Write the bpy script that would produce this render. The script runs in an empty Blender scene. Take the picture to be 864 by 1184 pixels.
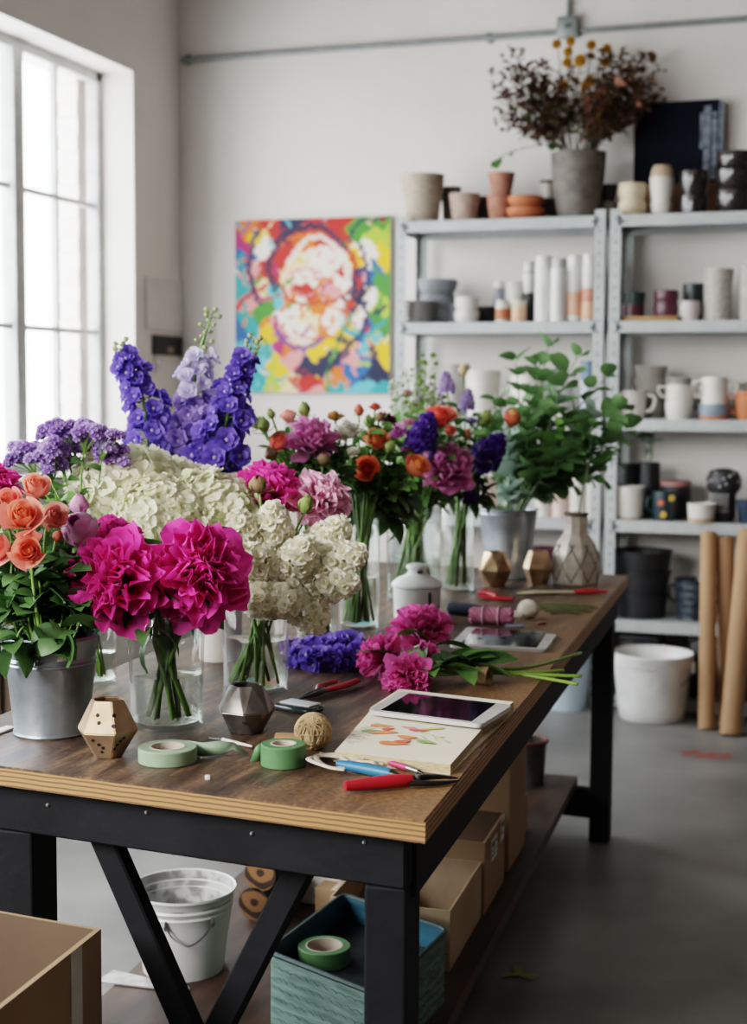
import bpy, bmesh, math, random
from mathutils import Vector, Matrix, Quaternion
rng = random.Random(11)
PI = math.pi
SC = bpy.context.scene
COL = SC.collection
V = Vector

# ------------------------------------------------------------------ camera numbers (image 864 x 1184)
F = 1700.0
H = 1.42                      # eye height
PITCH = math.atan((592 - 450) / F)
YAW = math.atan((1000 - 432) / math.hypot(F, 142))
ROLL = math.radians(.35)
CAM = V((0, 0, H))
FW = V((-math.sin(YAW) * math.cos(PITCH), math.cos(YAW) * math.cos(PITCH), -math.sin(PITCH)))
_r = V((math.cos(YAW), math.sin(YAW), 0))
_u = _r.cross(FW)
RT = _r * math.cos(ROLL) + _u * math.sin(ROLL)
UP = _u * math.cos(ROLL) - _r * math.sin(ROLL)

def ray(px, py): return FW + RT * ((px - 432) / F) - UP * ((py - 592) / F)
def PZ(px, py, z):
    d = ray(px, py); return CAM + d * ((z - H) / d.z)
def PY(px, py, y):
    d = ray(px, py); return CAM + d * (y / d.y)
def PX(px, py, x):
    d = ray(px, py); return CAM + d * (x / d.x)
def PD(px, py, dep): return CAM + ray(px, py) * dep
def dep(p): return (V(p) - CAM).dot(FW)

TZ = .83                      # table top height

# ------------------------------------------------------------------ materials
def lin(c):
    if isinstance(c, str):
        c = c.lstrip('#'); c = [int(c[i:i + 2], 16) / 255 for i in (0, 2, 4)]
        c = [x / 12.92 if x <= .04045 else ((x + .055) / 1.055) ** 2.4 for x in c]
    return tuple(c[:3])
_M = {}
def mat(name, col, rough=.6, metal=0., col2=None, scale=20., stretch=(1, 1, 1), bump=0., spec=.5, detail=4., lo=.35, hi=.65, coat=0., bscale=None, emis=0.):
    if name in _M: return _M[name]
    m = bpy.data.materials.new(name); m.use_nodes = True
    nt = m.node_tree; N = nt.nodes; L = nt.links
    b = N['Principled BSDF']
    c = lin(col); c2 = lin(col2) if col2 is not None else tuple(x * .8 for x in c)
    tc = N.new('ShaderNodeTexCoord'); mp = N.new('ShaderNodeMapping'); mp.inputs['Scale'].default_value = stretch
    L.new(tc.outputs['Object'], mp.inputs['Vector'])
    no = N.new('ShaderNodeTexNoise'); no.inputs['Scale'].default_value = scale; no.inputs['Detail'].default_value = detail
    L.new(mp.outputs['Vector'], no.inputs['Vector'])
    rp = N.new('ShaderNodeValToRGB')
    rp.color_ramp.elements[0].position = lo; rp.color_ramp.elements[1].position = hi
    rp.color_ramp.elements[0].color = (*c2, 1); rp.color_ramp.elements[1].color = (*c, 1)
    L.new(no.outputs['Fac'], rp.inputs['Fac']); L.new(rp.outputs['Color'], b.inputs['Base Color'])
    b.inputs['Roughness'].default_value = rough; b.inputs['Metallic'].default_value = metal
    b.inputs['Specular IOR Level'].default_value = spec
    b.inputs['Coat Weight'].default_value = coat; b.inputs['Coat Roughness'].default_value = .08
    if bump:
        n2 = no
        if bscale:
            n2 = N.new('ShaderNodeTexNoise'); n2.inputs['Scale'].default_value = bscale; n2.inputs['Detail'].default_value = 5
            L.new(mp.outputs['Vector'], n2.inputs['Vector'])
        bp = N.new('ShaderNodeBump'); bp.inputs['Strength'].default_value = bump; bp.inputs['Distance'].default_value = .01
        L.new(n2.outputs['Fac'], bp.inputs['Height']); L.new(bp.outputs['Normal'], b.inputs['Normal'])
    _M[name] = m
    return m

def attr_mat(name, rough, trans, sheen=0., vary=True):
    m = bpy.data.materials.new(name); m.use_nodes = True
    nt = m.node_tree; N = nt.nodes; L = nt.links
    b = N['Principled BSDF']; out = N['Material Output']
    at = N.new('ShaderNodeAttribute'); at.attribute_name = 'Col'
    src = at.outputs['Color']
    if vary:
        tc = N.new('ShaderNodeTexCoord'); no = N.new('ShaderNodeTexNoise'); no.inputs['Scale'].default_value = 90
        L.new(tc.outputs['Object'], no.inputs['Vector'])
        mr = N.new('ShaderNodeMapRange'); mr.inputs['To Min'].default_value = .8; mr.inputs['To Max'].default_value = 1.15
        L.new(no.outputs['Fac'], mr.inputs['Value'])
        mx = N.new('ShaderNodeMix'); mx.data_type = 'RGBA'; mx.blend_type = 'MULTIPLY'; mx.inputs['Factor'].default_value = 1
        L.new(at.outputs['Color'], mx.inputs['A']); L.new(mr.outputs['Result'], mx.inputs['B'])
        src = mx.outputs['Result']
    L.new(src, b.inputs['Base Color'])
    b.inputs['Roughness'].default_value = rough
    b.inputs['Specular IOR Level'].default_value = .3
    if trans:
        t = N.new('ShaderNodeBsdfTranslucent'); L.new(src, t.inputs['Color'])
        ms = N.new('ShaderNodeMixShader'); ms.inputs['Fac'].default_value = trans
        L.new(b.outputs['BSDF'], ms.inputs[1]); L.new(t.outputs['BSDF'], ms.inputs[2]); L.new(ms.outputs['Shader'], out.inputs['Surface'])
    _M[name] = m
    return m
PETAL = attr_mat('petal', .55, .35)
LEAF = attr_mat('leaf', .42, .22)
PAINT = attr_mat('paint', .55, 0)
STEM = mat('stem_green', '#73933f', .5, col2='#557a30', scale=40)
STEMD = mat('stem_dark', '#587040', .5, col2='#435a32', scale=40)

def thin_glass(name, tint=(.97, .985, .98), edge=(.5, .56, .55), ior=1.45, gl=(1, 1, 1)):
    m = bpy.data.materials.new(name); m.use_nodes = True
    nt = m.node_tree; N = nt.nodes; L = nt.links
    N.remove(N['Principled BSDF']); out = N['Material Output']
    lw = N.new('ShaderNodeLayerWeight'); lw.inputs['Blend'].default_value = .35
    pw = N.new('ShaderNodeMath'); pw.operation = 'POWER'; pw.inputs[1].default_value = 7.
    L.new(lw.outputs['Facing'], pw.inputs[0])
    mx = N.new('ShaderNodeMix'); mx.data_type = 'RGBA'
    mx.inputs['A'].default_value = (*tint, 1); mx.inputs['B'].default_value = (*edge, 1)
    L.new(pw.outputs['Value'], mx.inputs['Factor'])
    tr = N.new('ShaderNodeBsdfTransparent'); L.new(mx.outputs['Result'], tr.inputs['Color'])
    g = N.new('ShaderNodeBsdfGlossy'); g.inputs['Roughness'].default_value = .03; g.inputs['Color'].default_value = (*gl, 1)
    p5 = N.new('ShaderNodeMath'); p5.operation = 'POWER'; p5.inputs[1].default_value = 4.5; l2 = N.new('ShaderNodeLayerWeight'); l2.inputs['Blend'].default_value = .5; L.new(l2.outputs['Facing'], p5.inputs[0])
    fr = N.new('ShaderNodeMath'); fr.operation = 'MULTIPLY_ADD'; f0_ = ((ior - 1) / (ior + 1)) ** 2; fr.inputs[1].default_value = .95; fr.inputs[2].default_value = f0_; L.new(p5.outputs['Value'], fr.inputs[0])
    ms = N.new('ShaderNodeMixShader'); L.new(fr.outputs['Value'], ms.inputs['Fac'])
    L.new(tr.outputs['BSDF'], ms.inputs[1]); L.new(g.outputs['BSDF'], ms.inputs[2]); L.new(ms.outputs['Shader'], out.inputs['Surface'])
    _M[name] = m
    return m
GLASS = thin_glass('clear_glass')
WATER = thin_glass('vase_water', (.92, .95, .93), (.75, .82, .8), 1.25)
PANE = thin_glass('window_glass', (.97, .98, .98), (.9, .92, .92), 1.3)

# ------------------------------------------------------------------ objects
def tag(o, label=None, cat=None, group=None, kind=None):
    if label: o['label'] = label
    if cat: o['category'] = cat
    if group: o['group'] = group
    if kind: o['kind'] = kind
    return o
def obj(name, bm, mats, parent=None, loc=None, rot=None, smooth=40, recalc=False):
    if recalc: bmesh.ops.recalc_face_normals(bm, faces=bm.faces)
    me = bpy.data.meshes.new(name); bm.to_mesh(me); bm.free()
    for m in (mats if isinstance(mats, (list, tuple)) else [mats]): me.materials.append(m)
    if smooth:
        me.shade_smooth()
        if smooth < 180: me.set_sharp_from_angle(angle=math.radians(smooth))
    return inst(name, me, parent, loc, rot)
def inst(name, me, parent=None, loc=None, rot=None, scale=None):
    o = bpy.data.objects.new(name, me); COL.objects.link(o)
    if parent: o.parent = parent
    if loc is not None: o.location = loc
    if rot is not None:
        if isinstance(rot, Quaternion): o.rotation_mode = 'QUATERNION'; o.rotation_quaternion = rot
        else: o.rotation_euler = rot
    if scale is not None: o.scale = (scale,) * 3 if not hasattr(scale, '__len__') else scale
    return o
def thing(name, label, cat, loc=(0, 0, 0), rz=0., group=None):
    o = bpy.data.objects.new(name, None); COL.objects.link(o)
    o.empty_display_size = .05; o.location = loc; o.rotation_euler = (0, 0, rz)
    return tag(o, label, cat, group)
def struct(name, bm, mats, parent=None, **k):
    o = obj(name, bm, mats, parent, **k)
    if not parent: o['kind'] = 'structure'
    return o
B = bmesh.new

# ------------------------------------------------------------------ shapes
def bx(bm, size, c=(0, 0, 0), rot=None, bev=0., mi=0, seg=2):
    t = B(); bmesh.ops.create_cube(t, size=1)
    bmesh.ops.scale(t, vec=size, verts=t.verts)
    if bev: bmesh.ops.bevel(t, geom=t.edges[:], offset=bev, segments=seg, affect='EDGES', profile=.5)
    M = Matrix.Translation(c)
    if rot is not None: M = M @ (rot.to_matrix().to_4x4() if isinstance(rot, Quaternion) else Matrix(rot).to_4x4() if not isinstance(rot, (int, float)) else Matrix.Rotation(rot, 4, 'Z'))
    merge(bm, t, M, mi)
def merge(bm, t, M=None, mi=0):
    if M is not None: bmesh.ops.transform(t, matrix=M, verts=t.verts)
    mp = {v: bm.verts.new(v.co) for v in t.verts}
    for f in t.faces:
        try:
            nf = bm.faces.new([mp[v] for v in f.verts]); nf.material_index = mi or f.material_index
        except ValueError: pass
    t.free()
def prism(bm, pts, z0, z1, mi=0, side=None):
    a = [bm.verts.new((p[0], p[1], z0)) for p in pts]; b = [bm.verts.new((p[0], p[1], z1)) for p in pts]
    n = len(pts)
    ar = sum(pts[i][0] * pts[(i + 1) % n][1] - pts[(i + 1) % n][0] * pts[i][1] for i in range(n))
    if ar < 0: a.reverse(); b.reverse()
    f = bm.faces.new(b); f.material_index = mi
    f = bm.faces.new(a[::-1]); f.material_index = mi
    for i in range(n):
        j = (i + 1) % n
        f = bm.faces.new((a[i], a[j], b[j], b[i])); f.material_index = mi if side is None else side
def quad(bm, p, mi=0):
    f = bm.faces.new([bm.verts.new(q) for q in p]); f.material_index = mi; return f
def lathe(bm, prof, seg=32, c=(0, 0, 0), mi=0, sx=1., sy=1., rot=0.):
    rings = []
    for r, z in prof:
        if abs(r) < 1e-6: rings.append([bm.verts.new((c[0], c[1], c[2] + z))])
        else: rings.append([bm.verts.new((c[0] + r * sx * math.cos(rot + 2 * PI * i / seg), c[1] + r * sy * math.sin(rot + 2 * PI * i / seg), c[2] + z)) for i in range(seg)])
    for a, b in zip(rings, rings[1:]):
        for i in range(seg):
            j = (i + 1) % seg
            vs = [a[0], b[j], b[i]] if len(a) == 1 else ([a[i], a[j], b[0]] if len(b) == 1 else [a[i], a[j], b[j], b[i]])
            if len(a) == 1 and len(b) == 1: continue
            try: f = bm.faces.new(vs); f.material_index = mi
            except ValueError: pass
def frame_of(d):
    d = d.normalized(); a = V((0, 0, 1)) if abs(d.z) < .9 else V((1, 0, 0))
    x = d.cross(a).normalized(); return x, d.cross(x).normalized()
def tube(bm, pts, r, seg=6, mi=0, cap=True, flat=1., closed=False):
    pts = [V(p) for p in pts]; n = len(pts)
    rs = r if hasattr(r, '__len__') else [r] * n
    rings = []; x = None
    for i, p in enumerate(pts):
        if closed: d = pts[(i + 1) % n] - pts[i - 1]
        else: d = pts[min(i + 1, n - 1)] - pts[max(i - 1, 0)]
        if d.length < 1e-9: d = V((0, 0, 1))
        d.normalize()
        if x is None: x, y = frame_of(d)
        else:
            x = (x - d * x.dot(d))
            x = x.normalized() if x.length > 1e-6 else frame_of(d)[0]
            y = d.cross(x)
        rings.append([bm.verts.new(p + (x * math.cos(2 * PI * k / seg) + y * math.sin(2 * PI * k / seg) * flat) * rs[i]) for k in range(seg)])
    prs = list(zip(rings, rings[1:])) + ([(rings[-1], rings[0])] if closed else [])
    for a, b in prs:
        for k in range(seg):
            j = (k + 1) % seg
            f = bm.faces.new((a[k], a[j], b[j], b[k])); f.material_index = mi
    if cap and not closed:
        f = bm.faces.new(rings[0][::-1]); f.material_index = mi
        f = bm.faces.new(rings[-1]); f.material_index = mi
def bez(p0, p1, p2, p3, n=8):
    out = []
    for i in range(n + 1):
        t = i / n; s = 1 - t
        out.append(p0 * s ** 3 + p1 * 3 * s * s * t + p2 * 3 * s * t * t + p3 * t ** 3)
    return out
def smooth_path(pts, n=6):
    pts = [V(p) for p in pts]; out = []
    for i in range(len(pts) - 1):
        a = pts[max(i - 1, 0)]; b = pts[i]; c = pts[i + 1]; d = pts[min(i + 2, len(pts) - 1)]
        for k in range(n):
            t = k / n
            out.append(.5 * ((2 * b) + (c - a) * t + (2 * a - 5 * b + 4 * c - d) * t * t + (3 * b - a - 3 * c + d) * t ** 3))
    out.append(pts[-1]); return out
def ball(bm, c, r, mi=0, sub=1, s=(1, 1, 1)):
    t = B(); bmesh.ops.create_icosphere(t, subdivisions=sub, radius=r)
    merge(bm, t, Matrix.Translation(c) @ Matrix.Diagonal((*s, 1)), mi)
def aim(n, up=V((0, 0, 1)), twist=0.):
    """rotation that takes +Z to n"""
    q = V((0, 0, 1)).rotation_difference(V(n).normalized())
    return q @ Quaternion((0, 0, 1), twist)
# ================================================================== THE ROOM
XL = -3.365; YB = 6.93; XR = 2.3; YF = -2.2; ZC = 3.75
WY0, WY1, WZ0, WZ1 = .45, 6.43, 1.03, 2.925        # window opening in the left wall
XF = XL - .2
WALL = mat('white_plaster', '#e9e4df', .85, col2='#ded8d2', scale=1.6, bump=.12, bscale=45, detail=6)
CEIL = mat('ceiling_paint', '#8f8c88', .9, scale=2); WALLD = mat('dark_unseen_wall', '#6a5d54', .9, col2='#544a43', scale=9)  # ceiling and unseen walls toned dark to cut bounced light
CONC = mat('polished_concrete', '#868482', .42, col2='#5d5b58', scale=2.2, detail=9, bump=.05, bscale=60, lo=.3, hi=.72)
b = B(); bx(b, (XR - XL + 1, YB - YF + .4, .1), ((XR + XL) / 2, (YB + YF) / 2, -.05)); struct('floor', b, CONC, smooth=0)
b = B(); bx(b, (XR - XL + 1, YB - YF + .4, .1), ((XR + XL) / 2, (YB + YF) / 2, ZC + .05)); struct('ceiling', b, CEIL, smooth=0)
b = B(); bx(b, (XR - XL + .8, .2, ZC), ((XR + XL) / 2, YB + .1, ZC / 2)); struct('wall_back', b, WALL, smooth=0)
b = B(); bx(b, (XR - XL + .8, .2, ZC), ((XR + XL) / 2, YF - .1, ZC / 2)); struct('wall_front', b, WALLD, smooth=0)
b = B(); bx(b, (.2, YB - YF, ZC), (XR + .1, (YB + YF) / 2, ZC / 2)); struct('wall_right', b, WALLD, smooth=0)
b = B(); T = .4; xc = XL - T / 2
bx(b, (T, YB - YF, WZ0), (xc, (YB + YF) / 2, WZ0 / 2)); bx(b, (T, YB - YF, ZC - WZ1), (xc, (YB + YF) / 2, (ZC + WZ1) / 2))
bx(b, (T, YB - WY1, WZ1 - WZ0), (xc, (YB + WY1) / 2, (WZ0 + WZ1) / 2)); bx(b, (T, WY0 - YF, WZ1 - WZ0), (xc, (WY0 + YF) / 2, (WZ0 + WZ1) / 2))
struct('wall_left', b, WALL, smooth=0)
# window: outer frame, sash mullions, glazing bars and panes
WFR = mat('window_paint', '#cfcfce', .5, col2='#b9b9b8', scale=12)
win = thing('window_1', None, None, (XF, 0, 0)); win['kind'] = 'structure'
b = B()
for z in (WZ0 + .03, WZ1 - .022): bx(b, (.06, WY1 - WY0, .05), (0, (WY0 + WY1) / 2, z), bev=.004)
for y in (WY0 + .022, WY1 - .022): bx(b, (.06, .044, WZ1 - WZ0), (0, y, (WZ0 + WZ1) / 2), bev=.004)
obj('window_frame', b, WFR, win)
ys = [5.68 - .745 * i for i in range(7)]
b = B()
for y in ys: bx(b, (.075, .085, WZ1 - WZ0 - .06), (.004, y, (WZ0 + WZ1) / 2), bev=.006)
obj('window_mullion', b, WFR, win)
b = B(); eds = [WY1] + ys
for y0, y1 in zip(eds[1:], eds): bx(b, (.035, .026, WZ1 - WZ0 - .06), (.002, (y0 + y1) / 2 - (.02 if y1 == WY1 else 0), (WZ0 + WZ1) / 2), bev=.004)
for z in (2.29, 1.685): bx(b, (.033, WY1 - WY0 - .08, .026), (0, (WY0 + WY1) / 2, z), bev=.004)
obj('glazing_bar', b, WFR, win)
b = B(); quad(b, [(-.012, WY0, WZ0), (-.012, WY1, WZ0), (-.012, WY1, WZ1), (-.012, WY0, WZ1)]); obj('pane', b, PANE, win, smooth=0)
b = B(); bx(b, (.24, WY1 - WY0, .035), (XL - .08, (WY0 + WY1) / 2, WZ0 - .012), bev=.006); struct('trim_1', b, WFR)
# brick edge of the outside reveal
BRK = mat('pale_brick', '#f1e8e3', .9, col2='#e6d9d2', scale=14)
b = B()
for k in range(24): bx(b, (.1, .09 + (.015 if k % 2 else 0), .078), (XF - .11, WY1 - .03, WZ0 + .04 + k * .08))
struct('trim_2', b, BRK, smooth=0)
# pale building across the street, seen washed out through the panes
PALE = mat('pale_render', '#e8e2dc', .9, col2='#d5c9c2', scale=.8)
t = thing('street_building', 'pale washed-out building across the street behind the window', 'building', (-12.5, 6, 0))
b = B(); bx(b, (1.5, 16, 3.2), (0, 0, .2)); obj('facade', b, PALE, t, smooth=0)
b = B(); bx(b, (1.8, 16.2, .18), (0, 0, 1.9)); obj('cornice', b, PALE, t, smooth=0)
DKW = mat('far_window', '#b9bcc0', .3)
for k in range(5):
    b = B(); bx(b, (.06, 1.2, 1.1), (.77, -6 + 3 * k, .6)); obj('facade_window', b, DKW, t, smooth=0)

# conduit and junction box on the back wall
CND = mat('grey_conduit', '#8d9391', .45, .3, col2='#7c8280', scale=15)
cz = PY(207, 70, YB - .02); c1 = PY(864, 21, YB - .02)
t = thing('conduit', 'grey metal conduit running along the top of the back wall', 'conduit', (-3.34, YB - .018, cz.z))
b = B(); tube(b, [(0, 0, 0), (4.9, 0, .012)], .0135, 10)
obj('horizontal_pipe', b, CND, t)
jb = PY(657, 32, YB - .02)
b = B(); tube(b, [(jb.x + 3.34, 0, 0), (jb.x + 3.34, 0, .6)], .0125, 10); obj('vertical_pipe', b, CND, t)
for x in (.03, 1.6, 3.3): b = B(); bx(b, (.03, .012, .05), (x, .01, .003), bev=.003); obj('pipe_clip', b, CND, t)
t2 = thing('junction_box', 'small grey junction box where the conduits meet above the dried flowers', 'junction box', (jb.x, YB - .0252, jb.z))
b = B(); bx(b, (.1, .05, .1), (0, 0, 0), bev=.012); obj('box_body', b, CND, t2)
b = B()
lathe(b, [(.012, 0), (.012, .008), (0, .008)], 10, (0, 0, 0))
bmesh.ops.transform(b, matrix=Matrix.Translation((.0, -.026, 0)) @ Matrix.Rotation(PI / 2, 4, 'X'), verts=b.verts)
obj('screw', b, mat('screw_dark', '#5f6463', .4, .6), t2)
# papers and switch on the left wall by the corner
PAPER = mat('paper_white', '#d3d1cd', .8, col2='#dcdad6', scale=8)
a = PX(167, 320, XL); c = PX(209, 384, XL)
b = B(); bx(b, (.014, c.y - a.y, a.z - c.z), (XL + .008, (a.y + c.y) / 2, (a.z + c.z) / 2), bev=.002)
tag(obj('wall_notice', b, PAPER, smooth=0), 'blank white sheet pinned on the left wall near the corner', 'paper')
a = PX(172, 387, XL); c = PX(212, 412, XL)
t = thing('photo_card', 'small black picture card pinned under the white sheet by the window', 'picture', (XL + .008, (a.y + c.y) / 2, (a.z + c.z) / 2))
b = B(); bx(b, (.01, min(c.y, YB - .02) - a.y, a.z - c.z), bev=.002); obj('card', b, mat('card_black', '#262423', .6), t)
b = B(); bx(b, (.004, .07, .03), (.006, .02, -.02), bev=.001); obj('picture_motif', b, mat('card_beige', '#9a8d78', .7), t)
a = PX(181, 422, XL)
t = thing('light_switch', 'small white light switch below the black picture card', 'light switch', (XL + .006, a.y, a.z))
b = B(); bx(b, (.012, .055, .08), bev=.004); obj('plate', b, mat('switch_white', '#dedcd8', .4), t)
b = B(); bx(b, (.008, .018, .03), (.008, 0, 0), bev=.002); obj('rocker', b, mat('switch_white', '#dedcd8', .4), t)

# abstract painting on the back wall
P0 = PY(272, 255.5, YB - .03); P1 = PY(450, 455, YB - .03)
PW, PH = P1.x - P0.x, P0.z - P1.z
K = dict(r='#cf3a2c', o='#ee8536', y='#f2cb3a', w='#f4ede4', p='#eaa7a4', m='#c2417f', n='#2a3057', b='#3d78b5', t='#4fb0b4', g='#5f9f47', l='#bcd05a', c='#f3ddb5', u='#7ec6d6', v='#6b5a9c')
seeds = '''380 120 o,358 150 m,440 110 r,520 108 n,650 105 r,760 120 g,792 200 y,738 190 w,700 215 y,360 220 b,365 300 t,385 330 p,430 180 w,500 150 r,560 165 o,600 130 r,480 200 r,600 215 w,560 280 w,530 240 c,660 230 w,690 250 r,720 290 n,760 270 b,790 300 g,780 350 l,740 340 w,560 312 r,630 310 p,600 345 o,510 390 w,550 440 w,640 390 w,690 400 t,740 430 b,720 390 w,792 420 g,390 400 t,360 430 b,430 370 g,380 480 u,440 450 y,470 460 m,520 470 o,600 475 y,660 470 y,650 520 n,580 550 n,470 540 y,420 580 t,390 600 u,530 510 p,560 580 r,600 592 p,645 602 t,660 580 o,700 500 p,740 540 b,760 560 n,780 490 y,790 600 t,720 600 u,465 590 l,500 592 c,400 260 p,420 300 c,450 250 r,470 330 u,500 330 o,530 350 w,580 390 c,610 430 o,490 430 p,700 330 n,680 300 w,420 140 y,770 160 l,730 120 g,370 540 t,440 520 u,690 560 b,750 470 u'''
seeds = [(float(a), float(c_), lin(K[k])) for a, c_, k in (s.split() for s in seeds.split(','))]
def arc(cx, cy, rx, ry, a0, a1, n=14, tw=0.):
    return [(cx + rx * math.cos(math.radians(a0 + (a1 - a0) * i / n)), cy + ry * math.sin(math.radians(a0 + (a1 - a0) * i / n))) for i in range(n + 1)]
strokes = [  # points in picture units, half width, colour
    (arc(570, 240, 120, 125, 150, 330), 13, 'n'), (arc(575, 215, 95, 80, 175, 330), 11, 'r'), (arc(590, 240, 80, 90, 190, 345), 8, 'w'),
    (arc(600, 150, 80, 40, 180, 350), 12, 'r'), (arc(560, 160, 60, 45, 170, 300), 7, 'n'), (arc(585, 195, 110, 60, 200, 320), 6, 'o'),
    (arc(640, 280, 75, 110, -60, 60), 9, 'r'), (arc(660, 270, 85, 120, -50, 70), 7, 'n'), (arc(560, 280, 50, 42, 0, 360), 5, 'p'),
    (arc(560, 285, 38, 30, 20, 170), 6, 'r'), (arc(625, 315, 28, 40, 80, 300), 6, 'o'), (arc(625, 310, 16, 25, 90, 280), 4, 'm'),
    (arc(430, 230, 40, 110, 100, 260), 9, 'n'), (arc(450, 270, 60, 60, 60, 200), 7, 'm'), (arc(520, 400, 55, 50, 20, 190), 7, 'm'),
    (arc(550, 420, 75, 60, 20, 165), 8, 'v'), (arc(580, 400, 60, 55, -20, 120), 6, 'o'), (arc(540, 360, 30, 20, 180, 380), 5, 'g'),
    (arc(640, 400, 40, 45, 0, 360), 5, 'o'), (arc(700, 390, 40, 75, -110, 90), 9, 'n'), (arc(730, 300, 30, 50, 70, 280), 9, 'n'),
    ([(540, 552), (590, 556), (640, 535), (675, 500), (690, 470), (670, 452)], 13, 'n'), ([(735, 575), (760, 560), (770, 520), (755, 480)], 12, 'n'),
    ([(620, 612), (630, 560), (640, 500), (665, 440), (700, 380)], 6, 'g'), ([(360, 200), (380, 290), (375, 370), (400, 440), (440, 480)], 7, 't'),
    ([(350, 360), (400, 310), (430, 290)], 9, 'r'), ([(480, 140), (540, 120), (620, 128), (690, 165)], 10, 'r'), ([(690, 160), (720, 105), (800, 95)], 6, 'n'),
    ([(500, 330), (560, 350), (640, 345), (690, 310)], 5, 'r'), ([(460, 350), (480, 300), (520, 270)], 5, 'g'), ([(440, 600), (455, 560), (470, 530)], 9, 'l'),
    ([(520, 580), (560, 570), (600, 590)], 12, 'r'), ([(640, 590), (665, 560), (670, 540)], 8, 'o'), ([(560, 200), (600, 190), (640, 205)], 12, 'w'),
    ([(670, 210), (690, 240), (680, 290)], 11, 'w'), ([(500, 400), (520, 440), (560, 460)], 11, 'w'), ([(650, 370), (660, 400), (640, 430)], 12, 'w'),
    ([(700, 440), (740, 450), (790, 400)], 7, 't'), ([(770, 240), (790, 320), (770, 380)], 8, 'g'), ([(730, 200), (745, 215), (750, 240)], 10, 'w')]
rp = random.Random(4)
for i in range(70):
    x0, y0 = rp.uniform(350, 800), rp.uniform(97, 612); a = rp.uniform(0, 6.28); l = rp.uniform(18, 50); cv = rp.uniform(-1, 1)
    mid = 470 < x0 < 690 and 180 < y0 < 450
    strokes.insert(0, ([(x0 + l * t * math.cos(a + cv * t), y0 + l * t * math.sin(a + cv * t)) for t in (0, .25, .5, .75, 1)], rp.uniform(3, 8), rp.choice('wwcopryw' if mid else 'ybtgurwonpmlwc')))
strokes = [s_ for s_ in strokes if s_[2] != 'n'] + [(p, w * .85, k) for p, w, k in strokes if k == 'n']
strokes = [(p, w, lin(K[k])) for p, w, k in strokes]
def segd(x, y, p, q):
    dx, dy = q[0] - p[0], q[1] - p[1]; t = max(0, min(1, ((x - p[0]) * dx + (y - p[1]) * dy) / (dx * dx + dy * dy + 1e-9)))
    return math.hypot(x - p[0] - t * dx, y - p[1] - t * dy)
boxes = [(min(q[0] for q in p) - w - 12, max(q[0] for q in p) + w + 12, min(q[1] for q in p) - w - 12, max(q[1] for q in p) + w + 12) for p, w, k in strokes]
def paint(x, y):
    x2 = x + 12 * math.sin(y * .05 + 1) + 6 * math.sin(y * .13 + x * .07); y2 = y + 12 * math.sin(x * .06) + 6 * math.sin(x * .15 - y * .05)
    ds = sorted((((x2 - s[0]) ** 2 + (y2 - s[1]) ** 2), i) for i, s in enumerate(seeds))[:2]
    d0, d1 = math.sqrt(ds[0][0]), math.sqrt(ds[1][0]); k = max(0., .5 - (d1 - d0) / 14)
    c = [a * (1 - k) + b_ * k for a, b_ in zip(seeds[ds[0][1]][2], seeds[ds[1][1]][2])]
    x3 = x + 4 * math.sin(y * .06) + 2 * math.sin(y * .21); y3 = y + 4 * math.sin(x * .055) + 2 * math.sin(x * .19)
    for (p, w, kc), bb in zip(strokes, boxes):
        if bb[0] < x < bb[1] and bb[2] < y < bb[3]:
            d = min(segd(x3, y3, a, q) for a, q in zip(p, p[1:])) + 3 * math.sin(x * .2) * math.sin(y * .17)
            k = max(0., min(1., (w - d) / 2.5 + .5)) * (.82 + .18 * math.sin(x * .31 + y * .23)); c = [a * (1 - k) + b_ * k for a, b_ in zip(c, kc)]
    return c
t = thing('abstract_painting', 'large colourful abstract painting hung unframed on the white back wall', 'painting', (P0.x, YB, P1.z))
b = B(); bx(b, (PW, .028, PH), (PW / 2, -.0142, PH / 2), bev=.002); obj('canvas', b, mat('canvas_edge', '#d9cfc0', .8), t)
b = B(); lay = b.verts.layers.float_color.new('Col'); nx, nz = 110, 122; g = []
for j in range(nz + 1):
    row = []
    for i in range(nx + 1):
        v = b.verts.new((PW * i / nx, -.0315, PH * (1 - j / nz))); c = paint(345 + 463 * i / nx, 92 + 526 * j / nz)
        v[lay] = (*[max(0., q) ** 1.3 for q in c], 1); row.append(v)
    g.append(row)
for j in range(nz):
    for i in range(nx): b.faces.new((g[j][i], g[j + 1][i], g[j + 1][i + 1], g[j][i + 1]))
obj('painted_surface', b, PAINT, t, smooth=0)
# red paint mark and plant bits on the floor
RED = mat('red_marking', '#b4493f', .7, col2='#98514a', scale=60)
q = PZ(819, 876, .002); b = B()
for pts in ([(-.1, 0), (-.06, .04), (0, .05), (.03, .01)], [(-.05, -.01), (0, .02), (.05, .0), (.08, .05)], [(.0, .08), (.05, .06), (.07, .09)], [(-.11, .05), (-.04, .09)]):
    tube(b, [(x, y, 0) for x, y in pts], .008, 6, flat=.2)
tag(obj('paint_mark', b, RED, loc=q), 'red scrawled paint mark on the concrete floor near the paper rolls', 'paint mark')
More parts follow.
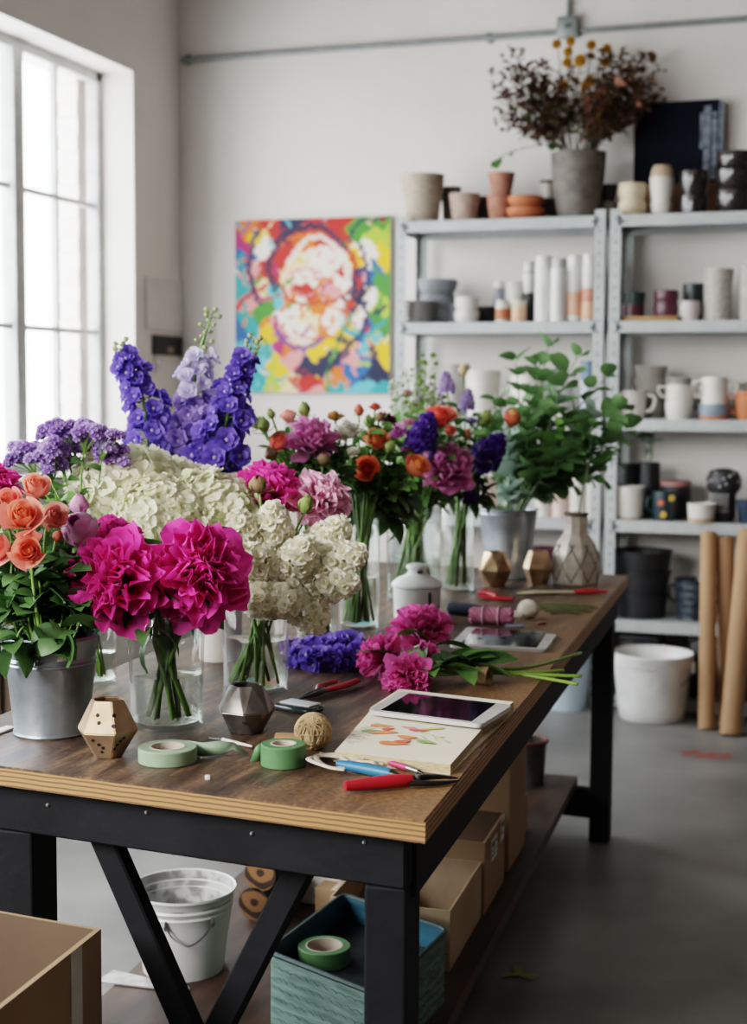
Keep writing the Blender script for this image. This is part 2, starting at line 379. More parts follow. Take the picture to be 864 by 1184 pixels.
# ================================================================== WORK TABLE
def wood_top():
    m = bpy.data.materials.new('worn_table_wood'); m.use_nodes = True
    nt = m.node_tree; N = nt.nodes; L = nt.links; b = N['Principled BSDF']
    tc = N.new('ShaderNodeTexCoord'); mp = N.new('ShaderNodeMapping'); mp.inputs['Scale'].default_value = (9, 1.2, 9)
    L.new(tc.outputs['Object'], mp.inputs['Vector'])
    n1 = N.new('ShaderNodeTexNoise'); n1.inputs['Scale'].default_value = 4.5; n1.inputs['Detail'].default_value = 9; n1.inputs['Roughness'].default_value = .65
    L.new(mp.outputs['Vector'], n1.inputs['Vector'])
    r1 = N.new('ShaderNodeValToRGB'); e = r1.color_ramp.elements
    e[0].position = .36; e[0].color = (*lin('#261b15'), 1); e[1].position = .66; e[1].color = (*lin('#7b5f47'), 1)
    x = r1.color_ramp.elements.new(.5); x.color = (*lin('#4d392c'), 1)
    L.new(n1.outputs['Fac'], r1.inputs['Fac'])
    # blotchy wear towards the right long edge
    sx = N.new('ShaderNodeSeparateXYZ'); L.new(tc.outputs['Object'], sx.inputs['Vector'])
    n2 = N.new('ShaderNodeTexNoise'); n2.inputs['Scale'].default_value = 5; n2.inputs['Detail'].default_value = 6; L.new(tc.outputs['Object'], n2.inputs['Vector'])
    ad = N.new('ShaderNodeMath'); ad.operation = 'MULTIPLY_ADD'; ad.inputs[1].default_value = .35; L.new(n2.outputs['Fac'], ad.inputs[0]); L.new(sx.outputs['X'], ad.inputs[2])
    mr = N.new('ShaderNodeMapRange'); mr.inputs['From Min'].default_value = -.13; mr.inputs['From Max'].default_value = .2; mr.inputs['To Max'].default_value = .75
    L.new(ad.outputs['Value'], mr.inputs['Value'])
    mx = N.new('ShaderNodeMix'); mx.data_type = 'RGBA'; mx.inputs['B'].default_value = (*lin('#a0754a'), 1)
    L.new(mr.outputs['Result'], mx.inputs['Factor']); L.new(r1.outputs['Color'], mx.inputs['A'])
    n3 = N.new('ShaderNodeTexNoise'); n3.inputs['Scale'].default_value = 130; n3.inputs['Detail'].default_value = 3; L.new(tc.outputs['Object'], n3.inputs['Vector'])
    m3 = N.new('ShaderNodeMapRange'); m3.inputs['From Min'].default_value = .3; m3.inputs['From Max'].default_value = .7; m3.inputs['To Min'].default_value = .45; m3.inputs['To Max'].default_value = 1.2; L.new(n3.outputs['Fac'], m3.inputs['Value'])
    mu = N.new('ShaderNodeMix'); mu.data_type = 'RGBA'; mu.blend_type = 'MULTIPLY'; mu.inputs['Factor'].default_value = 1
    L.new(mx.outputs['Result'], mu.inputs['A']); L.new(m3.outputs['Result'], mu.inputs['B']); L.new(mu.outputs['Result'], b.inputs['Base Color'])
    rr = N.new('ShaderNodeMapRange'); rr.inputs['To Min'].default_value = .36; rr.inputs['To Max'].default_value = .62; L.new(n2.outputs['Fac'], rr.inputs['Value']); L.new(rr.outputs['Result'], b.inputs['Roughness'])
    bp = N.new('ShaderNodeBump'); bp.inputs['Strength'].default_value = .25; bp.inputs['Distance'].default_value = .004; L.new(n1.outputs['Fac'], bp.inputs['Height']); L.new(bp.outputs['Normal'], b.inputs['Normal'])
    return m
def ply_edge():
    m = bpy.data.materials.new('plywood_edge'); m.use_nodes = True
    nt = m.node_tree; N = nt.nodes; L = nt.links; b = N['Principled BSDF']
    tc = N.new('ShaderNodeTexCoord'); w = N.new('ShaderNodeTexWave'); w.wave_type = 'BANDS'; w.bands_direction = 'Z'
    w.inputs['Scale'].default_value = 42; w.inputs['Distortion'].default_value = 1.2; w.inputs['Detail'].default_value = 3; w.inputs['Detail Scale'].default_value = .6
    L.new(tc.outputs['Object'], w.inputs['Vector'])
    r = N.new('ShaderNodeValToRGB'); r.color_ramp.elements[0].color = (*lin('#63452a'), 1); r.color_ramp.elements[1].color = (*lin('#a87c4d'), 1); r.color_ramp.elements[0].position = .05; r.color_ramp.elements[1].position = .45
    L.new(w.outputs['Fac'], r.inputs['Fac']); L.new(r.outputs['Color'], b.inputs['Base Color']); b.inputs['Roughness'].default_value = .65
    return m
BLACK = mat('black_painted_wood', '#1b1c1f', .7, col2='#101114', scale=9, stretch=(1, 1, 1), bump=.1, bscale=50, lo=.3, hi=.75, spec=.2)
DKW2 = mat('dark_shelf_wood', '#4a3429', .55, col2='#241812', scale=6, stretch=(3, .6, 3), bump=.2, detail=8)
FR = PZ(492, 950, TZ); BR = PZ(727.4, 665.4, TZ)
LD = (BR - FR); LD.z = 0; TL = LD.length; LD.normalize()
f0 = PZ(0, 886, TZ); ED = (f0 - FR).normalized()
FL = FR + ED * .9; BL = FL + LD * TL
TT = .031
tb = thing('work_table', 'long worn wooden work table with black painted legs, covered in flowers', 'table', (FR.x, FR.y, 0))
def tl(p, z=0.): return V((p.x - FR.x, p.y - FR.y, z))
b = B(); prism(b, [tl(FR), tl(BR), tl(BL), tl(FL)], TZ - TT, TZ, 0, 1)
es = [e for e in b.edges if abs(e.verts[0].co.z - TZ) < 1e-4 and abs(e.verts[1].co.z - TZ) < 1e-4]
bmesh.ops.bevel(b, geom=es, offset=.003, segments=2, affect='EDGES')
obj('tabletop', b, [wood_top(), ply_edge()], tb, smooth=30)
ND = V((-LD.y, LD.x, 0))                     # to the left across the table
def tloc(u, v): return FR + LD * u - ED * 0 + ED * v
def bar(bm, p, q, w, h, bev=.003):
    p, q = V(p), V(q); d = q - p; x = d.normalized()
    up = V((0, 0, 1)) if abs(x.z) < .9 else V((0, 1, 0))
    y = up.cross(x).normalized(); z = x.cross(y)
    t = B(); bmesh.ops.create_cube(t, size=1); bmesh.ops.scale(t, vec=(d.length, w, h), verts=t.verts)
    if bev: bmesh.ops.bevel(t, geom=t.edges[:], offset=bev, segments=1, affect='EDGES')
    M = Matrix((x, y, z)).transposed().to_4x4(); M.translation = (p + q) / 2
    merge(bm, t, M)
AZ0, AZ1 = .718, TZ - TT
z = (AZ0 + AZ1) / 2
for u in (.045, TL - .06): b = B(); bar(b, tl(tloc(u, .035), z), tl(tloc(u, .87), z), .03, AZ1 - AZ0); obj('apron', b, BLACK, tb, smooth=0)
for v in (.045, .86): b = B(); bar(b, tl(tloc(.064, v), .745), tl(tloc(TL - .045, v), .745), .03, .1); obj('side_apron', b, BLACK, tb, smooth=0)
for u, v in ((.0745, .068), (.0745, .722), (TL - .14, .062), (TL - .14, .83)):
    b = B(); c = tl(tloc(u, v)); lh = AZ0 - .0005 if u < 1 else .695; bx(b, (.062 if v < .5 else .09, .085, lh), (0, 0, lh / 2), bev=.004)
    obj('leg', b, BLACK, tb, loc=c, rot=(0, 0, math.atan2(LD.y, LD.x) - PI / 2), smooth=0)
SZ = .19
s0 = PZ(668, 897.5, SZ)
sfr = V((s0.x + .0524 * (s0.y - 1.98), 1.98, 0)); sbr = V((s0.x, s0.y, 0)); sw = .70
b = B(); prism(b, [tl(sfr), tl(sbr), tl(sbr + V((-sw, -.03, 0))), tl(sfr + V((-sw, -.03, 0)))], SZ - .03, SZ)
obj('lower_shelf', b, DKW2, tb, smooth=0)
for u in (.1, TL - .14): b = B(); bar(b, tl(tloc(u, .06), SZ - .075), tl(tloc(u, .85), SZ - .075), .05, .09); obj('cross_rail', b, BLACK, tb, smooth=0)
def fp(px, py): # point in the plane just behind the front apron
    n = V((-ED.y, ED.x, 0)); o = tloc(.08, 0); d = ray(px, py); return tl(CAM + d * ((o - CAM).dot(n) / d.dot(n))), (CAM + d * ((o - CAM).dot(n) / d.dot(n))).z
for (ax, ay), (cx_, cy_) in (((125, 975), (216, 1184)), ((346, 1000), (252, 1184))):
    (p, pz), (q, qz) = fp(ax, ay), fp(cx_, cy_); p.z, q.z = pz, qz; d = (q - p)
    e = p + d * ((SZ - pz) / (qz - pz)); s = p - d * (.05 / d.length)
    if ax > 200: s += LD * .032; e += LD * .032
    b = B(); bar(b, s, e, .03, .042); obj('brace', b, BLACK, tb, smooth=0)
for k in range(5): b = B(); ball(b, tl(tloc(.029, .1 + k * .18), AZ1 - .02 - .01 * (k % 2)), .0035, 0, 1); obj('screw', b, mat('screw_head', '#8b8a86', .5, .5), tb)

# ================================================================== SHELVING
STEEL = mat('grey_steel', '#b3b7b6', .5, .15, col2='#a3a8a8', scale=10)
STEELD = mat('grey_steel_dark', '#59626a', .5, .3, col2='#495157', scale=10)
SY = 6.5; SD = .36
SHZ = [2.185, 1.725, 1.297, .848, .403, .06]
def shelving(label, x0, x1):
    t = thing('shelving_unit', label, 'shelving unit', (x0, SY, 0)); w = x1 - x0; hh = 2.21
    for px_, py_ in ((0, 0), (w, 0), (0, SD), (w, SD)):
        b = B(); sx = 1 if px_ == 0 else -1; sy = 1 if py_ == 0 else -1
        bx(b, (.05, .004, hh), (px_ + sx * .025, py_ + sy * .002, hh / 2)); bx(b, (.004, .036, hh), (px_ + sx * .002, py_ + sy * .018, hh / 2))
        po = obj('post', b, STEEL, t, smooth=0)
        b = B()
        for k in range(44):
            z = .06 + k * .049
            if sy > 0: bx(b, (.006, .0012, .016), (px_ + sx * .03, py_ - .0004, z))
            bx(b, (.0012, .008, .016), (px_ + sx * .0045, py_ + sy * .02, z))
        obj('slot', b, STEELD, po, smooth=0)
    for z in SHZ:
        b = B(); zz = z
        bx(b, (w - .008, SD - .008, .003), (w / 2, SD / 2, zz - .0015))
        for y in (.006, SD - .006): bx(b, (w - .07, .012, .052), (w / 2, y, zz - .026), bev=.003)
        for x in (.006, w - .006): bx(b, (.004, SD - .08, .05), (x, SD / 2, zz - .026))
        sh = obj('shelf', b, STEEL, t, smooth=0)
        for x in (.055, w - .055): b = B(); lathe(b, [(.009, 0), (.009, .004), (0, .005)], 10); obj('bolt', b, STEELD, sh, loc=(x, 0, zz - .028), rot=(PI / 2, 0, 0))
    return t
xa, xb_ = PY(457, 255, SY).x, PY(703.5, 250, SY).x
shelving('grey steel shelving unit in the middle of the back wall, right of the painting', xa, xb_ - .008)
shelving('grey steel shelving unit at the right, holding mugs and black pots', xb_ + .006, xb_ + 1.02)

# ================================================================== POTS AND DISHES ON THE SHELVES
def vprof(r0, r1, h, th=.006, bulge=0., lip=0., foot=0., n=10, ribs=0, rib=0.):
    """vessel of revolution: outer wall up, inner wall down"""
    out = [(0, 0), (r0 - foot, 0)]
    for i in range(n + 1):
        t = i / n; r = r0 + (r1 - r0) * t + bulge * math.sin(PI * t)
        out.append((r, h * t if i else .002 + foot))
    if ribs:
        m = ribs * 4; out = [(0, 0), (r0, 0)]
        for i in range(m + 1):
            t = i / m; out.append((r0 + (r1 - r0) * t + bulge * math.sin(PI * t) + rib * math.cos(i * PI / 2), .001 + h * t))
    if lip: out += [(out[-1][0] + lip, h), (out[-1][0] + lip, h + .004), (out[-1][0] + lip - th, h + .004)]
    rin = out[-1][0] - th
    out.append((rin, h)); 
    for i in range(n - 1, 0, -1):
        t = i / n; out.append((max(.002, r0 + (r1 - r0) * t + bulge * math.sin(PI * t) - th), max(h * t, th)))
    out += [(max(.002, r0 - th), th), (0, th)]
    return out
def dcyl(pxc, y_top, y_base, wt, wb, z, Y):
    """centre, radii and height from what the eye measures at depth Y on shelf height z"""
    p = PY(pxc, y_base, Y); d = dep(p); top = PY(pxc, y_top, Y)
    return V((p.x, Y, z)), wt / F * d / 2, wb / F * d / 2, max(.01, top.z - p.z)
def pot(name, label, cat, geo, m, group=None, handles=(), base=None, band=None, **kw):
    c, r1, r0, h = geo
    bm = B(); lathe(bm, vprof(r0, r1, h, **kw), 28)
    if not handles and not base and not band:
        o = tag(obj(name, bm, m, loc=c), label, cat, group); top = c + V((0, 0, h)); return top
    t = thing(name, label, cat, c, group=group); obj('body', bm, m, t)
    for a in handles:
        hb = B(); d = V((math.cos(a), math.sin(a), 0)); hz = h * .55; rr = (r0 + r1) / 2
        pts = [d * (rr * .93) + V((0, 0, hz + h * .28)), d * (rr * 1.35) + V((0, 0, hz + h * .3)), d * (rr * 1.7) + V((0, 0, hz + .02)), d * (rr * 1.5) + V((0, 0, hz - h * .22)), d * (rr * .95) + V((0, 0, hz - h * .3))]
        tube(hb, smooth_path(pts, 4), h * .06, 8); obj('handle', hb, m, t)
    if base:
        bb = B(); k = base[1]; lathe(bb, [(0, -.0005), (r0 + .001, -.0005), (r0 + (r1 - r0) * k + kw.get('bulge', 0) * math.sin(PI * k) + .0015, h * k), (r0 + (r1 - r0) * k + kw.get('bulge', 0) * math.sin(PI * k) - .002, h * k)], 28)
        obj('base_band', bb, base[0], t)
    if band:
        bb = B(); k0, k1 = band[1], band[2]
        lathe(bb, [(r0 + (r1 - r0) * k + .0012 + kw.get('bulge', 0) * math.sin(PI * k), h * k) for k in (k0, (k0 + k1) / 2, k1)], 28); obj('label_band', bb, band[0], t)
    return c + V((0, 0, h))
BEIGE = mat('beige_stoneware', '#b0a292', .8, col2='#9c8e7f', scale=25, stretch=(1, 1, 4)); GREYG = mat('grey_green_stoneware', '#6c675e', .75, col2='#57534c', scale=25)
PINKB = mat('pinkish_clay', '#b39b8f', .8, col2='#a0887c', scale=25); DKST = mat('dark_stoneware', '#4a4743', .7, col2='#3a3836', scale=30)
TERRA = mat('terracotta', '#a87462', .85, col2='#95604f', scale=22); TERRO = mat('orange_terracotta', '#b96a44', .7, col2='#a65a38', scale=22)
VASEG = mat('grey_brown_vase', '#6b645c', .65, col2='#524c46', scale=18, bump=.2, bscale=60); CREAM = mat('cream_stoneware', '#d9c9ad', .55, col2='#c7b496', scale=60)
WHITEC = mat('white_ceramic', '#dcd8d0', .4, col2='#cfcac1', scale=14); TANC = mat('tan_ceramic', '#b79f86', .6, scale=20); BLKG = mat('black_glaze', '#1d1b1c', .22, col2='#332d2a', scale=70, coat=.4)
SLATE = mat('slate_blue_stoneware', '#8e949c', .6, col2='#7d838b', scale=18); GREYP = mat('grey_plate', '#aaa7a3', .6, col2='#96938f', scale=18)
PLUM = mat('plum_glaze', '#5a2f3d', .35, col2='#46242f', scale=20); DGREEN = mat('dark_teal_glaze', '#2b3a3b', .35, scale=20); LILAC = mat('pale_pink_glaze', '#cfc3c2', .5, scale=16)
SPECK = mat('speckled_grey', '#b5b0a8', .6, col2='#6d6963', scale=160, lo=.38, hi=.5); PLAS = mat('black_plastic', '#1f2023', .5, scale=12); CHAR = mat('charcoal_ceramic', '#2e2e31', .5, col2='#222225', scale=20)
BLUEC = mat('dusty_blue_glaze', '#7f8f9b', .45, scale=14); TERRG = mat('terracotta_base', '#c06a3d', .6, scale=18); DBLUE = mat('navy_ceramic', '#2b3b4e', .4, scale=18)
WPLA = mat('white_plastic', '#e9e8e5', .4, scale=10); PEACH = mat('peach_label', '#e2b597', .6, col2='#d8a284', scale=12, stretch=(1, 1, 6)); PINKL = mat('coral_label', '#dd8f7d', .6, scale=14); OLIVE = mat('printed_label', '#8f7a54', .6, col2='#c9503a', scale=60)
z = SHZ[0]; Y = SY + .13; Yb = SY + .25
G = lambda *a: dcyl(*a)
pot('plant_pot', 'large ribbed beige pot at the left end of the top shelf', 'pot', G(488.5, 197, 253, 51, 37, z, Y), BEIGE, ribs=6, rib=.0012)
pot('plant_pot', 'grey-green flared pot behind the large ribbed beige pot', 'pot', G(521, 207, 252, 25, 17, z, Yb), GREYG, bulge=-.004)
pot('plant_pot', 'small plain pinkish beige pot on the top shelf', 'pot', G(537, 219, 252, 36, 27, z, Y), PINKB)
pot('plant_pot', 'narrow dark pot behind the small pinkish beige pot', 'pot', G(559, 217, 250, 18, 15, z, Yb), DKST)
q = pot('terracotta_pot', 'dusty terracotta pot, lower one of the stacked pair on the top shelf', 'pot', G(578, 221, 251, 31, 23, z, Y), TERRA, group='stacked terracotta pots')
g = G(581, 196, 222, 32, 23, z, Y); pot('terracotta_pot', 'dusty terracotta pot standing on top of another terracotta pot', 'pot', (V((q.x + .005, q.y, q.z)), g[1], g[2], g[3]), TERRA, group='stacked terracotta pots')
q = pot('terracotta_bowl', 'round orange terracotta bowl under another bowl on the top shelf', 'bowl', G(608, 236, 250, 44, 28, z, Y - .02), TERRO, bulge=.012)
g = G(608, 223, 236, 42, 30, z, Y - .02); pot('terracotta_bowl', 'orange terracotta bowl stacked on the rounder orange bowl', 'bowl', (q, g[1], g[2], g[3]), TERRO, bulge=.008)
q = pot('plant_pot', 'dark pot between the orange bowls and the large grey vase', 'pot', G(632, 222, 250, 28, 24, z, Yb), DKST)
g = G(631, 201, 222, 15, 15, z, Yb); pot('spice_jar', 'small white jar with dark lid standing on a dark pot', 'jar', (q, g[1], g[2], g[3]), WHITEC, band=(DKST, .85, 1.02))
VZ = G(668, 171, 248, 64, 45, z, Y + .02)
pot('tall_vase', 'large grey-brown vase holding the dried flowers on the top shelf', 'vase', VZ, VASEG, bulge=.006, th=.008)
q = pot('bowl', 'dark grey pot under a black bowl behind the large grey vase', 'pot', G(703, 224, 246, 26, 30, z, Yb), GREYG)
g = G(702, 204, 224, 22, 14, z, Yb); pot('bowl', 'black bowl sticking out behind the large grey vase', 'bowl', (q, g[1], g[2], g[3]), PLAS)
q = pot('cup', 'cream speckled cup, lower of two at the start of the right top shelf', 'cup', G(731, 228, 246, 32, 26, z, Y), CREAM, bulge=.006)
g = G(732.5, 207, 228, 31, 26, z, Y); pot('cup', 'cream speckled cup stacked on an identical cream cup', 'cup', (q, g[1], g[2], g[3]), CREAM, bulge=.006)
q = pot('cup', 'pale grey cup at the bottom of the tall three-cup stack', 'cup', G(765, 227, 243, 26, 19, z, Y), WHITEC, bulge=.002)
g = G(765, 198, 227, 28, 22, z, Y); q = pot('cup', 'tall pale cup in the middle of the three-cup stack', 'cup', (q, g[1], g[2], g[3]), WHITEC, bulge=.003)
g = G(766, 184, 198, 22, 26, z, Y); q = pot('cup', 'tan upturned cup on top of the three-cup stack', 'cup', (q, g[1] * .9, g[2], g[3]), TANC, bulge=.004)
q = pot('cup', 'black glazed tumbler under another beside the pale cup stack', 'cup', G(802, 221, 243, 33, 31, z, Y), BLKG, bulge=.002)
g = G(803, 192, 221, 34, 26, z, Y); pot('cup', 'black glazed tumbler stacked on another beside the pale cup stack', 'cup', (q, g[1], g[2], g[3]), BLKG, bulge=.006)
q = pot('bowl', 'black bowl at the bottom of the stack of three at the right edge', 'bowl', G(849, 216, 243, 42, 34, z, Y - .02), BLKG, bulge=.007)
for lb, y0, y1, w0 in (('black bowl in the middle of the stack of three at the right edge', 193, 216, 45), ('black bowl topmost in the stack of three at the right edge', 172, 193, 41)):
    g = G(849, y0, y1, w0, 33, z, Y - .02); q = pot('bowl', lb, 'bowl', (q, g[1], g[2], g[3]), BLKG, bulge=.007)
# dark canvas leaning on the wall behind
p0, p1 = PY(733, 206, YB - .06), PY(833, 115, YB - .06)
t = thing('dark_painting', 'dark navy painting with ochre lower edge leaning behind the stacked cups', 'painting', ((p0.x + p1.x) / 2, YB - .06, z)); W_ = p1.x - p0.x; hh = p1.z - z
b = B(); bx(b, (W_, .025, hh), (0, 0, hh / 2)); obj('canvas', b, mat('navy_paint', '#0c1322', .8, col2='#070b14', spec=.15, scale=7), t, smooth=0)
b = B(); bx(b, (W_ * .98, .002, hh * .3), (0, -.014, hh * .17)); obj('ochre_band', b, mat('ochre_paint', '#94683c', .6, col2='#5d3d22', scale=9), t, smooth=0)
for x, w, h0, h1 in ((.17, .03, .42, .95), (.21, .022, .35, .9), (.14, .016, .6, .9), (.245, .02, .5, .98)): b = B(); bx(b, (w, .002, hh * (h1 - h0)), (x * W_ / .47, -.0135, hh * (h0 + h1) / 2)); obj('pale_streak', b, mat('grey_blue_paint', '#77808d', .6, col2='#39414e', scale=30), t, smooth=0)

z = SHZ[1]; Y = SY + .1; Yb = SY + .24
b0 = G(485.5, 366, 371, 43, 38, z, Y)
c, r1, r0, h = b0; h = .022
for k, lb in enumerate(('bottom', 'second', 'third', 'fourth', 'top')):
    b = B(); lathe(b, [(0, 0), (r0 * .7, 0), (r0 * .75, h * .25), (r1, h * .62), (r1 * 1.01, h * .72), (r1 * .98, h * .75), (r0 * .7, h * .4), (0, h * .35)], 28)
    tag(obj('plate', b, GREYP, loc=c + V((.002 * math.sin(k * 2), 0, k * .0215))), f'grey stoneware plate, {lb} one of the stack on the second shelf' if k in (0, 4) else f'grey stoneware plate, {lb} from the bottom of the stack of plates', 'plate', 'stack of grey plates')
q = pot('bowl', 'slate blue bowl at the bottom of the bowl stack behind the plates', 'bowl', G(506, 352, 369, 40, 34, z, Yb), SLATE, bulge=.006)
g = G(506, 335, 352, 40, 36, z, Yb); q = pot('bowl', 'slate blue bowl in the middle of the bowl stack behind the plates', 'bowl', (q, g[1], g[2], g[3]), SLATE, bulge=.006)
g = G(505, 316, 334, 46, 34, z, Yb); pot('bowl', 'wide slate blue bowl topmost in the bowl stack behind the plates', 'bowl', (q, g[1], g[2], g[3]), SLATE, bulge=.009)
q = pot('cup', 'pale grey cup, lower of two beside the grey plates', 'cup', G(540, 356, 370, 29, 25, z, Y), WHITEC, bulge=.003)
g = G(541, 340, 356, 28, 24, z, Y); pot('cup', 'pale grey cup stacked on another beside the grey plates', 'cup', (q, g[1], g[2], g[3]), WHITEC, bulge=.003)
pot('bowl', 'dark grey bowl behind the two small spice jars', 'bowl', G(561, 350, 370, 32, 24, z, Yb), CHAR, bulge=.006)
pot('bowl', 'pale slate bowl behind the pale grey cups', 'bowl', G(527, 346, 370, 24, 20, z, Yb), SLATE, bulge=.004)
LIDW = mat('jar_lid', '#d6d1c4', .5)
def jar(label, pxc, y0, y1, w, Y, m, bands, lid=None, group=None):
    c, r, _, h = dcyl(pxc, y0, y1, w, w, z, Y); t = thing('bottle' if y1 - y0 > 40 else 'spice_jar', label, 'bottle' if y1 - y0 > 40 else 'jar', c, group=group)
    b = B(); k = .84 if lid else 1.
    lathe(b, [(0, 0), (r * .96, 0), (r, .004), (r, h * k - .006), (r * .9, h * k), (0, h * k)], 24); obj('body', b, m, t)
    if lid: b = B(); lathe(b, [(0, h * k), (r * .93, h * k), (r * .95, h * (k + .02)), (r * .93, h - .002), (r * .86, h), (0, h)], 24); obj('lid', b, lid, t)
    for bm_, k0, k1 in bands: b = B(); lathe(b, [(r + .0008, h * k0), (r + .001, h * (k0 + k1) / 2), (r + .0008, h * k1)], 24); obj('label', b, bm_, t)
jar('small spice jar with a printed label, nearer the grey cups', 581.5, 345, 371, 17, Y, WHITEC, [(OLIVE, .12, .62)], LIDW)
jar('small spice jar with cream label, nearer the tall white bottles', 600, 345, 371, 17, Y, CREAM, [(PEACH, .12, .62)], LIDW)
jar('grey-white bottle behind the small printed spice jar', 577, 320, 370, 13, Yb, SLATE, [], WHITEC)
jar('wide white bottle behind the cream spice jar', 596, 321, 370, 20, Yb, WHITEC, [(CHAR, .1, .45)])
jar('white-capped black bottle next to the tall white bottles', 611, 297, 369, 13, Yb, CHAR, [(WPLA, .5, .82)], WPLA)
jar('tall plain white bottle, leftmost of the tall bottle group', 628, 294, 371, 19, Y, WPLA, [], WPLA)
jar('plain white bottle standing forward between two tall bottles', 645, 309, 371, 17, Y - .03, WPLA, [])
jar('tall white bottle at the back of the bottle group', 646, 294, 369, 17, Yb, WPLA, [], WPLA)
jar('white bottle with a peach striped lower label', 664, 294, 371, 16, Y, WPLA, [(PEACH, .1, .45)], WPLA)
jar('white bottle with coral and peach label beside the shelf post', 681, 293, 371, 17, Y, WPLA, [(PEACH, .03, .3), (PINKL, .3, .5)], WPLA)
# right unit, second shelf
p0, p1 = PY(713, 370, SY + .03), PY(784, 370, SY + .03)
b = B(); bx(b, (p1.x - p0.x, .2, .022), ((p1.x + p0.x) / 2, SY + .13, z + .011), bev=.004); tag(obj('serving_board', b, mat('pale_board', '#a77d52', .6, col2='#8d6540', scale=8, stretch=(1, 6, 6))), 'small pale wooden board under the plum jars', 'board')
zb = z + .022
q = pot('bowl', 'plum glazed bowl on the wooden board beside the shelf post', 'bowl', (G(731, 352, 366, 28, 28, zb, Y)), PLUM)
g = G(737, 338, 352, 25, 22, zb, Y); pot('bowl', 'dark teal bowl stacked on a plum bowl', 'bowl', (q + V((.01, 0, 0)), g[1], g[2], g[3]), DGREEN)
q = pot('bowl', 'plum bowl under another plum bowl on the wooden board', 'bowl', G(770, 350, 366, 27, 26, zb, Y), PLUM, bulge=.003)
g = G(771, 336, 350, 28, 26, zb, Y); pot('bowl', 'plum bowl on top of another plum bowl', 'bowl', (q, g[1], g[2], g[3]), PLUM, bulge=.003)
pot('cup', 'round pale pink cup in front of a dark canister', 'cup', G(798, 347, 370, 21, 17, z, Y - .03), LILAC, bulge=.008)
pot('canister', 'dark teal canister behind the round pale pink cup', 'canister', G(801, 324, 369, 24, 24, z, Yb), DGREEN)
q = pot('cup', 'speckled grey tall cup, lower one of the stacked pair', 'cup', G(830, 338, 370, 33, 31, z, Y), SPECK)
g = G(831, 310, 338, 35, 30, z, Y); pot('cup', 'speckled grey tall cup stacked upon its twin', 'cup', (q, g[1], g[2], g[3]), SPECK)
q = pot('cup', 'speckled grey cup at the right end of the second shelf', 'cup', G(870, 306, 370, 34, 30, z, Y), SPECK)
# third shelf
z = SHZ[2]; Y = SY + .1; Yb = SY + .24
pot('vase', 'grey pot behind the flowers on the middle shelf', 'pot', G(526, 422, 482, 34, 28, z, Y), GREYP)
pot('plant_pot', 'large plain white pot behind the flowers on the middle shelf', 'pot', G(558, 429, 482, 42, 36, z, Y), WHITEC)
pot('plant_pot', 'white pot half hidden behind the eucalyptus leaves', 'pot', G(612, 434, 482, 46, 42, z, Y), WHITEC)
pot('cup', 'pale white beaker behind the eucalyptus near the post', 'cup', G(648, 440, 482, 28, 26, z, Y), WHITEC)
q = pot('canister', 'pale blue-white canister under a blue tin beside the post', 'canister', G(681, 438, 482, 22, 22, z, Y), mat('ice_blue', '#b3bdc8', .5))
g = G(681, 416, 438, 20, 21, z, Y); pot('canister', 'blue tin standing on a pale canister beside the post', 'canister', (q, g[1], g[2], g[3]), mat('mid_blue', '#5b7690', .5))
pot('mug', 'wide white mug with its handle to the right, beside the shelf post', 'mug', G(729, 450, 482, 35, 32, z, Y), WHITEC, handles=(-.1,), bulge=.004)
q0 = G(752, 474, 482, 52, 36, z, Yb)
for k in range(4):
    q = pot('bowl', ['grey ribbed bowl at the bottom of the tall stack', 'grey ribbed bowl second in the tall stack', 'grey ribbed bowl third in the tall stack', 'grey ribbed bowl topmost in the tall stack'][k] + ' behind the mugs', 'bowl', (q0[0] + V((0, 0, .058 * k)), .075, .06, .062), BEIGE if 0 else mat('ash_glaze', '#a9a59c', .6, col2='#99958c', scale=20, stretch=(1, 1, 5)), group='tall stack of grey bowls')
pot('mug', 'dark grey mug behind the two-handled white cup', 'mug', G(783, 434, 481, 30, 28, z, Yb), GREYP, handles=(.2,))
q = pot('mug', 'white cup at the bottom of the white two-handled stack', 'cup', G(785, 464, 485, 31, 26, z, Y - .03), WHITEC, bulge=.004)
g = G(785, 446, 464, 29, 28, z, Y - .03); pot('mug', 'white two-handled cup stacked on another white cup', 'mug', (q, g[1], g[2], g[3] * 1.05), WHITEC, handles=(0, PI), bulge=.002)
q = pot('cup', 'dusty blue cup with terracotta base under a white mug', 'cup', G(826, 467, 485, 36, 32, z, Y - .03), BLUEC, base=(TERRG, .22), bulge=.002)
g = G(828, 436, 467, 29, 30, z, Y - .03); pot('mug', 'white mug standing on the dusty blue cup', 'mug', (q, g[1], g[2], g[3]), WHITEC, handles=(0, PI))
pot('mug', 'pale grey mug behind the orange mug at the right edge', 'mug', G(856, 438, 481, 30, 28, z, Yb), WHITEC, handles=(PI,))
pot('mug', 'orange terracotta mug at the right edge of the middle shelf', 'mug', G(868, 452, 485, 34, 30, z, Y - .03), TERRO, handles=(PI,), bulge=.005)
